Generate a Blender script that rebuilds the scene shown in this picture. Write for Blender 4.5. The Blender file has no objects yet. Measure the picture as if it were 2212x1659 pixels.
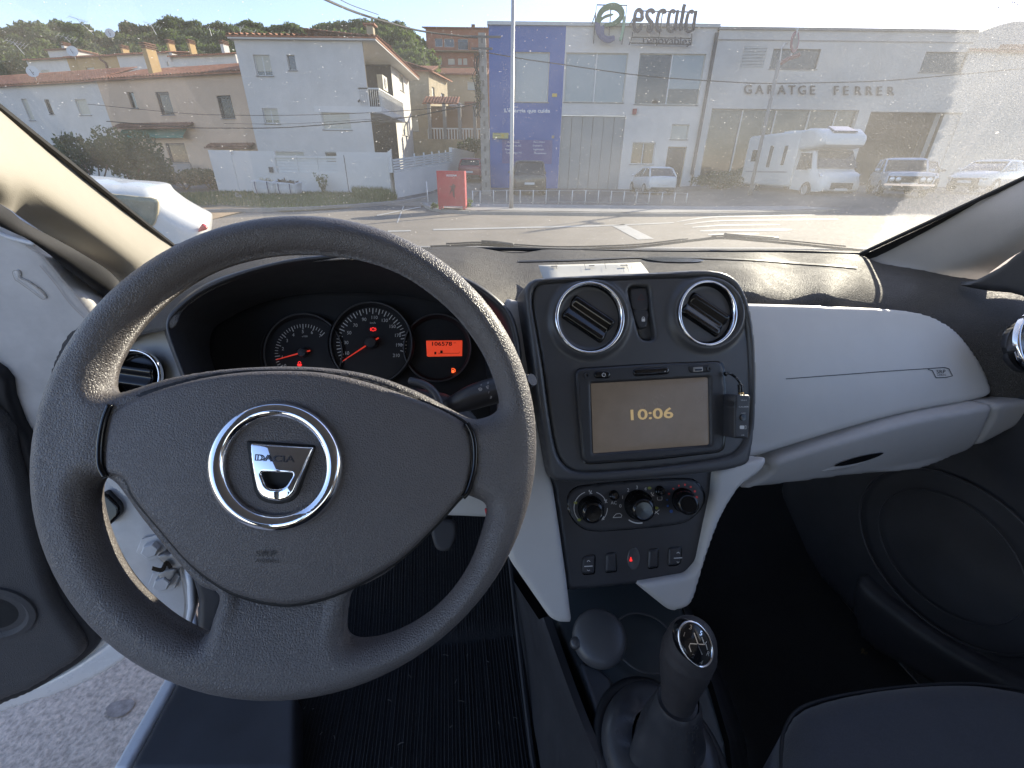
import bpy, math, random
import numpy as np
from mathutils import Vector, Matrix

# ------------------------------------------------------------------ camera, sky, sun, exposure
SC = bpy.context.scene
COL = SC.collection
FPX, PITCH, ROLL, EYE = 932.0, math.radians(26.6), math.radians(0.7), 1.3
CR = Matrix.Rotation(math.pi/2-PITCH, 3, 'X') @ Matrix.Rotation(ROLL, 3, 'Z')
cam = bpy.data.objects.new('camera', bpy.data.cameras.new('camera'))
cam.data.sensor_width = 36.0
cam.data.lens = 36.0*FPX/2212.0
cam.data.clip_start = 0.01
cam.data.clip_end = 4000
cam.matrix_world = Matrix.Translation((0, 0, EYE)) @ CR.to_4x4()
COL.objects.link(cam)
SC.camera = cam
SUN_EL, SUN_AZ = math.radians(20.5), math.radians(41)      # azimuth measured from +Y towards +X
w = bpy.data.worlds.new('World'); SC.world = w; w.use_nodes = True
nt = w.node_tree; nt.nodes.clear()
so = nt.nodes.new('ShaderNodeOutputWorld'); bg = nt.nodes.new('ShaderNodeBackground')
sky = nt.nodes.new('ShaderNodeTexSky'); sky.sky_type = 'NISHITA'; sky.sun_disc = False
sky.sun_elevation = SUN_EL; sky.sun_rotation = SUN_AZ; sky.altitude = 50; sky.dust_density = 0.25; sky.air_density = 1.0; sky.ozone_density = 2.5
bg.inputs[1].default_value = 0.115
tint = nt.nodes.new('ShaderNodeVectorMath'); tint.operation = 'MULTIPLY'; tint.inputs[1].default_value = (1.08, .93, .96)   # the camera's white balance
nt.links.new(sky.outputs[0], tint.inputs[0]); nt.links.new(tint.outputs[0], bg.inputs[0]); nt.links.new(bg.outputs[0], so.inputs[0])
sl = bpy.data.lights.new('sun', 'SUN'); sl.energy = 3.4; sl.angle = math.radians(0.5); sl.color = (1.0, 0.90, 0.72)
sun = bpy.data.objects.new('sun', sl); COL.objects.link(sun)
SD = Vector((math.sin(SUN_AZ)*math.cos(SUN_EL), math.cos(SUN_AZ)*math.cos(SUN_EL), math.sin(SUN_EL)))
sun.rotation_euler = SD.to_track_quat('Z', 'Y').to_euler(); sun.location = SD*60
vs = SC.view_settings; vs.view_transform = 'Standard'; vs.look = 'None'; vs.exposure = 1.78; vs.gamma = 1; vs.use_curve_mapping = False
SC.cycles.max_bounces = 8; SC.cycles.diffuse_bounces = 5; SC.cycles.glossy_bounces = 4; SC.cycles.transparent_max_bounces = 24
SC.cycles.caustics_reflective = False; SC.cycles.caustics_refractive = False
SC.cycles.use_denoising = True
try: SC.cycles.denoiser = 'OPENIMAGEDENOISE'
except Exception: pass
random.seed(4)
RNG = np.random.default_rng(4)

# ------------------------------------------------------------------ measuring helpers (a photo point plus a real distance gives a place)
CRN = np.array(CR); CP = np.array([0, 0, EYE])
def rays(p):
    p = np.atleast_2d(np.asarray(p, float))
    c = np.stack([(p[:, 0]-1106)/FPX, -(p[:, 1]-829.5)/FPX, -np.ones(len(p))], 1)
    return c @ CRN.T
def at(p, d):                                   # depth along the optical axis
    return CP + rays(p)*np.atleast_1d(d)[:, None]
def onY(p, y):
    r = rays(p); return CP + r*(y/r[:, 1])[:, None]
def onZ(p, z=0.0):
    r = rays(p); return CP + r*((z-EYE)/r[:, 2])[:, None]
ZA = lambda P: [(x*.3541, 483.9+y*.3541) for x, y in P]
ZB = lambda P: [(345.6+x*.3516, 518.5+y*.3516) for x, y in P]
ZCc = lambda P: [(x*.375, 1036.9+y*.375) for x, y in P]
ZD = lambda P: [(432+x*.4167, 829.5+y*.4167) for x, y in P]
ZE = lambda P: [(1106+x*.3021, 553+y*.3021) for x, y in P]
ZF = lambda P: [(1123.3+x*.4009, 993.7+y*.4009) for x, y in P]
ZG = lambda P: [(1555.4+x*.3542, 518.5+y*.3542) for x, y in P]
def rotv(a, b):                                 # normal in camera axes, a = to the right, b = up
    a, b = math.radians(a), math.radians(b)
    return np.array([math.sin(a)*math.cos(b), math.sin(b), math.cos(a)*math.cos(b)])
class Plane:                                    # a flat surface given by one photo point, its depth and its facing
    def __init__(s, p0, d0, a=9, b=0, off=0.0):
        s.n = CRN @ rotv(a, b); s.o = at([p0], d0)[0] + s.n*off; s.mpp = d0/FPX
    def __call__(s, p):
        r = rays(p); t = ((s.o-CP) @ s.n)/(r @ s.n)
        P = CP + r*t[:, None]
        return P, np.repeat(s.n[None], len(P), 0)
    def up(s, off):
        q = Plane.__new__(Plane); q.n = s.n; q.o = s.o+s.n*off; q.mpp = s.mpp; return q
class Curved:                                   # thin-plate surface through measured depths
    def __init__(s, pts, off=0.0):
        P = np.array(pts, float); s.P = P[:, :2]/100.0; s.off = off
        n = len(P); K = s.k(s.P, s.P)+np.eye(n)*1e-3; A = np.zeros((n+3, n+3)); A[:n, :n] = K; A[:n, n] = 1; A[:n, n+1:] = s.P; A[n:, :n] = A[:n, n:].T
        s.w = np.linalg.solve(A, np.concatenate([1/P[:, 2], [0, 0, 0]])); s.mpp = P[:, 2].mean()/FPX
    def k(s, a, b):
        r2 = ((a[:, None]-b[None])**2).sum(2); return np.where(r2 > 0, r2*np.log(r2+1e-12), 0)*.5
    def dep(s, p):
        q = np.atleast_2d(np.asarray(p, float))/100.0; n = len(s.P)
        return 1/np.maximum(s.k(q, s.P) @ s.w[:n] + s.w[n] + q @ s.w[n+1:], .2)
    def raw(s, p): return at(p, s.dep(p))
    def __call__(s, p):
        p = np.atleast_2d(np.asarray(p, float)); e = 2.0
        P = s.raw(p); U = s.raw(p+[e, 0])-s.raw(p-[e, 0]); V = s.raw(p+[0, e])-s.raw(p-[0, e])
        n = np.cross(V, U); n /= np.linalg.norm(n, axis=1)[:, None]+1e-12
        f = np.sign(((CP-P)*n).sum(1)); n *= f[:, None]
        return P+n*s.off, n
    def up(s, off):
        q = Curved.__new__(Curved); q.__dict__.update(s.__dict__); q.off = s.off+off; return q

# ------------------------------------------------------------------ materials
MATS = {}
def mat(name, col=(.5, .5, .5), rough=.5, metal=0.0, spec=.5, bump=None, mottle=0.0, mscale=3.0, emit=None, coat=0.0, sheen=0.0, leaf=False):
    if name in MATS: return MATS[name]
    m = bpy.data.materials.new(name); m.use_nodes = True; N = m.node_tree.nodes; L = m.node_tree.links
    b = N['Principled BSDF']; b.inputs['Base Color'].default_value = (*col, 1); b.inputs['Roughness'].default_value = rough
    b.inputs['Metallic'].default_value = metal; b.inputs['Specular IOR Level'].default_value = spec; b.inputs['Coat Weight'].default_value = coat
    b.inputs['Sheen Weight'].default_value = sheen
    if emit: b.inputs['Emission Color'].default_value = (*emit[0], 1); b.inputs['Emission Strength'].default_value = emit[1]
    tc = N.new('ShaderNodeTexCoord')
    if mottle > 0:
        n1 = N.new('ShaderNodeTexNoise'); n1.inputs['Scale'].default_value = mscale; n1.inputs['Detail'].default_value = 8; n1.inputs['Roughness'].default_value = .62
        rp = N.new('ShaderNodeMapRange'); rp.inputs[1].default_value = .3; rp.inputs[2].default_value = .7; rp.inputs[3].default_value = 1-mottle; rp.inputs[4].default_value = 1+mottle*.7
        mx = N.new('ShaderNodeVectorMath'); mx.operation = 'SCALE'; mx.inputs[0].default_value = col
        L.new(tc.outputs['Object'], n1.inputs['Vector']); L.new(n1.outputs['Fac'], rp.inputs[0]); L.new(rp.outputs[0], mx.inputs['Scale']); L.new(mx.outputs[0], b.inputs['Base Color'])
    if rough > .2 and metal < .5:
        n2 = N.new('ShaderNodeTexNoise'); n2.inputs['Scale'].default_value = 11; n2.inputs['Detail'].default_value = 6; n2.inputs['Roughness'].default_value = .7
        r2 = N.new('ShaderNodeMapRange'); r2.inputs[1].default_value = .3; r2.inputs[2].default_value = .7; r2.inputs[3].default_value = rough-.10; r2.inputs[4].default_value = min(1, rough+.10)
        L.new(tc.outputs['Object'], n2.inputs['Vector']); L.new(n2.outputs['Fac'], r2.inputs[0]); L.new(r2.outputs[0], b.inputs['Roughness'])
    if bump:
        kind, sc, st = bump[:3]
        bp = N.new('ShaderNodeBump'); bp.inputs['Strength'].default_value = st; bp.inputs['Distance'].default_value = bump[3] if len(bump) > 3 else .0005
        if kind == 'leather':
            v = N.new('ShaderNodeTexVoronoi'); v.feature = 'DISTANCE_TO_EDGE'; v.inputs['Scale'].default_value = sc
            nz = N.new('ShaderNodeTexNoise'); nz.inputs['Scale'].default_value = sc*.9; nz.inputs['Detail'].default_value = 2
            ad = N.new('ShaderNodeVectorMath'); ad.operation = 'MULTIPLY_ADD'; ad.inputs[1].default_value = (.9/sc,)*3
            L.new(tc.outputs['Object'], nz.inputs['Vector']); L.new(nz.outputs['Color'], ad.inputs[0]); L.new(tc.outputs['Object'], ad.inputs[2]); L.new(ad.outputs[0], v.inputs['Vector'])
            mr = N.new('ShaderNodeMapRange'); mr.interpolation_type = 'SMOOTHSTEP'; mr.inputs[1].default_value = 0.0; mr.inputs[2].default_value = .28; L.new(v.outputs['Distance'], mr.inputs[0])
            L.new(mr.outputs[0], bp.inputs['Height'])
        else:
            n = N.new('ShaderNodeTexNoise'); n.inputs['Scale'].default_value = sc; n.inputs['Detail'].default_value = 4
            L.new(tc.outputs['Object'], n.inputs['Vector']); L.new(n.outputs['Fac'], bp.inputs['Height'])
        L.new(bp.outputs[0], b.inputs['Normal'])
    if leaf:                                    # thin leaves let the sun through
        tb = N.new('ShaderNodeBsdfTranslucent'); tb.inputs[0].default_value = (col[0]*1.3, col[1]*1.5, col[2]*.8, 1); mxs = N.new('ShaderNodeMixShader'); mxs.inputs[0].default_value = .45
        L.new(b.outputs[0], mxs.inputs[1]); L.new(tb.outputs[0], mxs.inputs[2]); L.new(mxs.outputs[0], N['Material Output'].inputs[0])
    MATS[name] = m
    return m
M_WHEEL = mat('wheel_grained_plastic', (.135, .124, .124), .43, bump=('leather', 500, .6, .0005), mottle=.08, mscale=9, spec=.7)
M_PAD = mat('airbag_cover_plastic', (.132, .121, .123), .45, bump=('leather', 540, .6, .00045), mottle=.08, mscale=9, spec=.6)
M_DASH = mat('dashboard_grained_plastic', (.090, .082, .074), .66, bump=('leather', 360, 1.0, .0016), mottle=.12, mscale=6, spec=.35)
M_DARK = mat('dark_smooth_plastic', (.042, .042, .046), .42, bump=('noise', 900, .25, .0004), mottle=.15, mscale=14)
M_FASC = mat('charcoal_satin_plastic', (.078, .078, .082), .38, bump=('noise', 1100, .2, .0003), mottle=.1, mscale=9)
M_BLACK = mat('gloss_black_plastic', (.008, .008, .009), .12)
M_BLACKM = mat('matt_black_plastic', (.012, .012, .014), .6)
M_SILV = mat('silver_grey_plastic', (.59, .575, .55), .46, bump=('noise', 1000, .35, .0004), mottle=.07, mscale=5, spec=.4)
M_GLOVE = mat('grey_glovebox_plastic', (.45, .435, .42), .55, bump=('noise', 1000, .35, .0004), mottle=.08, mscale=5, spec=.35)
M_CHROME = mat('chrome', (.86, .86, .88), .045, metal=1)
M_CREAM = mat('pillar_trim_plastic', (.37, .34, .285), .66, bump=('noise', 700, .45, .0006), mottle=.05, mscale=9)
M_RPIL = mat('grey_pillar_trim', (.42, .40, .38), .62, bump=('noise', 700, .45, .0006), mottle=.05, mscale=9)
M_RUBBER = mat('rubber_seal', (.02, .02, .022), .65)
M_PAINT = mat('white_car_paint', (.74, .74, .74), .28, coat=.6, mottle=.05, mscale=5)
M_PAINTD = mat('dusty_white_inner_paint', (.60, .58, .56), .42, coat=.2, mottle=.2, mscale=12)
M_DOORP = mat('door_panel_plastic', (.06, .058, .06), .55, bump=('leather', 380, .6, .0009), mottle=.1)
M_CARPET = mat('black_carpet', (.010, .0105, .013), .95, bump=('noise', 700, 1.0, .003), mottle=.75, mscale=420, sheen=.1)
M_SEAT = mat('charcoal_seat_fabric', (.045, .048, .058), .9, bump=('noise', 900, .6, .001), mottle=.22, mscale=500, sheen=.25)
M_WHITEP = mat('printed_white', (.6, .6, .6), .5, emit=((.8, .8, .85), .01))
M_PRINTR = mat('printed_red', (.55, .04, .05), .5)
M_PRINTB = mat('printed_blue', (.04, .12, .4), .5)
M_PRINTY = mat('printed_yellow_green', (.30, .32, .05), .5)
M_REDLIT = mat('lit_red_symbol', (.6, .02, .01), .5, emit=((1, .03, .03), .4))
M_ORLIT = mat('lit_orange_symbol', (.6, .05, .01), .5, emit=((1, .12, .03), .55))
M_LCD = mat('lit_red_display', (.3, .03, .01), .35, emit=((1, .085, .035), .17))
M_INK = mat('dark_ink', (.02, .012, .01), .6)
M_NEEDLE = mat('red_needle', (.5, .03, .02), .4, emit=((1, .06, .03), .12))
M_PAPER = mat('white_paper', (.55, .53, .47), .8, mottle=.05, mscale=20)
M_STEEL = mat('dull_steel', (.35, .33, .31), .45, metal=.6, mottle=.3, mscale=30)
M_EMBOSS = mat('embossed_dark_plastic', (.018, .017, .02), .5)
M_HEAD = mat('light_grey_headliner', (.68, .66, .62), .9)

# ------------------------------------------------------------------ mesh and object helpers
ROOTLOC = {}
def link_mesh(name, V, Fc, m, parent=None, smooth=True, loc=None, label=None, kind=None):
    V = np.asarray(V, float)
    if parent is not None: base = np.array(ROOTLOC.get(parent.name, (0, 0, 0)))
    else: base = np.array(loc if loc is not None else (0, 0, 0))
    me = bpy.data.meshes.new(name); me.from_pydata((V-base).tolist(), [], [tuple(int(i) for i in f) for f in Fc])
    me.materials.append(m)
    if smooth: me.shade_smooth() if smooth is True else me.set_sharp_from_angle(angle=math.radians(smooth))
    if smooth is not True and smooth:
        me.shade_smooth(); me.set_sharp_from_angle(angle=math.radians(smooth))
    o = bpy.data.objects.new(name, me); COL.objects.link(o)
    if parent is not None: o.parent = parent; ROOTLOC[o.name] = tuple(base)
    else: o.location = tuple(base); ROOTLOC[o.name] = tuple(base)
    if label: o['label'] = label
    if kind: o['kind'] = kind
    return o
def tag(o, label, cat, group=None, kind=None):
    o['label'] = label; o['category'] = cat
    if group: o['group'] = group
    if kind: o['kind'] = kind
    return o
def thing(name, label, cat, loc=(0, 0, 0), group=None, rz=0.0):
    o = bpy.data.objects.new(name, None); COL.objects.link(o); o.location = tuple(float(v) for v in loc); o.rotation_euler = (0, 0, rz)
    o.empty_display_size = .05; ROOTLOC[o.name] = (tuple(loc) if rz == 0 else (0, 0, 0)); tag(o, label, cat, group); return o
class MB:                                       # collects faces of one mesh
    def __init__(s): s.V = []; s.F = []; s.n = 0
    def add(s, V, Fc):
        V = np.asarray(V, float).reshape(-1, 3); s.V.append(V); s.F += [tuple(int(i)+s.n for i in f) for f in Fc]; s.n += len(V); return s
    def box(s, c, h, ax=None):
        ax = np.eye(3) if ax is None else np.asarray(ax); c = np.asarray(c, float); h = np.asarray(h, float)
        S = np.array([[x, y, z] for x in (-1, 1) for y in (-1, 1) for z in (-1, 1)])
        return s.add(c+(S*h) @ ax, [(0, 1, 3, 2), (4, 6, 7, 5), (0, 4, 5, 1), (2, 3, 7, 6), (0, 2, 6, 4), (1, 5, 7, 3)])
    def bx(s, x0, x1, y0, y1, z0, z1): return s.box(((x0+x1)/2, (y0+y1)/2, (z0+z1)/2), (abs(x1-x0)/2, abs(y1-y0)/2, abs(z1-z0)/2))
    def tube(s, P, r, n=8, closed=False, cap=True):
        P = np.asarray(P, float); m = len(P); r = np.broadcast_to(np.asarray(r, float), (m,))
        T = (np.roll(P, -1, 0)-np.roll(P, 1, 0)) if closed else np.gradient(P, axis=0)
        T /= np.linalg.norm(T, axis=1)[:, None]+1e-12
        u = np.cross(T[0], [0, 0, 1.0]); u = np.cross(T[0], [1.0, 0, 0]) if np.linalg.norm(u) < .1 else u
        A = []
        for i in range(m):
            u = u-T[i]*(u @ T[i]); u /= np.linalg.norm(u); A.append(u.copy())
        A = np.array(A); B = np.cross(T, A); th = np.arange(n)*2*math.pi/n
        V = P[:, None]+r[:, None, None]*(A[:, None]*np.cos(th)[None, :, None]+B[:, None]*np.sin(th)[None, :, None])
        Fc = []
        for i in range(m if closed else m-1):
            j = (i+1) % m
            for k in range(n): Fc.append((i*n+k, i*n+(k+1) % n, j*n+(k+1) % n, j*n+k))
        if cap and not closed: Fc += [tuple(range(n))[::-1], tuple((m-1)*n+k for k in range(n))]
        return s.add(V.reshape(-1, 3), Fc)
    def loft(s, R, closed=True, capa=True, capb=True):
        R = np.asarray(R, float); m, n = R.shape[:2]; Fc = []
        for i in range(m-1):
            for k in range(n if closed else n-1): Fc.append((i*n+k, i*n+(k+1) % n, (i+1)*n+(k+1) % n, (i+1)*n+k))
        if closed and capa: Fc.append(tuple(range(n))[::-1])
        if closed and capb: Fc.append(tuple((m-1)*n+k for k in range(n)))
        return s.add(R.reshape(-1, 3), Fc)
    def link(s, name, m, parent=None, smooth=False, loc=None, label=None, kind=None):
        return link_mesh(name, np.concatenate(s.V), s.F, m, parent, smooth, loc, label, kind)
def lathe(axis_o, axis_d, prof, n=32, ell=(1, 1), ref=None):  # prof = [(radius, along)]
    d = np.asarray(axis_d, float); d /= np.linalg.norm(d); r = np.asarray(ref if ref is not None else (0, 0, 1.0), float); u = np.cross(r, d); u /= np.linalg.norm(u); v = np.cross(d, u)
    th = np.arange(n)*2*math.pi/n
    return np.array([[np.asarray(axis_o)+d*a+(u*math.cos(t)*ell[0]+v*math.sin(t)*ell[1])*rr for t in th] for rr, a in prof])
def cr(P, n=6, closed=True):                    # Catmull-Rom
    P = np.asarray(P, float); m = len(P); out = []
    for i in range(m if closed else m-1):
        p0, p1, p2, p3 = [P[(i+k) % m] if closed else P[min(max(i+k, 0), m-1)] for k in (-1, 0, 1, 2)]
        for t in np.arange(n)/n:
            out.append(.5*((2*p1)+(-p0+p2)*t+(2*p0-5*p1+4*p2-p3)*t*t+(-p0+3*p1-3*p2+p3)*t**3))
    if not closed: out.append(P[-1])
    return np.array(out)
def rrect(x0, y0, x1, y1, r, n=4):
    out = []
    for cx, cy, a0 in ((x1-r, y0+r, -90), (x1-r, y1-r, 0), (x0+r, y1-r, 90), (x0+r, y0+r, 180)):
        for k in range(n+1):
            a = math.radians(a0+90*k/n); out.append((cx+r*math.cos(a), cy+r*math.sin(a)))
    return out
def rquad(P, r, n=4):                           # polygon with rounded corners
    P = np.asarray(P, float); m = len(P); out = []
    for i in range(m):
        a, b, c = P[i-1], P[i], P[(i+1) % m]; la, lc = np.linalg.norm(a-b), np.linalg.norm(c-b); rr = min(r, la*.45, lc*.45)
        s, e = b+(a-b)/la*rr, b+(c-b)/lc*rr
        for k in range(n+1):
            t = k/n; out.append((1-t)**2*s+2*t*(1-t)*b+t*t*e)
    return np.array(out)
def circ(cx, cy, rx, ry=None, n=40, a0=0, a1=360):
    ry = rx if ry is None else ry; full = abs(a1-a0-360) < 1e-6
    return [(cx+rx*math.cos(math.radians(a0+(a1-a0)*k/(n if full else n-1))), cy-ry*math.sin(math.radians(a0+(a1-a0)*k/(n if full else n-1)))) for k in range(n)]
def segdist(Q, A, B):
    best = np.full(len(Q), 1e9); cp = np.zeros_like(Q)
    for a, b in zip(A, B):
        ab = b-a; L = ab @ ab
        if L < 1e-12: continue
        t = np.clip(((Q-a) @ ab)/L, 0, 1); c = a+t[:, None]*ab; d = ((Q-c)**2).sum(1)
        k = d < best; best[k] = d[k]; cp[k] = c[k]
    return np.sqrt(best), cp
def inside(Q, loops):
    r = np.zeros(len(Q), bool)
    for Lp in loops:
        a = np.asarray(Lp, float); b = np.roll(a, -1, 0)
        for (x1, y1), (x2, y2) in zip(a, b):
            if y1 == y2: continue
            c = ((y1 > Q[:, 1]) != (y2 > Q[:, 1])) & (Q[:, 0] < (x2-x1)*(Q[:, 1]-y1)/(y2-y1)+x1); r ^= c
    return r
def sheet_mesh(loops, S, cell=5.0, edge=.003, back=.006, height=None, both=False):
    """a rounded-edge shell over the area inside loops, lying on surface S"""
    loops = [np.asarray(l, float) for l in loops]; A = np.concatenate(loops); B = np.concatenate([np.roll(l, -1, 0) for l in loops])
    lo, hi = A.min(0)-cell*1.5, A.max(0)+cell*1.5
    nx, ny = int((hi[0]-lo[0])/cell)+2, int((hi[1]-lo[1])/cell)+2
    X, Y = np.meshgrid(lo[0]+np.arange(nx)*cell, lo[1]+np.arange(ny)*cell); Q = np.stack([X.ravel(), Y.ravel()], 1)
    ins = inside(Q, loops); dist, cp = segdist(Q, A, B)
    core = ins & (dist > cell*.3); cg = core.reshape(ny, nx); nb = np.zeros_like(cg)
    for dy in (-1, 0, 1):
        for dx in (-1, 0, 1): nb |= np.roll(np.roll(cg, dy, 0), dx, 1)
    snap = nb.ravel() & ~core & (dist < cell*1.5); Q[snap] = cp[snap]; dist = np.where(snap, 0, dist)
    use = core | snap; ug = use.reshape(ny, nx); cell_ok = ug[:-1, :-1] & ug[1:, :-1] & ug[:-1, 1:] & ug[1:, 1:] & (cg[:-1, :-1] | cg[1:, :-1] | cg[:-1, 1:] | cg[1:, 1:])
    idx = np.arange(nx*ny).reshape(ny, nx); j, i = np.nonzero(cell_ok)
    quads = np.stack([idx[j, i], idx[j, i+1], idx[j+1, i+1], idx[j+1, i]], 1)
    used = np.unique(quads); remap = -np.ones(nx*ny, int); remap[used] = np.arange(len(used)); quads = remap[quads]
    Q = Q[used]; dist = dist[used]; P, Nn = S(Q); dm = dist*S.mpp; t = np.clip(dm/max(edge, 1e-6), 0, 1)
    h = -edge*(1-np.sqrt(np.clip(1-(1-t)**2, 0, 1)))
    hb = h.copy()
    if height is not None: h = h+height(Q, dm)*(t if both else 1)
    if both: h = h+edge
    top = P+Nn*h[:, None]; n = len(top)
    # boundary edges
    E = {}
    for q in quads:
        for a, b in ((q[0], q[1]), (q[1], q[2]), (q[2], q[3]), (q[3], q[0])):
            k = (min(a, b), max(a, b)); E[k] = None if k in E else (a, b)
    be = [e for e in E.values() if e]
    if both:
        V = np.concatenate([top, P-Nn*(edge+hb)[:, None]]); Fc = quads[:, ::-1].tolist()+(quads+n).tolist()+[(a, b, b+n, a+n) for a, b in be]
        return V, Fc
    bv = sorted({x for e in be for x in e}); bm = {x: n+k for k, x in enumerate(bv)}
    V = np.concatenate([top, (P-Nn*(back+edge))[bv]]); Fc = quads[:, ::-1].tolist()+[(a, b, bm[b], bm[a]) for a, b in be]
    return V, Fc
def sheet(name, loops, S, m, parent=None, cell=5.0, edge=.003, back=.006, height=None, label=None, loc=None, smooth=55, both=False):
    if not isinstance(loops[0][0], (tuple, list, np.ndarray)): loops = [loops]
    V, Fc = sheet_mesh(loops, S, cell, edge, back, height, both)
    return link_mesh(name, V, Fc, m, parent, smooth, loc, label)
def decal(mb, poly, S, off=.0004):              # one flat printed polygon on a surface
    P, Nn = S(np.asarray(poly, float)); V = P+Nn*off
    return mb.add(V, [tuple(range(len(poly)))[::-1]])
def stroke(mb, pts, wpx, S, off=.0004):
    p = np.asarray(pts, float); t = np.gradient(p, axis=0); t /= np.linalg.norm(t, axis=1)[:, None]+1e-9; nn = np.stack([-t[:, 1], t[:, 0]], 1)*wpx/2
    a, na = S(p+nn); b, _ = S(p-nn); V = np.concatenate([a+na*off, b+na*off]); n = len(p)
    return mb.add(V, [(i, i+1, n+i+1, n+i) for i in range(n-1)])
TXT = {}
def text_geo(s, bold=0.0):
    s0, s = s, (s, bold)
    if s in TXT: return TXT[s]
    cu = bpy.data.curves.new('lettering', 'FONT'); cu.body = s0; cu.offset = bold; cu.resolution_u = 3; o = bpy.data.objects.new('lettering', cu); COL.objects.link(o)
    dg = bpy.context.evaluated_depsgraph_get(); me = o.evaluated_get(dg).to_mesh(); V = np.array([v.co[:2] for v in me.vertices]); Fc = [tuple(p.vertices) for p in me.polygons]
    o.evaluated_get(dg).to_mesh_clear(); bpy.data.objects.remove(o); bpy.data.curves.remove(cu); TXT[s] = (V, Fc); return TXT[s]
def text(mb, s, cx, cy, hpx, S, rot=0.0, off=.0006, sx=1.0, thick=0.0, fit=None, bold=0.0):   # centred, hpx = capital height in photo units
    V, Fc = text_geo(s, bold)
    if len(V) == 0: return mb
    c = (V.max(0)+V.min(0))/2; cap = .73; k = hpx/cap; sx = fit/((V[:, 0].max()-V[:, 0].min())*k) if fit else sx; a = math.radians(rot); q = (V-c)*k*[sx, 1]
    q = np.stack([q[:, 0]*math.cos(a)-q[:, 1]*math.sin(a), q[:, 0]*math.sin(a)+q[:, 1]*math.cos(a)], 1)
    P, Nn = S(np.stack([cx+q[:, 0], cy-q[:, 1]], 1)); return mb.add(P+Nn*off, Fc)
# ================================================================== OUR CAR (cabin seen from the driver's side)
YAW = math.radians(8)
def K(x, y, z): return np.array([x*math.cos(YAW)-y*math.sin(YAW), x*math.sin(YAW)+y*math.cos(YAW), z])   # cabin axes to world
KX = K(1, 0, 0); KY = K(0, 1, 0); KZ = np.array([0, 0, 1.0]); KA = np.array([KX, KY, KZ])
def proj(P):
    c = (np.atleast_2d(P)-CP) @ CRN; return np.stack([1106+FPX*c[:, 0]/-c[:, 2], 829.5-FPX*c[:, 1]/-c[:, 2]], 1)
class Plane3(Plane):
    def __init__(s, o, n, mpp=.0007):
        s.o = np.asarray(o, float); n = np.asarray(n, float); s.n = n/np.linalg.norm(n); s.mpp = mpp
def HZ(z, mpp=.0007): return Plane3((0, 0, z), (0, 0, 1), mpp)
def clipsheet(P3):                              # polygon of 3D points -> photo outline
    return proj(P3)

# ---------------- body shell: roof, floor, walls round the cabin
body = thing('car_body', 'white hatchback body enclosing the cabin, with floor, roof and sill', 'car body', K(.2, -.6, .3))
m = MB(); m.box(K(.2, -.86, 1.475), (.66, 1.28, .02), KA); m.link('roof_panel', M_HEAD, body)
m = MB(); m.box(K(.2, -.6, .31), (.76, 1.75, .02), KA); m.link('floor_pan', M_BLACKM, body)
m = MB(); m.box(K(.2, 1.16, .69), (.76, .02, .40), KA); m.box(K(.965, 1.0, .69), (.02, .18, .40), KA); m.link('firewall', M_BLACKM, body)
m = MB(); m.box(K(.97, -1.2, .68), (.03, 1.0, .37), KA); m.box(K(-.57, -1.25, .68), (.03, .85, .37), KA); m.box(K(.2, -2.2, .72), (.8, .03, .42), KA)
for xx in (.94, -.54): m.box(K(xx, -.5, 1.24), (.025, .06, .23), KA); m.box(K(xx, -1.55, 1.24), (.03, .12, .23), KA)
m.link('side_wall', M_DARK, body)
m = MB(); R = []
for k, (yc, zz) in enumerate(((1.22, 1.06), (1.45, 1.02), (1.8, .95), (2.05, .84), (2.15, .62))):
    R.append([K(.2+sx*(.72-.05*k*(abs(sx) > .9)), yc-.16*abs(sx)**2, zz-.05*abs(sx)**3) for sx in np.linspace(-1, 1, 13)])
m.loft(R, closed=False); m.link('bonnet', M_PAINT, body, smooth=True)
m = MB(); R = []
for k in range(2): R.append([P + np.array([0, 0, -.01-.05*k]) + KY*(.03+.20*k) for P in at([(300, 560), (600, 545), (1000, 538), (1400, 545), (1700, 545), (1870, 550)], [.84, .95, 1.04, 1.08, 1.05, .98])])
m.loft(R, closed=False); m.link('windscreen_cowl', M_BLACKM, body, smooth=True)
# sill and inner pillar sheet metal in the door opening
S = HZ(.40)
sheet('door_sill', [(405, 1255), (421, 1290), (424, 1360), (378, 1476), (274, 1665), (238, 1665), (352, 1468), (392, 1380)], S, M_PAINT, body, cell=5, edge=.006, back=.08)
sheet('sill_trim', [(424, 1300), (500, 1360), (640, 1500), (640, 1670), (272, 1670), (376, 1478), (425, 1362)], HZ(.415), M_DARK, body, cell=8, edge=.01, back=.05)
SP = Plane((330, 1180), .78, 24, -4)
sheet('hinge_pillar', [(180, 1015), (300, 1015), (360, 1080), (430, 1200), (424, 1300), (400, 1375), (300, 1400), (190, 1180)], SP, M_PAINTD, body, cell=6, edge=.01, back=.05)
m = MB(); stroke(m, cr([(392, 1215), (400, 1260), (404, 1300), (398, 1350)], 5, False), 4, SP, .012); stroke(m, cr([(405, 1215), (412, 1260), (414, 1300), (408, 1345)], 5, False), 2, SP, .012); m.link('pillar_seam', M_STEEL, body)
m = MB(); P, _ = SP.up(.01)(np.array([(404, 1215), (412, 1262), (414, 1310), (404, 1365)])); m.tube(P, .006); m.link('pillar_edge', M_PAINT, body, smooth=True)
sheet('wiring_plug', rquad(ZCc([(570, 90), (605, 65), (690, 150), (692, 205), (632, 262), (618, 255)]), 8), SP.up(.016), M_BLACK, body, cell=3, edge=.004, back=.02)
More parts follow.
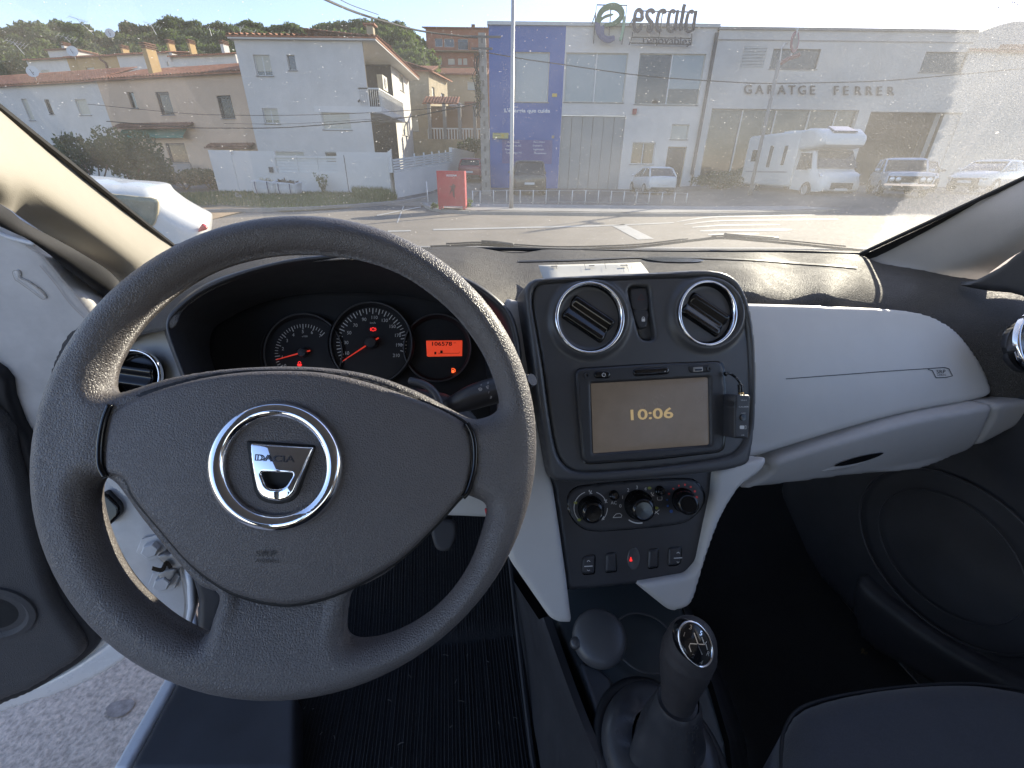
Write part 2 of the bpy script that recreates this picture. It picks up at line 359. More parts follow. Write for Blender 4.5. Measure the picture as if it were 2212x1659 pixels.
for cx, cy in ((883, 385), (948, 575)):
    cc = ZCc([(cx, cy)])[0]; o, n = SP.up(.004)([cc]); m = MB()
    m.loft(lathe(o[0], n[0], [(.024, 0), (.024, .003), (.023, .004), (.013, .004), (.013, .018), (.011, .020), (.001, .020)], 6)); m.link('hinge_bolt', M_PAINTD, body, smooth=40)
for pts in ([(900, 440), (940, 425), (990, 430), (1000, 395), (1050, 440), (1083, 485), (1030, 515), (960, 500)], [(905, 540), (960, 515), (1020, 510), (1000, 560), (960, 600), (925, 590)]):
    sheet('door_hinge', rquad(ZCc(pts), 6), SP.up(.02), M_STEEL, body, cell=3, edge=.0012, back=.02)
m = MB(); stroke(m, cr(ZCc([(905, 470), (960, 480), (985, 440), (1010, 470)]), 5, False), 9, SP, .026); m.link('hinge_gap', M_BLACK, body)
sheet('kick_panel', [(404, 1215), (430, 1225), (490, 1285), (478, 1340), (455, 1385), (424, 1370), (426, 1300)], SP.up(.03), M_DARK, body, cell=5, edge=.012, back=.05)

# ---------------- windscreen, pillars
wt = K(.2, .55, 1.47)
base = at([(300, 575), (385, 527), (600, 543), (1000, 534), (1400, 541), (1700, 541), (1870, 546), (1935, 528)], [.80, .86, .95, 1.04, 1.08, 1.05, .975, .95])
top = np.array([K(-.62, .50, 1.42), K(-.50, .54, 1.44), K(-.30, .56, 1.455), K(.0, .575, 1.465), K(.25, .57, 1.47), K(.55, .54, 1.465), K(.86, .47, 1.44), K(.96, .42, 1.42)])
base = cr(base, 4, False); top = cr(top, 4, False)
R = [base*(1-t)+top*t + np.array([0, 0, .035*math.sin(math.pi*t)]) for t in np.linspace(0, 1, 9)]
gm = bpy.data.materials.new('dusty_windscreen_glass'); gm.use_nodes = True; N = gm.node_tree.nodes; L = gm.node_tree.links; N.clear()
out = N.new('ShaderNodeOutputMaterial'); tr = N.new('ShaderNodeBsdfTransparent'); tr.inputs[0].default_value = (.80, .81, .80, 1)
gl = N.new('ShaderNodeBsdfGlossy'); gl.inputs['Roughness'].default_value = .02; gl.inputs['Color'].default_value = (1, 1, 1, 1)
fr = N.new('ShaderNodeFresnel'); fr.inputs[0].default_value = 1.28
m1 = N.new('ShaderNodeMixShader'); L.new(fr.outputs[0], m1.inputs[0]); L.new(tr.outputs[0], m1.inputs[1]); L.new(gl.outputs[0], m1.inputs[2])
tl = N.new('ShaderNodeBsdfTranslucent'); tl.inputs[0].default_value = (.85, .82, .74, 1)
df = N.new('ShaderNodeBsdfDiffuse'); df.inputs[0].default_value = (.5, .48, .45, 1); md = N.new('ShaderNodeMixShader'); md.inputs[0].default_value = .25
L.new(tl.outputs[0], md.inputs[1]); L.new(df.outputs[0], md.inputs[2])
tc = N.new('ShaderNodeTexCoord'); mp = N.new('ShaderNodeMapping'); L.new(tc.outputs['Object'], mp.inputs[0])
def nse(scale, det, lo, hi, a, b, mapn=None):
    n = N.new('ShaderNodeTexNoise'); n.inputs['Scale'].default_value = scale; n.inputs['Detail'].default_value = det; r = N.new('ShaderNodeMapRange')
    r.inputs[1].default_value = lo; r.inputs[2].default_value = hi; r.inputs[3].default_value = a; r.inputs[4].default_value = b
    L.new((mapn or tc).outputs[0 if mapn else 3], n.inputs['Vector']); L.new(n.outputs['Fac'], r.inputs[0]); return r.outputs[0]
def mth(op, a, b, clamp=False):
    x = N.new('ShaderNodeMath'); x.operation = op; x.use_clamp = clamp
    for k, v in enumerate((a, b)):
        if isinstance(v, (int, float)): x.inputs[k].default_value = v
        else: L.new(v, x.inputs[k])
    return x.outputs[0]
film = nse(5, 5, .3, .7, .035, .10); grit = nse(1500, 2, .50, .75, 0, .15); specks = mth('ADD', nse(420, 1, .735, .79, 0, .6), nse(150, 2, .745, .78, 0, .5))
# unwiped edge of the screen (outside the wipers' sweep): arc distance from the passenger-side wiper spindle
sep = N.new('ShaderNodeSeparateXYZ'); L.new(tc.outputs['Object'], sep.inputs[0])
spx = at([(1790, 548)], 1.05)[0]
dx = mth('SUBTRACT', sep.outputs[0], float(spx[0])); dz = mth('SUBTRACT', sep.outputs[2], 1.15)
wp = K(.2, .8, 1.2)
xc = mth('ADD', mth('MULTIPLY', sep.outputs[0], math.cos(YAW)), mth('MULTIPLY', sep.outputs[1], math.sin(YAW)))
zz = sep.outputs[2]
# the dirt the wiper leaves: everything farther from the wiper's pivot than its blade reaches
arc = [(2050, 62), (2076, 168), (2066, 262), (2029, 346), (1975, 441)]
gA, gB, gC = base[len(base)//2], base[-5], top[-5]; gn = np.cross(gB-gA, gC-gA); gn /= np.linalg.norm(gn); e1 = (gB-gA)-gn*((gB-gA) @ gn); e1 /= np.linalg.norm(e1); e2 = np.cross(gn, e1)
rr_ = rays(arc); AP = CP+rr_*(((gA-CP) @ gn)/(rr_ @ gn))[:, None]; UV = np.stack([(AP-gA) @ e1, (AP-gA) @ e2], 1)
sol = np.linalg.lstsq(np.concatenate([2*UV, np.ones((5, 1))], 1), (UV**2).sum(1), rcond=None)[0]; piv = gA+e1*sol[0]+e2*sol[1]; prad = math.sqrt(sol[2]+sol[0]**2+sol[1]**2)
dv = N.new('ShaderNodeVectorMath'); dv.operation = 'DISTANCE'; dv.inputs[1].default_value = tuple(piv); L.new(tc.outputs['Object'], dv.inputs[0])
wob = nse(60, 3, .3, .7, -.006, .006)
unw = N.new('ShaderNodeMapRange'); unw.inputs[1].default_value = prad-.004; unw.inputs[2].default_value = prad+.004; L.new(mth('ADD', dv.outputs['Value'], wob), unw.inputs[0])
haze_ramp = N.new('ShaderNodeMapRange'); haze_ramp.inputs[1].default_value = .0; haze_ramp.inputs[2].default_value = .7; haze_ramp.inputs[3].default_value = .75; haze_ramp.inputs[4].default_value = 1.7; L.new(xc, haze_ramp.inputs[0])  # dust film thickened towards the passenger side to build in a sun haze
right = N.new('ShaderNodeMapRange'); right.inputs[1].default_value = .45; right.inputs[2].default_value = .5; L.new(xc, right.inputs[0])
mp2 = N.new('ShaderNodeMapping'); mp2.inputs['Scale'].default_value = (1, 1, .30); mp2.inputs['Rotation'].default_value = (0, .75, 0); L.new(tc.outputs['Object'], mp2.inputs[0])
streak = nse(700, 4, .35, .75, .04, .24, mp2)
fac = mth('ADD', mth('MULTIPLY', mth('ADD', film, grit), haze_ramp.outputs[0]), mth('ADD', specks, mth('MULTIPLY', mth('MULTIPLY', unw.outputs[0], right.outputs[0]), streak)), True)
m2 = N.new('ShaderNodeMixShader'); L.new(fac, m2.inputs[0]); L.new(m1.outputs[0], m2.inputs[1]); L.new(md.outputs[0], m2.inputs[2]); L.new(m2.outputs[0], out.inputs[0])
ws = thing('windscreen', 'dusty windscreen glass with dirt specks above the dashboard', 'windscreen', (0, 0, 0))
m = MB(); m.loft(R, closed=False); m.link('glass_pane', gm, ws, smooth=True)
m = MB(); m.tube(base+KY*.004-np.array([0, 0, .004]), .005, 6); m.link('bottom_seal', M_RUBBER, ws)
gl_edge = at([(392, 536), (372, 529), (0, 233), (-330, -22)], [.86, .855, .50, .34])
m = MB(); m.tube(cr(gl_edge, 4, False), .0045, 6); m.link('side_seal', M_RUBBER, ws)
gr = at([(1858, 549), (2212, 385), (2400, 296)], [.965, .70, .60]); m = MB(); m.tube(cr(gr, 4, False), .004, 6); m.link('side_seal', M_RUBBER, ws)

def light_block_strip(pa, da, pb, db):  # strip added outside the glass edge to stop sun slipping past the pillar
    A, B = cr(at(pa, da), 4, False), cr(at(pb, db), 4, False); m = MB(); m.loft(np.array([A, (A+B)/2, B]).transpose(1, 0, 2), closed=False); m.link('edge_light_block', M_BLACKM, ws, smooth=True)
light_block_strip([(1862, 552), (2212, 390), (2400, 300)], [.97, .705, .605], [(1905, 610), (2255, 450), (2440, 350)], [1.0, .725, .62])
light_block_strip([(370, 534), (-4, 240), (-334, -15)], [.86, .505, .345], [(325, 580), (-25, 320), (-350, 60)], [.885, .53, .36])
m = MB(); m.tube(cr(at([(1905, 610), (2255, 450), (2440, 350)], [1.0, .725, .62]), 4, False), .022, 8); m.link('pillar_light_block', M_PAINT, body, smooth=True)  # these hidden tubes are added to block sun leaking past the trim
m = MB(); m.tube(cr(at([(352, 605), (325, 580), (-25, 320), (-350, 60)], [.90, .885, .53, .36]), 4, False), .022, 8); m.link('pillar_light_block', M_PAINT, body, smooth=True)
pl = thing('windscreen_pillar', 'cream windscreen pillar beside the open driver door, partly sunlit', 'pillar', at([(60, 350)], .5)[0])
rows = [at([(400, 545), (372, 532), (180, 380), (0, 237), (-330, -20)], [.865, .855, .64, .50, .34]),
        at([(380, 590), (330, 580), (150, 440), (0, 318), (-330, 60)], [.80, .785, .58, .455, .31]),
        at([(330, 640), (265, 585), (90, 450), (0, 385), (-330, 160)], [.76, .74, .545, .435, .30]),
        at([(300, 660), (225, 590), (57, 478), (0, 440), (-330, 250)], [.765, .75, .56, .46, .32])]
rows = [cr(r, 5, False) for r in rows]; R = cr(np.array(rows).transpose(1, 0, 2).reshape(len(rows[0]), -1), 1, False).reshape(len(rows[0]), 4, 3)
R = np.array([cr(r, 4, False) for r in R]); m = MB(); m.loft(R, closed=False); m.link('pillar_trim', M_CREAM, pl, smooth=True)
c1 = cr(at([(330, 720), (256, 606), (177, 548), (57, 482), (0, 440), (-330, 250)], [.71, .70, .61, .52, .43, .30]), 5, False)
c2 = cr(at([(280, 760), (232, 655), (156, 590), (74, 526), (0, 489), (-330, 330)], [.70, .69, .60, .51, .42, .29]), 5, False)
mid = (c1+c2)/2+(CP-(c1+c2)/2)*.03
m = MB(); m.loft(np.array([c1, mid, c2, c2+(c2-CP)*.12]).transpose(1, 0, 2), closed=False); m.link('door_seal', M_RUBBER, pl, smooth=True)
pr = thing('windscreen_pillar', 'grey windscreen pillar at the passenger end of the dashboard, in shade', 'pillar', at([(2100, 500)], .8)[0])
rows = [at([(1850, 549), (1875, 548), (2030, 475), (2212, 388), (2400, 300)], [.985, .97, .83, .70, .61]), at([(1880, 562), (1935, 570), (2080, 505), (2212, 440), (2400, 350)], [.95, .92, .79, .68, .60]),
        at([(1950, 585), (2030, 590), (2110, 560), (2212, 495), (2400, 410)], [.90, .85, .78, .68, .60]), at([(2050, 610), (2100, 615), (2150, 580), (2212, 540), (2400, 450)], [.86, .83, .78, .70, .62])]
R = np.array([cr(r, 4, False) for r in np.array([cr(r, 5, False) for r in rows]).transpose(1, 0, 2)]); m = MB(); m.loft(R, closed=False); m.link('pillar_trim', M_RPIL, pr, smooth=True)

# ---------------- wipers lying along the bottom of the screen, outside
for lab, pts, d, arm in (('long black wiper behind the steering wheel top, resting flat', [(930, 533), (985, 531), (1047, 529), (1200, 538), (1360, 534), (1450, 525), (1546, 513)], [1.08, 1.1, 1.11, 1.13, 1.14, 1.13, 1.12], [(1040, 524), (1075, 526), (1110, 531)]),
                        ('black wiper at the passenger side of the screen, resting flat', [(1500, 519), (1560, 514), (1640, 520), (1720, 527), (1800, 535), (1866, 541)], [1.12, 1.12, 1.11, 1.09, 1.06, 1.03], [(1565, 508), (1600, 511), (1680, 517)])):
    P = cr(at(pts, d), 6, False); t = thing('windscreen_wiper', lab, 'wiper', P[len(P)//2])
    m = MB(); m.tube(P, .0035, 6); m.link('blade', M_RUBBER, t, smooth=True)
    m = MB(); m.tube(P[4:-4]+np.array([0, 0, .006]), .0022, 6); m.link('blade_frame', M_BLACKM, t, smooth=True)
    m = MB(); m.tube(cr(at(arm, [d[1]]*len(arm)), 5, False), [.006]*len(cr(arm, 5, False)), 8); m.link('arm', M_BLACKM, t, smooth=True)

# ---------------- dashboard
dash = thing('dashboard', 'two-tone dashboard, grained charcoal top over silver grey panels', 'dashboard', at([(1500, 800)], .75)[0])
DT = Curved([(120, 760, .60), (165, 705, .62), (300, 640, .62), (450, 580, .66), (520, 556, .74), (650, 541, .78), (800, 537, .86), (1000, 531, 1.04), (1200, 536, 1.06), (1400, 540, 1.08), (1700, 540, 1.05), (1870, 546, .975),
             (385, 668, .485), (430, 632, .49), (490, 603, .495), (570, 577, .50), (660, 560, .51), (780, 553, .515), (880, 562, .52), (960, 585, .525), (1020, 615, .53), (1064, 650, .535), (900, 548, .66), (1000, 558, .70), (1060, 598, .66), (1100, 640, .63),
             (1120, 570, .88), (1400, 575, .88), (1700, 582, .86), (1900, 588, .86), (2000, 594, .835), (1150, 612, .73), (1400, 605, .745), (1640, 606, .745), (1800, 612, .75), (1980, 622, .765), (1150, 645, .69), (1640, 640, .705), (1800, 648, .71), (1980, 665, .735), (1640, 700, .73), (1800, 700, .74), (1900, 700, .74),
             (2100, 605, .795), (2230, 615, .75), (2150, 720, .71), (2230, 800, .67), (2150, 880, .72), (2230, 900, .70), (1400, 700, .69), (1110, 720, .60), (262, 742, .60), (150, 850, .58), (235, 880, .58)])
rim = cr([(96, 900), (100, 830), (130, 745), (165, 705), (230, 670), (330, 620), (430, 575), (520, 553), (650, 541), (800, 536), (1000, 531), (1200, 536), (1400, 541), (1600, 542), (1800, 545), (1862, 549), (1905, 566), (1990, 580), (2060, 594), (2130, 602), (2240, 608), (2240, 760), (2240, 868), (2150, 868), (2060, 740), (1950, 700), (1800, 690), (1600, 690), (1400, 690), (1200, 700), (1106, 720), (1092, 690), (1066, 656), (1018, 619), (960, 588), (880, 563), (780, 553), (660, 560), (570, 577), (490, 603), (430, 632), (385, 668), (366, 705), (300, 722), (262, 742), (235, 790), (235, 880), (150, 940)], 3)
sheet('top_pad', rim, DT, M_DASH, dash, cell=5.5, edge=.003, back=.001, smooth=60)
m = MB(); decal(m, cr([(1385, 560), (1440, 557), (1500, 561), (1520, 565), (1490, 568), (1430, 567)], 4), DT, .002); m.link('defroster_slot', M_BLACK, dash)
m = MB(); stroke(m, cr([(1120, 566), (1250, 563), (1400, 557), (1560, 560), (1700, 568), (1850, 580)], 6, False), 3, DT, .002); m.link('pad_seam', M_BLACKM, dash)
PS = Plane((1860, 780), .685, 8, 6)
pan = ZG([(60, 372), (195, 371), (500, 380), (800, 392), (1100, 410), (1270, 438), (1380, 490), (1460, 560), (1540, 680), (1600, 790), (1640, 890), (1646, 930), (1610, 962), (1450, 997), (1250, 1032), (1000, 1088), (700, 1178), (400, 1275), (190, 1340), (60, 1370)])
sheet('passenger_panel', cr(pan, 3), PS, M_SILV, dash, cell=6, edge=.009, back=.03, height=lambda Q, d: .012*np.sin(np.clip((Q[:, 1]-660)/300, 0, 1)*3.14)-.006)
class Bulge:
    def __init__(s, B, f): s.B = B; s.f = f; s.mpp = B.mpp
    def __call__(s, p):
        P, n = s.B(p); return P+n*s.f(np.atleast_2d(p))[:, None], n
    def up(s, o): return Bulge(s.B.up(o), s.f)
PSB = Bulge(PS, lambda Q: .012*np.sin(np.clip((Q[:, 1]-660)/300, 0, 1)*3.14)-.006)
m = MB(); stroke(m, ZG([(382, 850), (700, 826), (1000, 803), (1200, 790), (1340, 781)]), 1.6, PSB, .0006); m.link('airbag_groove', M_EMBOSS, dash)
m = MB(); stroke(m, ZG([(1340, 781), (1368, 788), (1390, 832), (1350, 841), (1290, 843), (1268, 800), (1240, 792)]), 1.8, PSB, .0007)
text(m, 'SRP', *ZG([(1320, 806)])[0], 8, PSB, 2, .0007, 1.15); text(m, 'AIRBAG', *ZG([(1322, 826)])[0], 3.4, PSB, 2, .0007, 1.2); m.link('airbag_marking', M_DARK, dash)
GB = Plane((1850, 960), .685, 8, -14)
GBB = Bulge(GB, lambda Q: .03*np.sin(np.clip((Q[:, 1]-850+(Q[:, 0]-1600)*.2)/230, 0, 1)*3.0)-.01)
lid = ZG([(292, 1326), (500, 1250), (700, 1190), (1000, 1100), (1250, 1044), (1450, 1010), (1578, 990), (1575, 1050), (1566, 1090), (1640, 1215), (1500, 1308), (1300, 1396), (1180, 1424), (850, 1448), (500, 1484), (270, 1503), (140, 1515), (190, 1470), (258, 1420), (285, 1380)])
lid = ZG([(292, 1326), (500, 1250), (700, 1190), (1000, 1100), (1250, 1044), (1450, 1010), (1572, 990), (1572, 1050), (1560, 1100), (1552, 1270), (1450, 1335), (1300, 1396), (1180, 1424), (850, 1448), (500, 1484), (270, 1503), (140, 1515), (190, 1470), (258, 1420), (285, 1380)])
sheet('glovebox_lid', cr(lid, 3), GBB, M_GLOVE, dash, cell=6, edge=.007, back=.03)
sheet('glovebox_end_panel', cr(ZG([(1582, 988), (1700, 975), (1828, 960), (1820, 1030), (1790, 1100), (1700, 1170), (1562, 1262), (1570, 1110), (1582, 1060)]), 3), GBB.up(-.001), M_GLOVE, dash, cell=6, edge=.006, back=.03)
m = MB(); decal(m, cr(ZG([(660, 1358), (720, 1325), (830, 1292), (945, 1277), (900, 1312), (800, 1345), (720, 1360)]), 4), GBB, .0025); m.link('glovebox_handle_slot', M_BLACK, dash)
sheet('glovebox_handle', cr(ZG([(595, 1412), (640, 1385), (700, 1366), (800, 1352), (905, 1318), (880, 1350), (800, 1392), (690, 1412)]), 4), GBB.up(.004), M_GLOVE, dash, cell=4, edge=.006, back=.006)
# left piece of the dashboard round the driver's side vent
PLp = Plane((330, 760), .62, 8, 3)
sheet('driver_panel', cr([(240, 770), (262, 742), (300, 722), (345, 706), (380, 700), (420, 720), (420, 860), (240, 860)], 3), PLp, M_SILV, dash, cell=5, edge=.006, back=.03)
sheet('lower_panel', cr([(214, 1035), (240, 1020), (500, 1010), (500, 1200), (395, 1175), (340, 1130), (270, 1080)], 3), Plane((300, 1080), .62, 8, -20), M_SILV, dash, cell=6, edge=.008, back=.03)
sheet('lower_panel', cr([(920, 1010), (1010, 1060), (1085, 1050), (1100, 1118), (1060, 1122), (960, 1117), (900, 1112)], 3), Plane((1000, 1090), .62, 8, -10), M_SILV, dash, cell=6, edge=.008, back=.05, label='silver grey knee panel under the steering column')
sheet('knee_cover', cr([(500, 900), (1090, 900), (1100, 1060), (1050, 1100), (960, 1110), (500, 1240), (430, 1220), (430, 1000)], 2), Plane((760, 1050), .66, 8, -10), M_DARK, dash, cell=10, edge=.01, back=.05)

def vent(cx, cy, rx, ry, S, slant, label, fl=True, back=.03):
    o, n = S([(cx, cy)]); r = rx*S.mpp
    el = (1, ry/rx); m = MB(); m.loft(lathe(o[0], n[0], [(r*1.0, -.002), (r*.995, .003), (r*.96, .0058), (r*.91, .005), (r*.875, .001), (r*.87, -.004)], 64, ref=(.2, .3, 1), ell=el), capa=False, capb=False)
    ring = m.link('vent_ring', M_CHROME, dash, smooth=True, label=label)
    m = MB(); m.loft(lathe(o[0], n[0], [(r*.92, .004), (r*.88, .001), (r*.84, -.006), (r*.80, -.02), (r*.1, -.022)], 40, ref=(.2, .3, 1)), capa=False); m.link('vent_cup', M_BLACK, ring, smooth=40)
    # louvre flap: one broad dished blade with two raised ribs
    a = math.radians(slant); q = lambda u, v: (cx+(u*math.cos(a)-v*math.sin(a))*rx, cy+(u*math.sin(a)+v*math.cos(a))*ry)
    ed = [q(math.cos(t)*.80, math.sin(t)*.80) for t in np.linspace(0, 2*math.pi, 33)[:-1]]
    def hh(Q, d):
        v = ((Q[:, 1]-cy)*math.cos(a)-(Q[:, 0]-cx)*math.sin(a))/ry; u = ((Q[:, 0]-cx)*math.cos(a)+(Q[:, 1]-cy)*math.sin(a))/rx; lim = np.clip(4*(1-(u/.74)**2), 0, 1)**.5
        bar = 1/(1+np.exp((np.abs(v-.02)-.40)/.03))
        return (.013*bar-.005*np.exp(-((v-.02)/.17)**2))*lim-.010
    sheet('vent_flap', ed, S, M_BLACK if fl else M_DARK, ring, cell=3.0, edge=.004, back=.003, height=hh, smooth=True)
STK = Plane((1410, 895), .555, 9, 0)

# ---------------- instrument cluster and its hood
clus = thing('instrument_cluster', 'instrument cluster with three black dials under a deep hood', 'instrument cluster', at([(800, 760)], .6)[0])
lip = [(415, 850), (396, 800), (370, 730), (368, 700), (385, 672), (430, 635), (490, 606), (570, 580), (660, 563), (780, 556), (880, 566), (960, 590), (1020, 620), (1068, 655), (1096, 690), (1112, 750), (1118, 830), (1122, 910)]
dl = np.linspace(.47, .53, len(lip)); L1 = cr(at(lip, dl), 4, False); lo = [(350+(x-350)*1.0-8*(x < 700), y-7) for x, y in lip]
L0 = cr(at([(x-(8 if x < 500 else -10 if x > 1000 else 0), y-8) for x, y in lip], dl+.004), 4, False); L00 = cr(at([(x-(14 if x < 500 else -14 if x > 1000 else 0), y-9+4*(x > 500)) for x, y in lip], dl+.09), 4, False)
bk = [(480, 850), (470, 800), (462, 760), (465, 730), (480, 705), (520, 680), (570, 660), (630, 645), (700, 637), (780, 634), (850, 637), (920, 648), (970, 665), (1010, 690), (1032, 720), (1042, 770), (1046, 830), (1050, 910)]
L3 = cr(at(bk, np.linspace(.60, .66, len(bk))), 4, False)
m = MB(); m.loft(np.array([L00, L0, L1+(L0-L1)*.4+(CP-L1)*.008, L1, L1*.9+L3*.1-(L1-L3)*0, (L1+L3)/2, L3]).transpose(1, 0, 2), closed=False); m.link('hood', M_DARK, clus, smooth=True)
CP_ = Plane((800, 760), .615, 8, 5)
sheet('backing_panel', cr([(455, 900), (450, 760), (470, 700), (620, 635), (780, 628), (940, 640), (1050, 700), (1062, 900)], 3), CP_.up(-.006), M_BLACKM, clus, cell=8, edge=.002, back=.01)
def dial(cx, cy, R, label, up):
    S = CP_.up(up); o, n = S([(cx, cy)]); r = R*S.mpp; m = MB(); m.loft(lathe(o[0], n[0], [(r, -.004), (r, .002), (r*.97, .004), (r*.94, .002), (r*.90, -.004), (r*.01, -.0042)], 48, ref=(.2, .1, 1)), capa=False)
    g = m.link('dial', M_BLACKM, clus, smooth=40, label=label); m = MB(); P, _ = S(circ(cx, cy, R*.975, R*.975, 60)); m.tube(P+n[0]*.004, .0011, 6, closed=True); m.link('dial_rim', M_FASC, g, smooth=True)
    return g, S.up(-.0036)
def ticks(S, cx, cy, r0, r1, a0, a1, n, wp_, every, par):
    m = MB()
    for k in range(n+1):
        a = math.radians(a0+(a1-a0)*k/n); rr = r0 if k % every == 0 else r0+(r1-r0)*.35
        stroke(m, [(cx+rr*math.cos(a), cy-rr*math.sin(a)), (cx+r1*math.cos(a), cy-r1*math.sin(a))], wp_ if k % every == 0 else wp_*.75, S, .0004)
    m.link('scale_marks', M_WHITEP, par)
g, S = dial(656.8, 763, 86, 'rev counter with one red needle and a lit red padlock symbol', 0)
ticks(S, 656.8, 763, 52, 63, 210, 45, 28, 1.7, 4, g)
m = MB()
for s, x, y in (('0', 770, 772), ('1', 752, 719), ('2', 756, 668), ('3', 782, 618), ('4', 820, 583), ('5', 878, 563), ('6', 934, 568), ('7', 985, 588)): text(m, s, *ZB([(x, y)])[0], 7.2, S)
text(m, 'x1000', *ZB([(890, 592)])[0], 3.6, S); m.link('numerals', M_WHITEP, g)
m = MB(); c = ZB([(858, 760)])[0]; decal(m, rrect(c[0]-4, c[1], c[0]+4, c[1]+5.5, 1), S, .0006); stroke(m, circ(c[0], c[1]-.5, 3, 4, 9, 0, 180), 1.3, S, .0006); stroke(m, [(c[0]-5.5, c[1]+2.6), (c[0]+5.5, c[1]+2.6)], 1.1, S, .0006); m.link('padlock_symbol', M_REDLIT, g)
def needle(S, cx, cy, tx, ty, par, rp):
    o, n = S([(cx, cy)]); m = MB(); e, _ = S([(tx, ty)]); b = o[0]+(o[0]-e[0])*.28; m.tube([b+n[0]*.006, o[0]+n[0]*.007, e[0]+n[0]*.004], [.0011, .0012, .0005], 6); m.link('needle', M_NEEDLE, par)
    m = MB(); m.loft(lathe(o[0], n[0], [(rp, 0), (rp, .007), (rp*.8, .010), (.0003, .0105)], 20), capa=False); m.link('needle_cap', M_DARK, par, smooth=40)
needle(S, 656.8, 763, *ZB([(720, 738)])[0], g, .0065)
g, S = dial(802.7, 742, 90, 'speedometer with a red needle and a lit red brake symbol', .006)
ticks(S, 802.7, 742, 64, 76, 212, -14, 40, 1.8, 2, g)
m = MB()
for s, x, y in (('10', 1152, 695), ('30', 1145, 630), ('50', 1163, 570), ('70', 1201, 524), ('90', 1255, 488), ('110', 1319, 476), ('130', 1382, 494), ('150', 1430, 531), ('170', 1463, 586), ('190', 1470, 645), ('210', 1452, 709)): text(m, s, *ZB([(x, y)])[0], 7.4, S)
text(m, 'km/h', *ZB([(1308, 509)])[0], 4.6, S); m.link('numerals', M_WHITEP, g)
c = ZB([(1310, 549)])[0]; m = MB(); stroke(m, circ(c[0], c[1], 3.6, 3.6, 17), 1.3, S, .0006); stroke(m, circ(c[0], c[1], 6, 5, 7, 140, 220), 1.3, S, .0006); stroke(m, circ(c[0], c[1], 6, 5, 7, -40, 40), 1.3, S, .0006); text(m, '!', c[0], c[1], 4, S); m.link('brake_symbol', M_REDLIT, g)
needle(S, 802.7, 742, *ZB([(1128, 745)])[0], g, .0085)
g, S = dial(945, 752, 74, 'display dial with a lit red screen showing the mileage', .001)
c = [(1635, 618), (1858, 616), (1856, 712), (1640, 716)]
sheet('display', ZB(c), S.up(.001), M_LCD, g, cell=4, edge=.0004, back=.002)
m = MB(); text(m, '106578', *ZB([(1733, 639)])[0], 8.6, S, off=.0022, fit=43, bold=.02); text(m, 'km', *ZB([(1812, 632)])[0], 3.2, S, off=.0022)
stroke(m, ZB([(1712, 697), (1838, 697)]), .9, S, .0022); stroke(m, ZB([(1838, 697), (1838, 688)]), .9, S, .0022); decal(m, ZB([(1722, 680), (1737, 680), (1737, 697), (1722, 697)]), S, .0022); text(m, '0', *ZB([(1714, 699)])[0], 3.6, S, off=.0023)
decal(m, ZB([(1686, 688), (1698, 688), (1698, 704), (1686, 704)]), S, .0022); m.link('mileage_digits', M_INK, g)
c = ZB([(1803, 802)])[0]; m = MB(); decal(m, rrect(c[0]-4, c[1]-5, c[0]+1.8, c[1]+5, .8), S, .0006); stroke(m, [(c[0]+1.5, c[1]-3.5), (c[0]+4, c[1]-2), (c[0]+4, c[1]+3), (c[0]+2, c[1]+2)], 1, S, .0006); m.link('fuel_symbol', M_ORLIT, g)
m = MB(); decal(m, rrect(c[0]-3, c[1]-4, c[0]+.8, c[1]-1, .3), S, .0009); m.link('fuel_symbol_window', M_BLACKM, g)

# ---------------- steering column shroud and stalk
col = thing('column_shroud', 'dark steering column shroud below the dials', 'steering column', at([(900, 880)], .5)[0])
sheet('shroud', cr([(700, 850), (780, 820), (860, 815), (960, 830), (1010, 860), (1040, 905), (1030, 980), (900, 1020), (700, 1000)], 3), Plane((880, 900), .50, 5, 30), M_FASC, col, cell=6, edge=.03, back=.05)
m = MB(); P = at([(885, 822), (915, 830), (940, 850), (952, 880), (960, 905)], [.47, .465, .46, .455, .45]); m.tube(cr(P, 5, False), .004, 8); m.link('shroud_lip', M_FASC, col, smooth=True)
st = thing('wiper_stalk', 'black wiper stalk with white symbols, right of the steering column', 'stalk', at([(980, 880)], .46)[0])
P = at([(948, 888), (985, 872), (1030, 855), (1075, 842), (1110, 834), (1146, 822)], [.475, .468, .46, .452, .447, .44]); P = cr(P, 5, False)
rr = np.interp(np.linspace(0, 1, len(P)), [0, .12, .35, .7, .8, 1], [.007, .009, .0135, .0145, .010, .007]); m = MB(); m.tube(P, rr, 16); m.link('lever', M_DARK, st, smooth=50)
ST = Plane((1050, 855), .4395, 9, 8); m = MB()
for s, x, y, h in (('0', 2015, 878, 5), ('1', 2020, 936, 5), ('2', 2033, 966, 5.4), ('4', 1972, 890, 3.5)): text(m, s, *ZB([(x, y)])[0], h, ST, -12)
for x, y in ((2015, 905), (1968, 918)):
    c = ZB([(x, y)])[0]; stroke(m, circ(c[0], c[1]+3, 5, 6, 7, 35, 145), 1.1, ST); stroke(m, circ(c[0], c[1]+3, 2, 3, 5, 35, 145), 1.0, ST); stroke(m, [(c[0]-4, c[1]-1), (c[0]-1, c[1]+3), (c[0]+1, c[1]+3), (c[0]+4, c[1]-1)], 1, ST)
m.link('stalk_symbols', M_WHITEP, st)
m = MB(); m.tube(at([(1146, 822), (1150, 820)], [.44, .438]), .0065, 10); m.link('tip_button', M_BLACK, st, smooth=40)

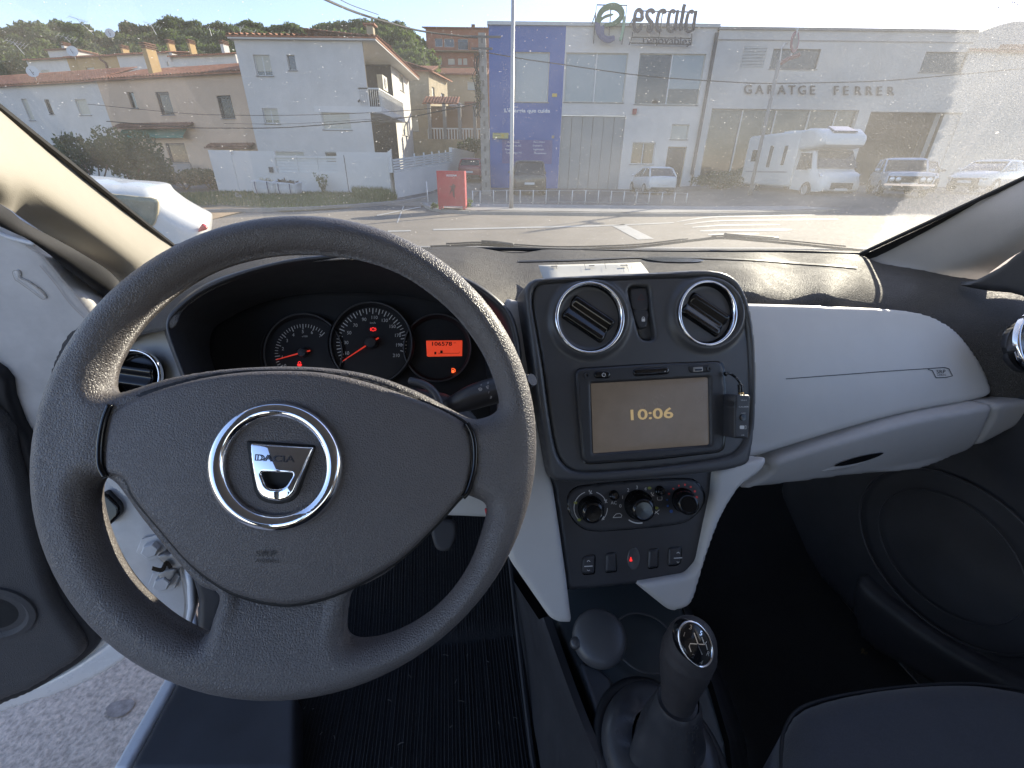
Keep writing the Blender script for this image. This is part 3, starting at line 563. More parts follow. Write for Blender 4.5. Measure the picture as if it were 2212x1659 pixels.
# ---------------- steering wheel
SW0 = Plane((648, 958), .3355, 6, 6)
wc = at([(648, 958)], .3355)[0]+CRN @ np.array([.002, .0, 0]); wn = SW0.n; wu = np.cross([0, 0, 1.0], wn); wu /= np.linalg.norm(wu); wv = np.cross(wn, wu)
whl = thing('steering_wheel', 'dark grained steering wheel with chrome ring and badge on its hub', 'steering wheel', wc)
ER = .0165
SW = SW0
outer = proj(np.array([wc+(wu*math.cos(t)+wv*math.sin(t))*.1838 for t in np.linspace(0, 2*math.pi, 97)[:-1]]))
h1 = cr([(243, 838), (246, 800), (262, 765), (290, 720), (330, 675), (390, 625), (460, 585), (540, 560), (620, 549), (700, 550), (780, 562), (860, 590), (930, 635), (990, 690), (1040, 760), (1066, 820), (1078, 870), (1068, 892), (1035, 905), (1010, 902), (960, 876), (900, 845), (820, 815), (740, 799), (650, 792), (560, 793), (470, 800), (380, 815), (310, 836), (265, 848)], 4)
h2 = cr([(214, 1045), (211, 1080), (225, 1140), (255, 1210), (300, 1272), (360, 1325), (410, 1355), (440, 1367), (457, 1362), (468, 1330), (480, 1280), (440, 1260), (380, 1195), (320, 1120), (285, 1070), (262, 1042), (235, 1030)], 4)
h3 = cr([(762, 1275), (750, 1335), (752, 1368), (775, 1381), (830, 1374), (900, 1342), (965, 1288), (1015, 1215), (1042, 1140), (1051, 1095), (1032, 1078), (1000, 1070), (970, 1090), (920, 1150), (850, 1225), (800, 1256)], 4)
hubc = np.array([640., 1010.])
def dish(Q, d):
    r = np.hypot(*(Q-hubc).T); return -.013*np.clip((430-r)/170, 0, 1)**1.5*(1-0*r)
sheet('rim_and_spokes', [outer, h1[::-1], h2[::-1], h3[::-1]], SW, M_WHEEL, whl, cell=4.0, edge=ER, height=dish, both=True, smooth=True)
pad = cr([(238, 882), (300, 852), (400, 822), (500, 805), (600, 800), (700, 805), (800, 827), (900, 862), (965, 890), (1008, 918), (1022, 960), (1020, 1010), (1007, 1062), (985, 1086), (935, 1142), (870, 1205), (800, 1250), (720, 1288), (650, 1306), (600, 1308), (540, 1297), (480, 1273), (410, 1220), (340, 1140), (288, 1078), (264, 1038), (228, 1026), (219, 1005), (220, 950), (226, 905)], 4)
def dome(Q, d):
    r = np.hypot((Q[:, 0]-625)/400, (Q[:, 1]-1040)/290); return .008*np.clip(1-r*r, -.5, 1)
SPD = SW0.up(ER+.0005)
sheet('airbag_cover', pad, SPD, M_PAD, whl, cell=4.0, edge=.006, back=.012, height=dome, smooth=True)
pc = pad.mean(0); sheet('cover_gap', pc+(pad-pc)*1.013, SPD.up(-.0045), M_BLACKM, whl, cell=6, edge=.001, back=.006)
for sp in ([(238, 874), (226, 905), (217, 950), (215, 990), (218, 1012), (228, 1030)], [(1008, 914), (1020, 937), (1026, 970), (1024, 1015), (1011, 1060), (1000, 1074)]):
    P, n = SW0.up(ER-.0008)(cr(sp, 5, False)); m = MB(); m.tube(P, .0022, 8); m.link('cover_seam', M_BLACK, whl, smooth=True)
SD_ = Bulge(SPD, lambda Q: dome(Q, None))
m = MB(); P, n = SD_(circ(606, 1006, 123.5, 119, 80)); m.tube(P+n*.0008, .0060, 14, closed=True); m.link('chrome_ring', M_CHROME, whl, smooth=True)
bo = rquad(ZD([(277, 304), (606, 327), (600, 345), (516, 555), (490, 583), (440, 598), (385, 592), (343, 574), (322, 540), (282, 340)]), 6); bi = rquad(ZD([(345, 448), (517, 456), (482, 515), (455, 533), (400, 535), (372, 520)]), 8)
bd = sheet('badge', [bo, bi[::-1]], SD_.up(.004), M_CHROME, whl, cell=2.2, edge=.0016, back=.003, smooth=True, height=lambda Q, d: .0038*(1-((Q[:, 0]-618)/72)**2)-.0016*((Q[:, 1]-1015)/60)**2)
sheet('badge_recess', rquad(ZD([(262, 290), (622, 315), (532, 570), (500, 600), (440, 615), (370, 608), (325, 585), (305, 545)]), 8), SD_.up(.0006), M_BLACKM, bd, cell=5, edge=.0006, back=.001)
m = MB(); text(m, 'DACIA', *ZD([(434, 378)])[0], 14, Bulge(SD_, lambda Q: .004+.0038*(1-((Q[:, 0]-618)/72)**2)-.0016*((Q[:, 1]-1015)/60)**2), -2.5, .0009, 1.45, 0, 84, .012); m.link('badge_lettering', mat('satin_dark_metal', (.10, .10, .11), .4, metal=.6), bd)
m = MB(); text(m, 'SRP', *ZD([(365, 866)])[0], 13, SD_, -1.5, .0011, 1.6); text(m, 'AIRBAG', *ZD([(368, 905)])[0], 7.5, SD_, -1.5, .0011, 1.45); m.link('airbag_lettering', M_EMBOSS, whl)
# ---------------- centre stack
stk = thing('centre_stack', 'charcoal centre stack with two air vents, touch screen and heater dials', 'centre stack', at([(1400, 850)], .57)[0])
bez_o = ZE([(92, 260), (110, 205), (150, 168), (230, 150), (500, 135), (1000, 112), (1300, 95), (1450, 97), (1550, 122), (1630, 180), (1685, 280), (1720, 400), (1745, 560), (1757, 750), (1758, 950), (1755, 1120), (1738, 1300), (1712, 1450), (1690, 1488), (1640, 1512), (1470, 1546), (1000, 1592), (600, 1618), (380, 1616), (300, 1600), (272, 1550), (245, 1380), (200, 1100), (160, 820), (125, 560), (98, 360)])
bez_i = ZE([(150, 320), (158, 250), (185, 210), (260, 190), (700, 165), (1300, 145), (1440, 150), (1530, 180), (1600, 240), (1645, 340), (1680, 480), (1703, 680), (1710, 900), (1706, 1100), (1690, 1250), (1655, 1345), (1600, 1405), (1520, 1440), (1200, 1490), (800, 1530), (520, 1545), (420, 1525), (350, 1460), (310, 1350), (270, 1130), (225, 800), (185, 560), (160, 420)])
bo_, bi_ = cr(bez_o, 3), cr(bez_i, 3)
sheet('bezel_frame', [bo_, bi_[::-1]], STK.up(.006), M_FASC, stk, cell=4, edge=.006, back=.05)
v1 = ZE([(552, 445)])[0]; v2 = ZE([(1390, 413)])[0]
hz = cr(ZE([(835, 250), (845, 222), (880, 210), (950, 212), (980, 228), (988, 260), (1000, 400), (1025, 560), (1012, 595), (970, 603), (930, 590), (905, 540), (880, 440), (850, 330)]), 4)
def around(Q, d):
    h = np.zeros(len(Q))
    for cx, cy, r in ((v1[0], v1[1], 78), (v2[0], v2[1], 73)): h += .007*np.exp(-((np.hypot(Q[:, 0]-cx, Q[:, 1]-cy)-r)/9)**2)
    return h
sheet('fascia_panel', [bi_, hz[::-1]], STK.up(.0015), M_FASC, stk, cell=4, edge=.003, back=.01, height=around)
dash_keep = dash; dash = stk
vent(v1[0], v1[1], 76, 77, STK.up(.004), 34, 'chrome ringed vent above the left edge of the screen')
vent(v2[0], v2[1], 70, 73, STK.up(.004), 34, 'chrome ringed vent above the right edge of the screen')
dash = dash_keep
vent(2240, 746, 66, 72, Plane((2230, 746), .655, 12, 6), 20, 'round vent at the passenger end', False)
vent(290, 812, 56, 58, Plane((290, 812), .600, 8, 0), 8, 'round vent behind the steering wheel rim')
SH = STK.up(-.006)
sheet('hazard_recess', hz, SH.up(-.004), M_FASC, stk, cell=4, edge=.001, back=.004)
sheet('hazard_button', cr(ZE([(848, 250), (870, 228), (950, 226), (972, 245), (978, 380), (868, 383)]), 3), SH.up(.003), M_DARK, stk, cell=3, edge=.002, back=.008)
lk = sheet('lock_button', cr(ZE([(870, 388), (976, 385), (972, 480), (960, 512), (915, 518), (898, 490)]), 3), SH.up(.003), M_DARK, stk, cell=3, edge=.002, back=.008)
m = MB(); c = ZE([(930, 455)])[0]; decal(m, rrect(c[0]-3.6, c[1]-1.5, c[0]+3.6, c[1]+5, .6), SH, .0036); stroke(m, circ(c[0], c[1]-1.5, 2.6, 3.5, 9, 0, 180), 1.3, SH, .0036); m.link('padlock_mark', M_WHITEP, stk)
m = MB(); c = ZE([(915, 300)])[0]; stroke(m, [(c[0]-7, c[1]+5), (c[0], c[1]-7), (c[0]+7, c[1]+5), (c[0]-7, c[1]+5)], 1.2, SH, .0034); m.link('hazard_triangle', mat('faint_red_print', (.12, .02, .02)), stk)
# media unit
mu_o = rquad(ZE([(455, 806), (1000, 772), (1512, 752), (1534, 1100), (1516, 1400), (1000, 1458), (508, 1490), (480, 1200)]), 18); scr = ZE([(566, 912), (1411, 866), (1421, 1352), (583, 1415)])
sheet('media_gap', np.array(mu_o).mean(0)+(mu_o-np.array(mu_o).mean(0))*1.012, STK.up(.0028), M_BLACK, stk, cell=6, edge=.0005, back=.002)
mu = sheet('media_unit', [mu_o, rquad(scr, 3)[::-1]], STK.up(.008), M_DARK, stk, cell=3.5, edge=.003, back=.006)
sm = mat('clock_screen', (.09, .08, .07), .22, emit=((.34, .28, .23), .05), mottle=.5, mscale=9)
sheet('screen', scr, STK.up(.0045), sm, mu, cell=8, edge=.0004, back=.001)
m = MB(); text(m, '10:06', *ZE([(1000, 1128)])[0], 23, STK.up(.005), 3.2, .0003, 1.12, 0, 92, .018); m.link('clock_digits', mat('clock_amber', (.4, .28, .12), .5, emit=((.85, .62, .32), .10)), mu)
U = STK.up(.008)
sheet('power_button', rrect(*ZE([(590, 822)])[0], *ZE([(708, 874)])[0], 7), U.up(.002), M_BLACK, mu, cell=3, edge=.0015, back=.003)
m = MB(); c = ZE([(651, 850)])[0]; stroke(m, circ(c[0], c[1], 3.6, 3.9, 12, 120, 420), 1.1, U, .0026); stroke(m, [(c[0], c[1]-5), (c[0], c[1]-1)], 1.1, U, .0026); m.link('power_mark', M_WHITEP, mu)
vq = rquad(ZE([(868, 806), (1128, 792), (1130, 845), (872, 862)]), 8)
sheet('volume_rocker', vq, U.up(.002), M_BLACK, mu, cell=3, edge=.0018, back=.003)
m = MB(); text(m, '-', *ZE([(921, 835)])[0], 1.2, U, 0, .0027, 1); text(m, '+', *ZE([(1087, 826)])[0], 5.5, U, 0, .0027); m.link('volume_marks', M_WHITEP, mu, kind='stuff')
sheet('usb_surround', rquad(ZE([(1262, 786), (1425, 780), (1428, 830), (1270, 836)]), 7), U.up(.0012), M_BLACKM, mu, cell=3, edge=.001, back=.003)
sheet('usb_port', ZE([(1296, 795), (1364, 792), (1366, 824), (1298, 828)]), U.up(.0018), M_STEEL, mu, cell=3, edge=.0003, back=.001)
m = MB(); decal(m, ZE([(1302, 808), (1352, 806), (1353, 820), (1303, 822)]), U, .0021); m.link('usb_tongue', M_BLACK, mu)
for cx, cy, r in ((1409, 805, 5), (534, 853, 5.5)):
    o, n = U.up(.0016)(ZE([(cx, cy)])); m = MB(); m.loft(lathe(o[0], n[0], [(r*STK.mpp, -.001), (r*STK.mpp, .0008), (r*STK.mpp*.5, .0006), (r*STK.mpp*.45, -.001)], 16, ref=(.2, .1, 1)), capa=False); m.link('jack_socket' if cx > 600 else 'microphone_hole', M_DARK, mu, smooth=40)
# heater and switch panel
LP = Plane((1375, 1095), .583, 9, 6)
sheet('lower_panel', rquad(ZF([(120, 60), (1075, 30), (1062, 120), (1040, 215), (1000, 420), (968, 560), (945, 600), (912, 624), (640, 667), (440, 690), (264, 706), (225, 430), (180, 130)]), 12), LP, M_DARK, stk, cell=5, edge=.004, back=.08)
ov = cr(ZF([(262, 215), (285, 165), (350, 138), (600, 113), (870, 100), (950, 118), (990, 180), (985, 240), (935, 305), (850, 345), (600, 373), (400, 382), (320, 352), (275, 290)]), 4)
ovc = ov.mean(0); sheet('control_rim', ovc+(ov-ovc)*1.025, LP.up(.0016), M_BLACK, stk, cell=5, edge=.0015, back=.002)
hp = sheet('heater_control_panel', ov, LP.up(.003), M_DARK, stk, cell=5, edge=.0015, back=.003)
H = LP.up(.003)
for bx_, by_, br, cx_, cy_, cr_, lab in ((380, 262, 74, 396, 287, 54, 'left heater dial for air direction'), (637, 240, 84, 668, 272, 56, 'middle heater dial for fan speed'), (878, 215, 70, 908, 242, 50, 'right heater dial for temperature')):
    b = ZF([(bx_, by_)])[0]; c = ZF([(cx_, cy_)])[0]; o, n = H([b]); o2 = at([c], .578-.024)[0]; rb = br*.4009*STK.mpp; rc = cr_*.4009*STK.mpp
    ax = o2-o[0]; L_ = np.linalg.norm(ax); m = MB(); m.loft(lathe(o[0], ax, [(rb, 0), (rb*.98, .004), (rb*.86, .007), (rc*1.25, .010), (rc*1.12, L_-.002), (rc*1.0, L_), (rc*.86, L_+.0008), (rc*.8, L_), (.0003, L_-.0004)], 36, ref=(.1, .2, 1)), capa=False)
    k = m.link('dial_knob', M_BLACK, hp, smooth=40, label=lab)
m = MB()
for a0, a1 in ((192, 222), (20, 70), (110, 160), (-40, 0)): stroke(m, [(p[0], p[1]) for p in circ(*ZF([(380, 258)])[0], 36, 36, 12, a0, a1)], 1.5, H, .0006)
stroke(m, circ(*ZF([(640, 250)])[0], 37, 36, 10, 233, 282), 2.4, H, .0006)
stroke(m, circ(*ZF([(380, 258)])[0], 36, 36, 14, 165, 205), 1.5, H, .0006)
for s, x, y in (('0', 540, 247), ('1', 552, 200), ('2', 582, 161), ('3', 629, 147), ('4', 675, 155)): text(m, s, *ZF([(x, y)])[0], 7.5, H)
text(m, 'AC', *ZF([(504, 230)])[0], 7, H)
for x, y, k in ((378, 174, 0), (460, 222, 1), (443, 314, 2), (712, 186, 3)):      # small figure and fan symbols
    c = ZF([(x, y)])[0]; stroke(m, [(c[0]-3, c[1]-3), (c[0]+1, c[1]+1), (c[0]+4, c[1]+3)], 1.6, H); stroke(m, [(c[0]+3, c[1]-4), (c[0]-1, c[1]+4)], 1.4, H); decal(m, circ(c[0]-2, c[1]-4, 1.4, 1.4, 8), H)
c = ZF([(523, 300)])[0]; stroke(m, [(c[0]-9, c[1]+4), (c[0]-6, c[1]), (c[0]-2, c[1]-4), (c[0]+6, c[1]-5), (c[0]+10, c[1]-1), (c[0]+9, c[1]+3), (c[0]-9, c[1]+4)], 1.2, H)
c = ZF([(735, 280)])[0]; stroke(m, [(c[0]-6, c[1]+5), (c[0]+6, c[1]-5)], 1.2, H); stroke(m, [(c[0]-6, c[1]-4), (c[0]+5, c[1]+5)], 1.2, H)
c = ZF([(752, 208)])[0]; stroke(m, rrect(c[0]-5, c[1]-4, c[0]+5, c[1]+3, 1, 1)+[(c[0]-5, c[1]-3)], 1.1, H)
m.link('white_symbols', M_WHITEP, hp)
m = MB()
for x, y in ((298, 230), (318, 322), (697, 151), (735, 258)): decal(m, circ(*ZF([(x, y)])[0], 4.2, 3.2, 10), H, .0005)
m.link('yellow_symbols', M_PRINTY, hp, kind='stuff')
m = MB()
for x, y, r in ((802, 182, 1.4), (825, 154, 1.7), (855, 138, 2), (888, 133, 2.2), (919, 145, 2.4), (941, 168, 2.6), (951, 200, 2.8), (952, 232, .8)): decal(m, circ(*ZF([(x, y)])[0], r, r, 10), H, .0005)
m.link('red_dots', mat('red_dot_print', (.5, .04, .04), .5, emit=((1, .1, .1), .03)), hp)
m = MB()
for x, y, r in ((792, 214, 1.8), (795, 247, 2.6), (814, 276, 3.6)): decal(m, circ(*ZF([(x, y)])[0], r, r, 10), H, .0005)
m.link('blue_dots', M_PRINTB, hp)
for x, y in ((505, 190), (752, 165)):
    o, n = H(ZF([(x, y)])); m = MB(); r = 10*STK.mpp; m.loft(lathe(o[0], n[0], [(r*1.15, 0), (r*1.1, .002), (r*.95, .0025), (r*.9, .006), (r*.7, .0068), (.0003, .0064)], 24, ref=(.1, .2, 1)), capa=False); m.link('push_button', M_BLACK, hp, smooth=40)
SWI = LP
def switch(q, name='window_switch', marks=True, lab=None):
    s = sheet(name, rquad(ZF(q), 5), SWI.up(.003), M_DARK, stk, cell=3, edge=.002, back=.004, label=lab); c = np.array(ZF(q)).mean(0)
    cc = np.array(ZF(q)); sheet('switch_gap', c+(rquad(cc, 5)-c)*1.1, SWI.up(.0008), M_BLACK, s, cell=4, edge=.0004, back=.001)
    if marks:
        m = MB(); stroke(m, [(c[0]-9, c[1]+1.5), (c[0]+9, c[1]+.5)], 1.8, SWI, .0036); stroke(m, [(c[0]-3, c[1]-9), (c[0], c[1]-11.5), (c[0]+3.5, c[1]-9)], 1.5, SWI, .0036); stroke(m, [(c[0]-3, c[1]+9), (c[0], c[1]+11), (c[0]+3, c[1]+9)], 1.1, SWI, .0036); m.link('switch_marks', M_WHITEP, s)
switch([(338, 530), (360, 518), (405, 514), (402, 612), (345, 617), (334, 600)], lab='left window switch'); switch([(805, 476), (868, 470), (873, 490), (866, 555), (850, 565), (803, 571)], lab='right window switch')
switch([(466, 506), (518, 500), (522, 600), (462, 606)], 'blank_switch', False); switch([(697, 484), (748, 478), (745, 578), (692, 585)], 'blank_switch', False)
o, n = LP(ZF([(612, 530)])); m = MB(); r = 13.5*STK.mpp; m.loft(lathe(o[0], n[0], [(r*1.1, .0003), (r, .0012), (r*.9, -.001+.0016), (.0003, .0008)], 28, ref=(.1, .2, 1), ell=(1, 1.7)), capa=False); m.link('warning_lamp_recess', M_FASC, stk, smooth=40)
m = MB(); c = ZF([(594, 531)])[0]; decal(m, circ(c[0], c[1]-2.8, 1.4, 1.4, 8), LP, .002); decal(m, [(c[0]-2, c[1]-1), (c[0]+2, c[1]-1), (c[0]+3, c[1]+5), (c[0]-3, c[1]+5)], LP, .002); m.link('seat_belt_symbol', M_REDLIT, stk)
# grey side wings of the stack
sheet('side_wing', rquad([(1548, 1016), (1600, 1003), (1660, 986), (1656, 1008), (1640, 1024), (1600, 1053), (1577, 1088), (1557, 1126), (1530, 1200), (1502, 1296), (1490, 1314), (1456, 1324), (1438, 1313), (1378, 1262), (1488, 1243), (1512, 1217), (1530, 1130), (1543, 1070)], 10), LP.up(.012), M_SILV, stk, cell=5, edge=.007, back=.06)
sheet('side_wing', rquad([(1095, 640), (1130, 650), (1142, 760), (1165, 900), (1190, 1030), (1197, 1050), (1214, 1165), (1226, 1250), (1238, 1349), (1208, 1348), (1190, 1338), (1104, 1214), (1085, 1150), (1085, 900), (1080, 700)], 10), LP.up(.014), M_SILV, stk, cell=5, edge=.008, back=.06, label='grey wing between the steering wheel and the screen')

# ---------------- paper, audio adapter
pp = np.array([at([(1163, 573), (1200, 572.5), (1260, 571), (1330, 569), (1384, 567)], .735), at([(1168, 588), (1205, 587), (1264, 586), (1338, 584), (1396, 582)], .70), at([(1173, 601), (1208, 600.5), (1266, 600), (1344, 599), (1407, 597)], .665), at([(1176, 605), (1210, 604), (1268, 604), (1345, 603), (1410, 600)], .655)])
m = MB(); m.loft(cr(pp.reshape(4, -1), 3, False).reshape(-1, 5, 3), closed=False); pa = m.link('paper_sheet', M_PAPER, None, smooth=True, loc=pp[1, 2]); pa['label'] = 'white printed paper sheet lying on top of the centre stack'; pa['category'] = 'paper'
md_ = pa.modifiers.new('thickness', 'SOLIDIFY'); md_.thickness = .0003
PPS = Plane((1290, 585), .694, 9, 58); m = MB()
for x, y, wd in ((1190, 577, 14), (1272, 576, 12), (1340, 575, 16)): stroke(m, [(x, y), (x+wd, y-.3)], 2.2, Curved([(1163, 573, .733), (1384, 567, .733), (1396, 582, .698), (1173, 601, .663), (1407, 597, .663)]), .0015)
for x in (1200, 1262, 1306, 1352, 1362): stroke(m, [(x, 571), (x+3, 583)], .8, Curved([(1163, 573, .733), (1384, 567, .733), (1396, 582, .698), (1173, 601, .663), (1407, 597, .663)]), .0015)
o_ = m.link('print', M_INK, pa, kind='stuff')
AD = STK.up(.030)
ad = thing('audio_adapter', 'small black audio adapter clipped right of the touch screen', 'adapter', AD([(1600, 900)])[0][0])
sheet('case', rquad(ZE([(1595, 1000), (1600, 990), (1700, 994), (1709, 1010), (1700, 1150), (1694, 1303), (1690, 1307), (1592, 1304), (1590, 1150)]), 3), AD, M_DARK, ad, cell=3, edge=.0015, back=.022)
sheet('case_back', ZE([(1552, 1004), (1600, 996), (1596, 1300), (1546, 1283)]), STK.up(.016), M_DARK, ad, cell=5, edge=.001, back=.008)
m = MB(); P = np.concatenate([STK.up(.012)(ZE([(1522, 845), (1545, 838), (1575, 850)]))[0], STK.up(.022)(ZE([(1605, 875), (1628, 905), (1635, 940), (1638, 978)]))[0]]); P = cr(P, 5, False); m.tube(P, .0016, 8); m.tube(P[-9:], .0033, 8); m.tube(P[:3], .003, 8); m.link('cable', M_BLACK, ad, smooth=True)
m = MB(); P, _ = STK.up(.024)(ZE([(1638, 976), (1638, 992)])); m.tube(P, .0035, 8); m.link('plug_collar', mat('brass', (.6, .38, .15), .3, metal=1), ad, smooth=True)
o, n = AD(ZE([(1650, 1155)])); m = MB(); m.loft(lathe(o[0], n[0], [(.0042, 0), (.004, .0012), (.0003, .0014)], 18, ref=(.1, .2, 1)), capa=False); m.link('button', M_BLACK, ad, smooth=40)
m = MB(); text(m, 'TRRS/AUX', *ZE([(1655, 1031)])[0], 2.2, AD); text(m, 'CALIBER', *ZE([(1655, 1078)])[0], 3, AD, 0, .0006, 1.4); text(m, 'TA/PTY', *ZE([(1652, 1124)])[0], 2.4, AD); decal(m, rrect(*ZE([(1627, 1212)])[0], *ZE([(1660, 1237)])[0], 2), AD); stroke(m, ZE([(1662, 1215), (1672, 1212), (1672, 1236), (1662, 1236)]), 1, AD); text(m, 'USB', *ZE([(1648, 1280)])[0], 2.6, AD); m.link('lettering', M_WHITEP, ad)

# ---------------- tunnel console, ashtray, gear lever
tun = thing('centre_console', 'dark floor console with cup holder between the front seats', 'console', onZ([(1400, 1500)], .6)[0])
TZ = .60
top_o = [(1195, 1300), (1237, 1262), (1400, 1240), (1470, 1300), (1530, 1480), (1565, 1600), (1590, 1800), (1400, 1800), (1345, 1700), (1300, 1570), (1250, 1450), (1207, 1355)]
sheet('tray', top_o, HZ(TZ), mat('slate_textured_plastic', (.045, .055, .06), .5, bump=('noise', 900, .4, .0005), mottle=.15), tun, cell=7, edge=.004, back=.05)
eL = [(1190, 1330), (1225, 1430), (1262, 1530), (1300, 1620), (1345, 1720), (1400, 1830)]
e0 = onZ(eL, TZ+.012); e1 = onZ([(x-16, y+4) for x, y in eL], TZ+.014); e2 = onZ([(x-26, y+8) for x, y in eL], TZ); fl = onZ([(1090, 1225), (1115, 1330), (1135, 1440), (1150, 1550), (1168, 1660), (1185, 1830)], .36)
R = np.array([e0-[0, 0, .014], e0, e1, e2, e2*.5+fl*.5, fl]).transpose(1, 0, 2); R = cr(R.reshape(len(R), -1), 5, False).reshape(-1, 6, 3); m = MB(); m.loft(R, closed=False); m.link('side_wall', M_DARK, tun, smooth=60)
R = np.array([onZ([(1470, 1300), (1540, 1480), (1575, 1600), (1600, 1830)], TZ), onZ([(1490, 1310), (1570, 1480), (1610, 1600), (1640, 1830)], .34)]).transpose(1, 0, 2); m = MB(); m.loft(R, closed=False); m.link('side_wall', M_DARK, tun)
m = MB(); R = [onZ([(1180, 1215), (1237, 1262), (1400, 1252), (1500, 1240)], TZ), at([(1160, 1150), (1230, 1200), (1420, 1200), (1520, 1180)], [.72]*4)]; m.loft(R, closed=False); m.link('front_wall', M_BLACKM, tun)
o = onZ([(1392, 1388)], TZ+.006)[0]; m = MB(); m.loft(lathe(o, (0, 0, 1), [(.052, -.004), (.050, .003), (.046, .005), (.044, 0), (.042, -.05), (.001, -.052)], 40), capa=False, capb=False); cu = m.link('cup_holder', M_BLACKM, tun, smooth=40)
m = MB(); P = o+np.array([[.0505*math.cos(t), .0505*math.sin(t), .003] for t in np.linspace(0, 2*math.pi, 41)[:-1]]); m.tube(P, .0018, 6, closed=True); m.link('cup_holder_rim', M_FASC, cu, smooth=True)
sheet('tray_step', cr(ZF([(330, 1090), (440, 1130), (490, 1190), (498, 1260), (480, 1330), (470, 1500), (440, 1500), (400, 1330), (350, 1180)]), 3), HZ(TZ+.004), M_FASC, tun, cell=5, edge=.003, back=.004)
ac = at([ZF([(428, 955)])[0]], .655)[0]; axd = CRN @ rotv(-6, 38); ash = thing('ashtray_cup', 'round black lidded ashtray cup standing in the console', 'ashtray', ac-axd*.05)
rA = 57*.655/FPX
m = MB(); m.loft(lathe(ac, axd, [(rA*.75, -.07), (rA*.92, -.03), (rA*1.0, -.012), (rA*.99, -.008)], 44), capa=False, capb=False); m.link('cup_body', M_BLACKM, ash, smooth=40)
m = MB(); m.loft(lathe(ac, axd, [(rA*1.0, -.011), (rA*1.02, -.006), (rA*1.0, .001), (rA*.93, .006), (rA*.75, .010), (rA*.4, .013), (.0003, .014)], 44), capa=False); m.link('lid', M_FASC, ash, smooth=60)
m = MB(); o = at([ZF([(300, 985)])[0]], .648)[0]; m.loft(lathe(o, axd, [(.009, -.004), (.008, .002), (.005, .004), (.0003, .0045)], 20)); m.link('lid_tab', M_FASC, ash, smooth=True)
gear = thing('gear_lever', 'gear lever with chrome-rimmed shift pattern cap and leather boot', 'gear lever', onZ([(1430, 1640)], TZ)[0])
pts = at([(1425, 1760), (1432, 1690), (1440, 1620), (1452, 1570), (1462, 1530), (1465, 1512)], [.64, .60, .555, .53, .512, .505])
rad = [.074, .062, .046, .035, .028, .023]; C_ = cr(pts, 5, False); rr = np.interp(np.linspace(0, 1, len(C_)), np.linspace(0, 1, 6), rad)
V = []
T = np.gradient(C_, axis=0); T /= np.linalg.norm(T, axis=1)[:, None]
for i, (c, r) in enumerate(zip(C_, rr)):
    u = np.cross(T[i], KX); u /= np.linalg.norm(u); v = np.cross(T[i], u); f = 1-i/len(C_)
    V.append([c+(u*math.cos(t)+v*math.sin(t))*r*(1+f*(.13*math.sin(4*t+.7+i*.06)+.08*math.sin(7*t+i*.25))+.07*math.sin(i*.9+2*t)*f) for t in np.linspace(0, 2*math.pi, 49)[:-1]])
m = MB(); m.loft(V, capa=False, capb=False); m.link('boot', mat('black_leatherette', (.05, .05, .054), .34, bump=('noise', 500, .25, .0005)), gear, smooth=True)
bc = onZ([(1425, 1640)], TZ+.005)[0]; m = MB(); P = bc+np.array([KX*math.cos(t)*.078+KY*math.sin(t)*.095 for t in np.linspace(0, 2*math.pi, 49)[:-1]]); m.tube(P, .008, 12, closed=True); m.link('boot_frame', M_BLACKM, gear, smooth=True)
m = MB(); V = []
for k, (z, q) in enumerate(((.0, 1.0), (.02, .93), (.032, .75), (.03, .5))): V.append([bc+KX*math.cos(t)*.076*q+KY*math.sin(t)*.092*q+np.array([0, 0, z+.004*math.sin(5*t+k)]) for t in np.linspace(0, 2*math.pi, 49)[:-1]])
m.loft(V, capa=False, capb=False); m.link('boot_skirt', MATS['black_leatherette'], gear, smooth=True)
kp = at([(1464, 1520), (1466, 1500), (1472, 1470), (1480, 1435), (1490, 1400), (1497, 1372), (1502, 1352)], [.508, .502, .49, .475, .462, .453, .447]); kr = [.0185, .0195, .0228, .0270, .0285, .024, .006]
C_ = cr(kp, 6, False); t_ = np.linspace(0, 1, len(C_)); rr = np.interp(t_, np.linspace(0, 1, 7), kr); rr = np.where(t_ > .66, .0270*np.sqrt(np.clip(1-((t_-.62)/.385)**2, 0.0005, 1)), rr); m = MB(); m.tube(C_, rr, 28); m.link('knob', mat('gear_knob_plastic', (.050, .046, .048), .42, bump=('leather', 700, .6, .0004)), gear, smooth=True)
m = MB(); m.tube(cr(at([(1462, 1522), (1463, 1514)], [.508, .505]), 2, False), .0225, 24); m.link('knob_collar', M_DARK, gear, smooth=50)
CAP = Plane((1504, 1393), .430, 14, 12); cap = cr(ZF([(860, 930), (880, 888), (915, 873), (960, 886), (1008, 938), (1037, 1010), (1035, 1070), (1010, 1108), (975, 1117), (930, 1094), (888, 1050), (863, 990)]), 4)
CAPd = Bulge(CAP, lambda Q: .003*np.clip(1-((Q[:, 0]-1504)/36)**2-((Q[:, 1]-1393)/50)**2, 0, 1)-.001)
sheet('cap', cap, CAPd, M_BLACK, gear, cell=3, edge=.001, back=.010, smooth=True)
m = MB(); P, n = CAPd(cap); m.tube(P, .0012, 8, closed=True); m.link('cap_rim', M_CHROME, gear, smooth=True)
m = MB(); c = ZF([(950, 990)])[0]; stroke(m, ZF([(905, 1000), (910, 985), (988, 990), (1000, 975)]), 2.2, CAPd, .0006); stroke(m, ZF([(932, 928), (950, 985), (975, 1045)]), 2.2, CAPd, .0006); stroke(m, ZF([(905, 1000), (915, 1030)]), 2.2, CAPd, .0006); stroke(m, ZF([(996, 990), (1005, 1020)]), 2.2, CAPd, .0006); stroke(m, ZF([(985, 985), (972, 950)]), 2.2, CAPd, .0006)
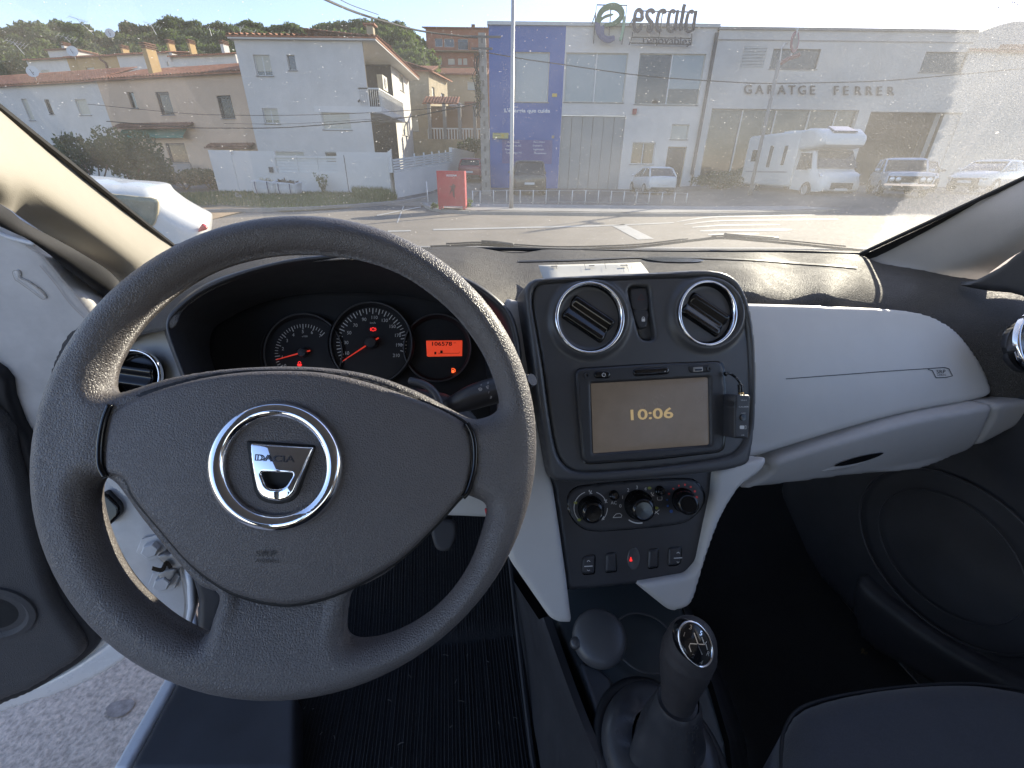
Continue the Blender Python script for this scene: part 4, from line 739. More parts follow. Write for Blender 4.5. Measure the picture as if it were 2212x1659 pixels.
for s, x, y in (('1', 884, 938), ('3', 918, 900), ('5', 970, 930), ('2', 927, 1052), ('4', 975, 1088), ('R', 1012, 1042)): text(m, s, *ZF([(x, y)])[0], 10, CAPd, -18)
m.link('shift_pattern', M_CHROME, gear)

# ---------------- floor, mats, pedals, seat, doors
cp = thing('floor_carpet', 'black carpet covering the front footwells', 'carpet', K(.2, .2, .335)); m = MB(); R = []
for yc in np.linspace(-.6, 1.12, 22):
    z = .335+max(0, yc-.62)*.62; R.append([K(x, yc, z+.0) for x in np.linspace(-.52, .93, 14)])
m.loft(R, closed=False); m.link('carpet_sheet', M_CARPET, cp, smooth=True)
mt = thing('floor_mat', 'black ribbed carpet mat in the driver footwell', 'floor mat', K(-.15, .3, .345))
m = MB(); R = []
for yc in np.linspace(-.25, 1.0, 20): R.append([K(x, yc, .347+max(0, yc-.62)*.62) for x in np.linspace(-.40, .10, 8)])
m.loft(R, closed=False); m.link('mat_pile', M_CARPET, mt, smooth=True)
m = MB(); xs = np.linspace(-.395, .095, 72)
for x in xs: P = np.array([K(x, yc, .350+max(0, yc-.62)*.62) for yc in np.linspace(-.25, 1.0, 14)]); m.tube(P+RNG.normal(0, .0006, P.shape), .0009+RNG.random()*.0006, 4)
o_ = m.link('pile_ribs', M_CARPET, mt); o_['kind'] = 'stuff'
m = MB(); P = cr([K(x, y, .352+max(0, y-.62)*.62) for x, y in ((-.40, -.25), (-.40, .4), (-.39, .97), (-.37, 1.0), (.07, 1.0), (.10, .97), (.10, .4), (.10, -.25))], 6, False); m.tube(P, .005, 6); m.link('binding', mat('mat_binding', (.03, .03, .033), .8), mt)
m = MB()
for k in range(90):
    x, y = RNG.uniform(-.40, .10), RNG.uniform(-.25, .6); a = RNG.uniform(0, 6.28); q = K(x, y, .356); d = np.array([math.cos(a), math.sin(a), 0])*RNG.uniform(.002, .006); m.tube([q-d, q+[0, 0, .001], q+d*[1, .4, 0]], .0004, 3)
m.link('lint', mat('grey_lint', (.25, .24, .23), .9), mt, kind='stuff')
pd = thing('brake_pedal', 'dark rubber brake pedal under the steering column', 'pedal', at([(955, 1160)], .84)[0])
sheet('pedal_pad', cr([(932, 1125), (958, 1120), (984, 1128), (985, 1160), (972, 1188), (945, 1188), (933, 1160)], 4), Plane((958, 1155), .84, 5, 15), mat('worn_pedal_rubber', (.05, .048, .05), .6), pd, cell=4, edge=.005, back=.012)
m = MB(); m.tube(at([(962, 1135), (975, 1090), (985, 1040)], [.86, .88, .86]), .009, 8); m.link('pedal_arm', M_BLACKM, pd)
m = MB(); P = at([(1051, 1098), (1054, 1112)], .60); m.tube(P, .003, 6); rl = m.link('release_lever', mat('red_plastic', (.5, .02, .03), .4), None, loc=P[0]); tag(rl, 'small red lever end beside the steering column', 'lever')
seat = thing('passenger_seat', 'charcoal fabric passenger seat cushion', 'car seat', onZ([(1950, 1580)], .5)[0])
so_ = cr([(1694, 1800), (1692, 1659), (1693, 1600), (1700, 1565), (1724, 1528), (1769, 1507), (1844, 1490), (1956, 1475), (2069, 1468), (2144, 1471), (2240, 1485), (2400, 1520), (2500, 1700), (2400, 1900), (1750, 1900)], 4)
sheet('cushion', so_, HZ(.66, .00062), M_SEAT, seat, cell=9, edge=.045, back=.12, height=lambda Q, d: .02*np.clip(1-((Q[:, 0]-1980)/420)**2, 0, 1), smooth=True)
m = MB(); P, _ = HZ(.652)(so_); m.tube(P+(P-P.mean(0))*-.004+[0, 0, -.01], .0025, 6, closed=True); m.link('cushion_piping', mat('seat_piping', (.02, .022, .026), .7), seat, smooth=True)
m = MB(); m.box(K(.62, -.55, .95), (.24, .07, .32), KA); m.link('backrest', M_SEAT, seat)
mk = onZ([(1862, 1411)], .345)[0]; m = MB()
for k in range(14): a = RNG.uniform(0, 6.28); r = RNG.uniform(0, .007); m.tube([mk+[r*math.cos(a), r*math.sin(a), .002], mk+[r*math.cos(a)+.004, r*math.sin(a)+.003, .006]], .0006, 4)
lf = m.link('dry_leaf_scrap', mat('dry_leaf', (.16, .12, .06), .9), None, loc=mk); tag(lf, 'tiny dry leaf scrap on the black passenger carpet', 'leaf')
# passenger door
PD = Plane3(K(.90, 0, 0), -KX, .0008)
pdr = thing('passenger_door', 'closed dark passenger door with a round speaker grille', 'car door', K(.93, .3, .3))
sheet('door_panel', proj([K(.90, .86, .36), K(.90, .88, 1.02), K(.90, .80, 1.06), K(.90, .12, 1.06), K(.90, .02, .36)]), PD, M_DARK, pdr, cell=14, edge=.01, back=.02)
m = MB(); m.box(K(.955, .15, .70), (.02, .75, .38), KA); m.link('door_skin', M_PAINT, pdr)
gc = K(.888, .47, .66)
for a, b, r in ((.17, .15, .0022), (.125, .11, .0012)):
    m = MB(); m.tube(np.array([gc+KY*a*math.cos(t)+KZ*b*math.sin(t) for t in np.linspace(0, 2*math.pi, 49)[:-1]]), r, 8, closed=True); m.link('speaker_ring', M_DARK, pdr, smooth=True)
sheet('door_capping', cr([(2050, 612), (2100, 604), (2160, 572), (2240, 530), (2300, 700), (2200, 640), (2120, 628)], 3), PD.up(.02), M_DARK, pdr, cell=6, edge=.01, back=.02)
sheet('door_pocket', cr([(1840, 1245), (1900, 1290), (2010, 1370), (2110, 1430), (2300, 1540), (2300, 1700), (2000, 1480), (1850, 1380)], 3), PD.up(.03), M_DARK, pdr, cell=9, edge=.02, back=.05)
# driver's door, standing open
q = np.array([.309, -.951, 0.]); DD = Plane3((-.61, .64, .6), q, .0007)
dd = thing('driver_door', 'open white driver door with dark inner panel and speaker', 'car door', (-.62, .6, .3))
skin = cr([(-330, 380), (-120, 420), (0, 484), (40, 505), (95, 544), (150, 608), (200, 666), (225, 720), (250, 800), (290, 1000), (330, 1150), (300, 1290), (258, 1372), (240, 1400), (190, 1440), (100, 1500), (0, 1537), (-330, 1640)], 3)
sheet('door_shell', skin, DD, M_PAINTD, dd, cell=8, edge=.012, back=.05)
sheet('door_hem', cr([(232, 1395), (262, 1366), (292, 1385), (262, 1432), (150, 1492), (0, 1542), (-330, 1645), (-330, 1600), (0, 1510), (130, 1462)], 3), DD.up(.012), M_PAINT, dd, cell=6, edge=.006, back=.03)
inner = cr([(-330, 660), (-150, 720), (0, 803), (22, 862), (45, 920), (66, 960), (90, 1060), (130, 1190), (180, 1290), (214, 1360), (214, 1390), (190, 1420), (130, 1462), (0, 1527), (-330, 1610)], 3)
sheet('panel_edge', inner, DD.up(.016), M_BLACKM, dd, cell=7, edge=.008, back=.03)
inner2 = cr([(-330, 690), (-150, 790), (0, 905), (30, 990), (52, 1075), (75, 1180), (115, 1300), (172, 1385), (175, 1420), (120, 1462), (0, 1522), (-330, 1600)], 3)
sheet('door_card', inner2, DD.up(.034), M_DOORP, dd, cell=7, edge=.016, back=.04)
o, n = DD.up(.034)([(-20, 1325)]); m = MB(); m.loft(lathe(o[0], n[0], [(.066, -.004), (.064, .004), (.055, .006), (.048, 0), (.045, -.004)], 44, ref=(0, 0, 1), ell=(.95, 1.05)), capa=False, capb=False); m.link('speaker_surround', M_DOORP, dd, smooth=40)
m = MB(); m.loft(lathe(o[0], n[0], [(.046, -.002), (.03, .002), (.0003, .004)], 36, ref=(0, 0, 1), ell=(.95, 1.05)), capa=False); m.link('speaker_grille', mat('speaker_mesh', (.02, .02, .02), .6, bump=('leather', 600, 1, .002)), dd, smooth=True)
pl2 = cr(ZA([(85, 290), (110, 280), (128, 300), (125, 325), (180, 350), (250, 400), (283, 440), (275, 457), (250, 445), (190, 400), (120, 350), (100, 335)]), 3)
m = MB(); stroke(m, np.concatenate([pl2, pl2[:1]]), 1.6, DD, .003); m.link('hole_edge', M_STEEL, dd)
sheet('cover_plate', pl2, DD.up(.002), M_PAINTD, dd, cell=4, edge=.001, back=.003)
m = MB(); stroke(m, cr(ZA([(165, 130), (270, 200), (380, 330), (470, 430), (555, 540)]), 5, False), 3, DD, .003); stroke(m, cr(ZA([(250, 250), (350, 370), (430, 480), (520, 570)]), 5, False), 2, DD, .003); m.link('panel_fold', mat('sealant_beige', (.45, .40, .36), .7), dd)
m = MB(); P, n = DD.up(.004)(cr(ZA([(-200, -40), (0, 60), (100, 95), (212, 122)]), 5, False)); m.tube(P, .003, 8); m.link('chrome_edge', M_PAINT, dd, smooth=True)
m = MB(); P, n = DD.up(.002)(cr(ZA([(0, 470), (60, 490), (120, 530), (180, 575), (190, 585), (100, 575), (0, 570)]), 3)); 
# ================================================================== OUTSIDE
Z1 = lambda P: [(x/3.0, y/3.0) for x, y in P]
Z2 = lambda P: [(484+x/3.0, y/3.0) for x, y in P]
Z3 = lambda P: [(1019.6+x/3.0, y/3.0) for x, y in P]
Z4 = lambda P: [(1555.4+x*.3646, y*.3646) for x, y in P]
X_WHITE = mat('white_stucco', (.60, .57, .53), .85, mottle=.10, mscale=.8, bump=('noise', 20, .4, .01))
X_WHITE2 = mat('white_smooth_render', (.64, .62, .59), .8, mottle=.04, mscale=.4)
X_GREYW = mat('pale_grey_render', (.50, .48, .45), .85, mottle=.13, mscale=.5, bump=('noise', 12, .3, .01))
X_BEIGE = mat('beige_render', (.56, .41, .29), .85, mottle=.08, mscale=.6, bump=('noise', 15, .3, .008))
X_OCHRE = mat('ochre_render', (.45, .30, .13), .85, mottle=.14, mscale=.7)
X_STONE = mat('sand_stone_render', (.36, .30, .20), .9, mottle=.22, mscale=1.5)
X_BRICK = mat('red_brick_wall', (.30, .13, .08), .9, mottle=.2, mscale=2)
X_TILE = mat('terracotta_tile', (.34, .14, .075), .85, mottle=.42, mscale=3.5)
X_TILED = mat('weathered_terracotta', (.20, .10, .065), .9, mottle=.5, mscale=4)
X_BLUE = mat('blue_painted_wall', (.006, .085, .33), .6, mottle=.05, mscale=.6)
X_SHUT = mat('pale_roller_shutter', (.50, .48, .40), .6, bump=('noise', 3, .1))
X_FRAME = mat('window_frame_white', (.6, .6, .58), .5)
X_FDARK = mat('window_frame_dark', (.06, .06, .065), .5)
X_GLASS = mat('window_glass_dark', (.02, .025, .03), .06, spec=.8)
X_GLASSB = mat('window_blind_behind_glass', (.22, .26, .27), .12, spec=.8)
X_IRON = mat('painted_iron', (.07, .07, .07), .5)
X_CONC = mat('weathered_concrete', (.30, .28, .25), .9, mottle=.3, mscale=3, bump=('noise', 20, .5, .01))
X_GALV = mat('galvanised_steel', (.42, .42, .41), .45, metal=.5, mottle=.1)
X_ASPH = mat('asphalt', (.20, .17, .135), .9, mottle=.16, mscale=1.2, bump=('noise', 60, .5, .006))
X_ASPH2 = mat('worn_forecourt_asphalt', (.10, .10, .10), .92, mottle=.3, mscale=.5, bump=('noise', 40, .5, .008))
X_PAVE = mat('pavement_concrete', (.26, .25, .235), .9, mottle=.15, mscale=1.0, bump=('noise', 30, .4, .005))
X_MARK = mat('road_marking_paint', (.40, .385, .35), .7, mottle=.12, mscale=3)
X_EARTH = mat('sandy_earth', (.36, .25, .14), .95, mottle=.2, mscale=2, bump=('noise', 10, .8, .03))
X_LEAF = mat('pine_foliage', (.09, .112, .052), .8, mottle=.45, mscale=.6, leaf=True)
X_LEAF2 = mat('shrub_foliage', (.055, .08, .035), .7, mottle=.5, mscale=2, leaf=True)
X_GRASS = mat('short_grass', (.07, .105, .04), .8, mottle=.4, mscale=2, leaf=True)
X_BARK = mat('pine_bark', (.14, .09, .06), .95, mottle=.3)
X_RED = mat('red_board_paint', (.42, .02, .035), .5, mottle=.15, mscale=6)
X_BLK = mat('black_rubber_tyre', (.02, .02, .02), .8)
X_CGL = mat('car_window_glass', (.02, .024, .026), .05, spec=.9)
X_CWHITE = mat('white_car_body', (.60, .61, .60), .3, coat=.5)
X_CDARK = mat('dark_brown_grey_car_body', (.035, .033, .034), .3, coat=.6)
X_CBLUE = mat('pale_blue_grey_car_body', (.26, .33, .42), .3, coat=.5)
X_CRED = mat('dark_red_car_body', (.22, .015, .03), .35, coat=.4)
X_TAIL = mat('red_tail_lamp', (.35, .01, .015), .2)
X_LAMP = mat('clear_head_lamp', (.6, .62, .62), .1, metal=.3)
X_LETTER = mat('dark_letter_metal', (.035, .035, .05), .5)
X_GATE = mat('grey_folding_gate', (.27, .28, .27), .6, mottle=.06, mscale=.6)
UP = np.array([0, 0, 1.0])

# ---------------- ground, road, pavements
def flat(name, pts, z, m_, kind='structure', bumpy=0):
    P = np.array([[p[0], p[1], z] for p in pts]); o = link_mesh(name, P, [tuple(range(len(P)))], m_, None, False, None, None, kind); return o
def rise(x, y): return .42*min(1, max(0, (x-9.5)/5))*min(1, max(0, (y-15.5)/3))-.30*min(1, max(0, (-x-1.6)/1.6))*min(1, max(0, (9-y)/4))
def grid(name, x0, x1, y0, y1, nx, ny, zf, m_, kind='structure'):
    X = np.linspace(x0, x1, nx); Y = np.linspace(y0, y1, ny); V = [[x, y, zf(x, y)] for y in Y for x in X]
    return link_mesh(name, V, [(j*nx+i, j*nx+i+1, (j+1)*nx+i+1, (j+1)*nx+i) for j in range(ny-1) for i in range(nx-1)], m_, None, True, None, None, kind)
flat('ground', [(-900, -300), (900, -300), (900, 1500), (-900, 1500)], -.42, X_ASPH2)
grid('forecourt', -45, 60, -40, 52, 106, 93, rise, X_ASPH2)
flat('road', [(-60, -12), (-3.2, 7.4), (0, 7.6), (30, 9.5), (60, 10), (60, 20.6), (22, 18.6), (16.5, 18.0), (10, 15.3), (4.4, 14.15), (-1.2, 14.15), (-4.0, 15.3), (-5.0, 14.9), (-6.5, 13.2), (-12, 9.8), (-60, 6)], .012, X_ASPH)
flat('parking_ground', [(-1.6, -30), (12, -30), (12, 7.0), (-1.6, 7.0)], .008, mat('coarse_parking_asphalt', (.64, .52, .42), .95, mottle=.45, mscale=90, bump=('noise', 90, 1, .006)))
st_ = onZ([(228, 1530), (240, 1518), (262, 1512), (284, 1510), (292, 1516), (286, 1530), (268, 1545), (246, 1550), (232, 1545)], .012); link_mesh('oil_stain', st_, [tuple(range(len(st_)))], mat('old_oil_stain', (.36, .30, .26), .8, mottle=.4, mscale=60), None, False, kind='structure')
pv = bpy.data.materials.new('reddish_block_paving'); pv.use_nodes = True; N = pv.node_tree.nodes; L = pv.node_tree.links; bt = N.new('ShaderNodeTexBrick'); bt.inputs['Color1'].default_value = (.28, .20, .15, 1); bt.inputs['Color2'].default_value = (.33, .25, .19, 1); bt.inputs['Mortar'].default_value = (.14, .11, .09, 1); bt.inputs['Scale'].default_value = 1; bt.inputs['Brick Width'].default_value = .2; bt.inputs['Row Height'].default_value = .2; bt.inputs['Mortar Size'].default_value = .008; bt.offset = 0
tcn = N.new('ShaderNodeTexCoord'); L.new(tcn.outputs['Object'], bt.inputs['Vector']); L.new(bt.outputs['Color'], N['Principled BSDF'].inputs['Base Color']); N['Principled BSDF'].inputs['Roughness'].default_value = .9
m = MB(); m.add([[-3.5, 5.2, .10], [30, 6.6, .10], [30, 9.0, .10], [0, 7.4, .10], [-3.5, 7.2, .10]], [(0, 1, 2, 3, 4)]); m.link('pavement', pv, kind='structure')
def kerb(name, pts, z, w_=.16, m_=None):
    m = MB(); P = cr(np.array([[x, y, z] for x, y in pts]), 5, False); T = np.gradient(P, axis=0); T /= np.linalg.norm(T, axis=1)[:, None]; S_ = np.cross(T, UP)*w_/2
    m.loft(np.array([P-S_-[0, 0, .15], P-S_+[0, 0, .0], P+S_, P+S_-[0, 0, .15]]).transpose(1, 0, 2), closed=True); return m.link(name, m_ or X_PAVE, kind='structure')
kerb('kerb', [(-3.5, 7.3), (0, 7.45), (30, 9.05)], .12)
kerb('kerb', [(-3.4, 17.6), (-2.6, 15.3), (-1.4, 14.35), (.5, 14.3), (4.4, 14.35), (8, 15.3), (12, 17.0), (17, 19.3), (24, 21.6), (36, 23)], .10)
m = MB(); m.add([[-3.3, 17.6, .11], [-2.5, 15.4, .11], [-1.3, 14.45, .11], [4.4, 14.45, .11], [8, 15.4, .11], [12, 17.1, .11], [12, 18.3, .11], [7, 17.2, .11], [-1, 17.2, .11]], [(0, 1, 2, 3, 4, 5, 6, 7, 8)]); m.link('pavement', X_PAVE, kind='structure')
kerb('kerb', [(-12, 12.4), (-7.6, 14.3), (-6.2, 15.4), (-5.0, 17.3), (-4.4, 18.6), (-4.0, 21.5)], .11)
# side street climbing beyond the white wall
R = [[[-4.7+.07*(y-20)*1.0, y, .016+max(0, y-25)*.045], [-1.9-.02*(y-20), y, .016+max(0, y-25)*.045]] for y in np.linspace(17, 60, 16)]
m = MB(); m.loft(R, closed=False); m.link('side_street', X_ASPH, kind='structure')
R = [[[-1.9-.02*(y-20), y, .03+max(0, y-25)*.045], [-1.9-.02*(y-20)+.0, y, -.3], [-1.0, y, -.3]] for y in (22, 60)]
def marking(pts, z=.020):
    P = onZ(pts, z); m = MB(); m.add(P, [tuple(range(len(P)))]); return m
mk = thing('road_markings', 'worn white lines painted on the road and side street', 'road markings', (1, 11, .02)); mk['kind'] = 'structure'
def mark(n, pts): marking(pts).link(n, X_MARK, mk)
def line(n, a, b, t=3.0): mark(n, [(a[0], a[1]-t/2), (b[0], b[1]-t/2), (b[0], b[1]+t/2), (a[0], a[1]+t/2)])
line('edge_line', (838, 499.5), (888, 498.2), 3); line('edge_line', (936, 496), (1296, 487.5), 3.2); line('edge_line', (1296, 487.5), (1455, 481), 2.0)
mark('bay_mark', Z3([(905, 1462), (985, 1452), (1180, 1547), (1075, 1553)]))
for s_, th in (([(1462, 479), (1510, 471.5), (1555, 468), (1640, 466.5), (1760, 464)], 2.6), ([(1478, 485), (1530, 478.5), (1580, 476), (1700, 474.5), (1810, 473.5)], 2.8), ([(1495, 491), (1550, 487), (1600, 485.7), (1685, 485)], 3.4), ([(1512, 499), (1570, 497), (1640, 496.5), (1710, 496)], 4.4), ([(1530, 507), (1590, 505.5), (1640, 505)], 4.2)):
    q = cr(s_, 3, False); mk_ = len(q); w0 = th*np.clip(np.linspace(.5, 2.5, mk_), 0, 1)*np.clip(np.linspace(4, .5, mk_), 0, 1)/2; mark('hatch_stripe', [(x, y-w) for (x, y), w in zip(q, w0)]+[(x, y+w) for (x, y), w in zip(q[::-1], w0[::-1])])
mark('street_line', Z2([(990, 1393), (1275, 1338), (1275, 1344), (990, 1400)])); mark('street_line', Z2([(1118, 1442), (1160, 1335), (1168, 1335), (1128, 1444)]))
# earth patch and verge
g_ = onZ([(395, 452), (450, 447), (530, 441), (600, 440), (560, 449), (500, 463), (440, 478), (380, 486), (330, 470)], .03); link_mesh('sandy_earth_patch', g_, [tuple(range(len(g_)))], X_EARTH, None, False, kind='structure')
vg = onZ([(300, 424), (484, 413), (777, 416), (858, 428), (856, 434), (810, 442), (720, 451), (610, 456), (560, 450), (484, 445), (380, 450), (300, 440)], .035); link_mesh('verge_soil', vg, [tuple(range(len(vg)))], mat('mossy_soil', (.10, .10, .05), .95, mottle=.4, mscale=2), None, False, kind='structure')
def blades(n, outline, h0, h1, w_, z0=.03, tall=None):
    poly = onZ(outline, z0)[:, :2]; lo, hi = poly.min(0), poly.max(0); V = []; Fc = []
    Q = lo+RNG.random((n*3, 2))*(hi-lo); Q = Q[inside(Q, [poly])][:n]
    for x, y in Q:
        a = RNG.uniform(0, 6.28); h = RNG.uniform(h0, h1); b = len(V); dx, dy = math.cos(a)*w_, math.sin(a)*w_; l = RNG.normal(0, h*.3, 2)
        V += [[x-dx, y-dy, z0], [x+dx, y+dy, z0], [x+l[0], y+l[1], z0+h]]; Fc.append((b, b+1, b+2))
    return V, Fc
V, Fc = blades(13000, [(300, 424), (484, 414), (777, 417), (856, 429), (854, 434), (800, 442), (720, 449), (610, 453), (560, 448), (480, 443), (380, 448), (300, 438)], .05, .17, .012); link_mesh('verge_grass', V, Fc, X_GRASS, None, False, kind='stuff')
V, Fc = blades(2600, [(760, 414), (800, 412), (856, 424), (858, 431), (820, 436), (770, 428)], .15, .42, .02); link_mesh('tall_weeds', V, Fc, X_GRASS, None, False, kind='stuff')

# ---------------- a wall in space: photo points -> metres along it, openings cut through it, windows set in
class Wall:
    def __init__(s, O, U, par=None):
        s.O = np.array([O[0], O[1], 0.0]); U = np.array([U[0], U[1], 0.0]); s.U = U/np.linalg.norm(U); s.n = np.cross(s.U, UP)
        if s.n @ (np.array([0, 0, 0])-s.O) < 0: s.n = -s.n
        s.par = par
        s.mpp = 1
    def uz(s, p):
        r = rays([p])[0]; t = ((s.O-CP) @ s.n)/(r @ s.n); P = CP+r*t; return (P-s.O) @ s.U, P[2]
    def P(s, u, z, o=0): return s.O+s.U*u+UP*z+s.n*o
    def __call__(s, p):
        r = rays(p); t = ((s.O-CP) @ s.n)/(r @ s.n); return CP+r*t[:, None], np.repeat(s.n[None], len(r), 0)
    def box(s, m, u0, u1, z0, z1, o0, o1): return m.box(s.P((u0+u1)/2, (z0+z1)/2, (o0+o1)/2), (abs(u1-u0)/2, abs(o1-o0)/2, abs(z1-z0)/2), [s.U, s.n, UP])
    def slab(s, name, u0, u1, z0, z1, holes, m_, depth=.25, par=None, ztop=None, label=None):
        us = sorted({u0, u1, *[h[0] for h in holes], *[h[1] for h in holes]}); zs = sorted({z0, z1, *[h[2] for h in holes], *[h[3] for h in holes]}); m = MB()
        zt = (lambda u, z: z if ztop is None or z < z1-1e-6 else ztop(u))
        for a, b in zip(us[:-1], us[1:]):
            for c, d in zip(zs[:-1], zs[1:]):
                cu, cz = (a+b)/2, (c+d)/2
                if any(h[0] < cu < h[1] and h[2] < cz < h[3] for h in holes): continue
                m.add([s.P(a, zt(a, c)), s.P(b, zt(b, c)), s.P(b, zt(b, d)), s.P(a, zt(a, d))], [(0, 1, 2, 3)])
        for a, b, c, d in holes:
            f = [(a, c), (b, c), (b, d), (a, d)]
            for k in range(4): p, q = f[k], f[(k+1) % 4]; m.add([s.P(*p), s.P(*q), s.P(*q, -depth), s.P(*p, -depth)], [(0, 1, 2, 3)])
        return m.link(name, m_, par or s.par, label=label)
    def rect(s, a, b): (u0, z1), (u1, z0) = s.uz(a), s.uz(b); return (min(u0, u1), max(u0, u1), min(z0, z1), max(z0, z1))
    def window(s, h, kind='shutter', par=None, sill=True, d=.16, fm=None, label=None, name='window'):
        par = par or s.par; u0, u1, z0, z1 = h; m = MB(); t = .05 if u1-u0 > .6 else .035
        for q in ((u0, u0+t, z0, z1), (u1-t, u1, z0, z1), (u0+t, u1-t, z0, z0+t), (u0+t, u1-t, z1-t, z1)): s.box(m, *q, -d, -d+.06)
        if kind in ('glass2', 'half'): s.box(m, (u0+u1)/2-t/2, (u0+u1)/2+t/2, z0+t, z1-t, -d, -d+.05)
        w_ = m.link(name, fm or X_FRAME, par, label=label)
        def pane(n_, z0_, z1_, mm, o): m = MB(); s.box(m, u0+t, u1-t, z0_, z1_, o-.02, o); return m.link(n_, mm, w_)
        if kind == 'shutter' or kind == 'half':
            zz = z0+t if kind == 'shutter' else z0+t+(z1-z0)*.18
            m = MB(); n_ = max(4, int((z1-zz)/.09)); hs = np.linspace(zz, z1-t, n_+1)
            for a, b in zip(hs[:-1], hs[1:]): s.box(m, u0+t, u1-t, a+.008, b, -d+.0, -d+.045)
            s.box(m, u0+t, u1-t, zz, z1-t, -d-.01, -d+.03); k = m.link('shutter', X_SHUT, w_)
            if kind == 'half': pane('pane', z0+t, zz, X_GLASS, -d+.02)
        elif kind == 'blind': pane('pane', z0+t, z1-t, X_GLASSB, -d+.02)
        else: pane('pane', z0+t, z1-t, X_GLASS, -d+.02)
        if kind == 'bars':
            m = MB()
            for u in np.arange(u0+.06, u1-.03, .13): s.box(m, u-.01, u+.01, z0, z1, .0, .02)
            s.box(m, u0, u1, z0+.1, z0+.13, .0, .03); s.box(m, u0, u1, z1-.13, z1-.1, .0, .03); m.link('grille', X_IRON, w_)
        if sill: m = MB(); s.box(m, u0-.06, u1+.06, z0-.05, z0-.002, -d+.02, .05); m.link('sill', X_PAVE, w_)
        return w_
# one curved roof tile, shared by every eave tile
TILE = None
def tile_data():
    global TILE
    if TILE is None:
        m = MB(); R = []
        for y, r in ((0, .105), (.42, .085)):
            R.append([[r*math.cos(t), y, r*math.sin(t)*.8] for t in np.linspace(0, math.pi, 7)]+[[(r-.02)*math.cos(t), y, (r-.02)*math.sin(t)*.8] for t in np.linspace(math.pi, 0, 7)])
        m.loft(R); V = np.concatenate(m.V); TILE = bpy.data.meshes.new('roof_tile'); TILE.from_pydata(V.tolist(), [], m.F); TILE.materials.append(X_TILE)
    return TILE
def eave_tiles(par, A, B, back, pitch=.26, up=.12):
    A, B = np.array(A, float), np.array(B, float); L_ = np.linalg.norm(B-A); n = max(2, int(L_/pitch)); U = (B-A)/L_; bk = np.array([back[0], back[1], 0.0]); bk /= np.linalg.norm(bk)
    base = np.array(ROOTLOC[par.name])
    for k in range(n):
        p = A+U*(k+.5)*L_/n; o = bpy.data.objects.new('roof_tile', tile_data()); COL.objects.link(o); o.parent = par
        o.matrix_local = Matrix(((U[0]*1, bk[0], 0, p[0]-base[0]), (U[1], bk[1], 0, p[1]-base[1]), (U[2], .28, 1, p[2]-base[2]+up+RNG.normal(0, .008)), (0, 0, 0, 1)))
def roof(par, A, B, back, run, riseh, name='roof', m_=None, thick=.08, pitch=.26):
    """corrugated tiled slope from eave A-B, going back by run and up by riseh"""
    A, B = np.array(A, float), np.array(B, float); bk = np.array([back[0], back[1], 0.0]); bk = bk/np.linalg.norm(bk)*run+UP*riseh; L_ = np.linalg.norm(B-A); n = int(L_/pitch)*6
    R = []
    nr = max(2, int(run/.35))
    for j in range(nr+1):
        row = []
        for i in range(n+1):
            p = A+(B-A)*i/n+bk*j/nr; row.append(p+UP*(.06*abs(math.sin(math.pi*i/6))+.0))
        R.append(row)
        if 0 < j < nr: R.append([q+UP*.022 for q in row])
    m = MB(); m.loft(R, closed=False); m.add([A, B, B-UP*thick, A-UP*thick, A+bk-UP*thick, B+bk-UP*thick], [(0, 1, 2, 3), (3, 2, 5, 4)]); return m.link(name, m_ or X_TILE, par)
def chimney(par, W, px0, px1, m_, bands=True, depth=.7, off=-1.0):
    (u0, z1), (u1, z0) = W.uz(px0), W.uz(px1); u0, u1 = min(u0, u1), max(u0, u1); m = MB(); W.box(m, u0, u1, z0-.3, z1-.35, off-depth, off); c = m.link('chimney', m_, par)
    m = MB()
    for k in range(3): W.box(m, u0-.06, u1+.06, z1-.35+k*.13, z1-.30+k*.13, off-depth-.06, off+.06)
    W.box(m, u0+.1, u1-.1, z1-.35, z1-.1, off-depth+.1, off-.1); m.link('chimney_cowl', X_TILED, c)

# ---------------- white three-storey house
hw = thing('white_house', 'tall white stucco house with corner balcony and tiled eaves', 'house', (-13.4, 33, 0))
Wf = Wall((-17.33, 33), (1, 0), hw); Ws = Wall((-9.45, 33), (0, 1), hw)
H1 = Wf.rect(*Z2([(185, 355), (318, 492)])); H2 = Wf.rect(*Z2([(403, 355), (472, 456)])); H3 = Wf.rect(*Z2([(244, 702), (364, 802)])); H4 = Wf.rect(*Z2([(622, 706), (828, 842)])); H5 = Wf.rect(*Z2([(300, 982), (530, 1060)])); H6 = Wf.rect(*Z2([(655, 985), (862, 1055)]))
ZT = 8.15
Wf.slab('front_wall', 0, 7.88, -.2, ZT, [H1, H2, H3, H4, H5, H6], X_WHITE)
Wf.window(H1, 'half'); Wf.window(H2, 'glass'); Wf.window(H3, 'half'); Wf.window(H4, 'shutter'); Wf.window(H5, 'shutter', sill=False); Wf.window(H6, 'bars', sill=False)
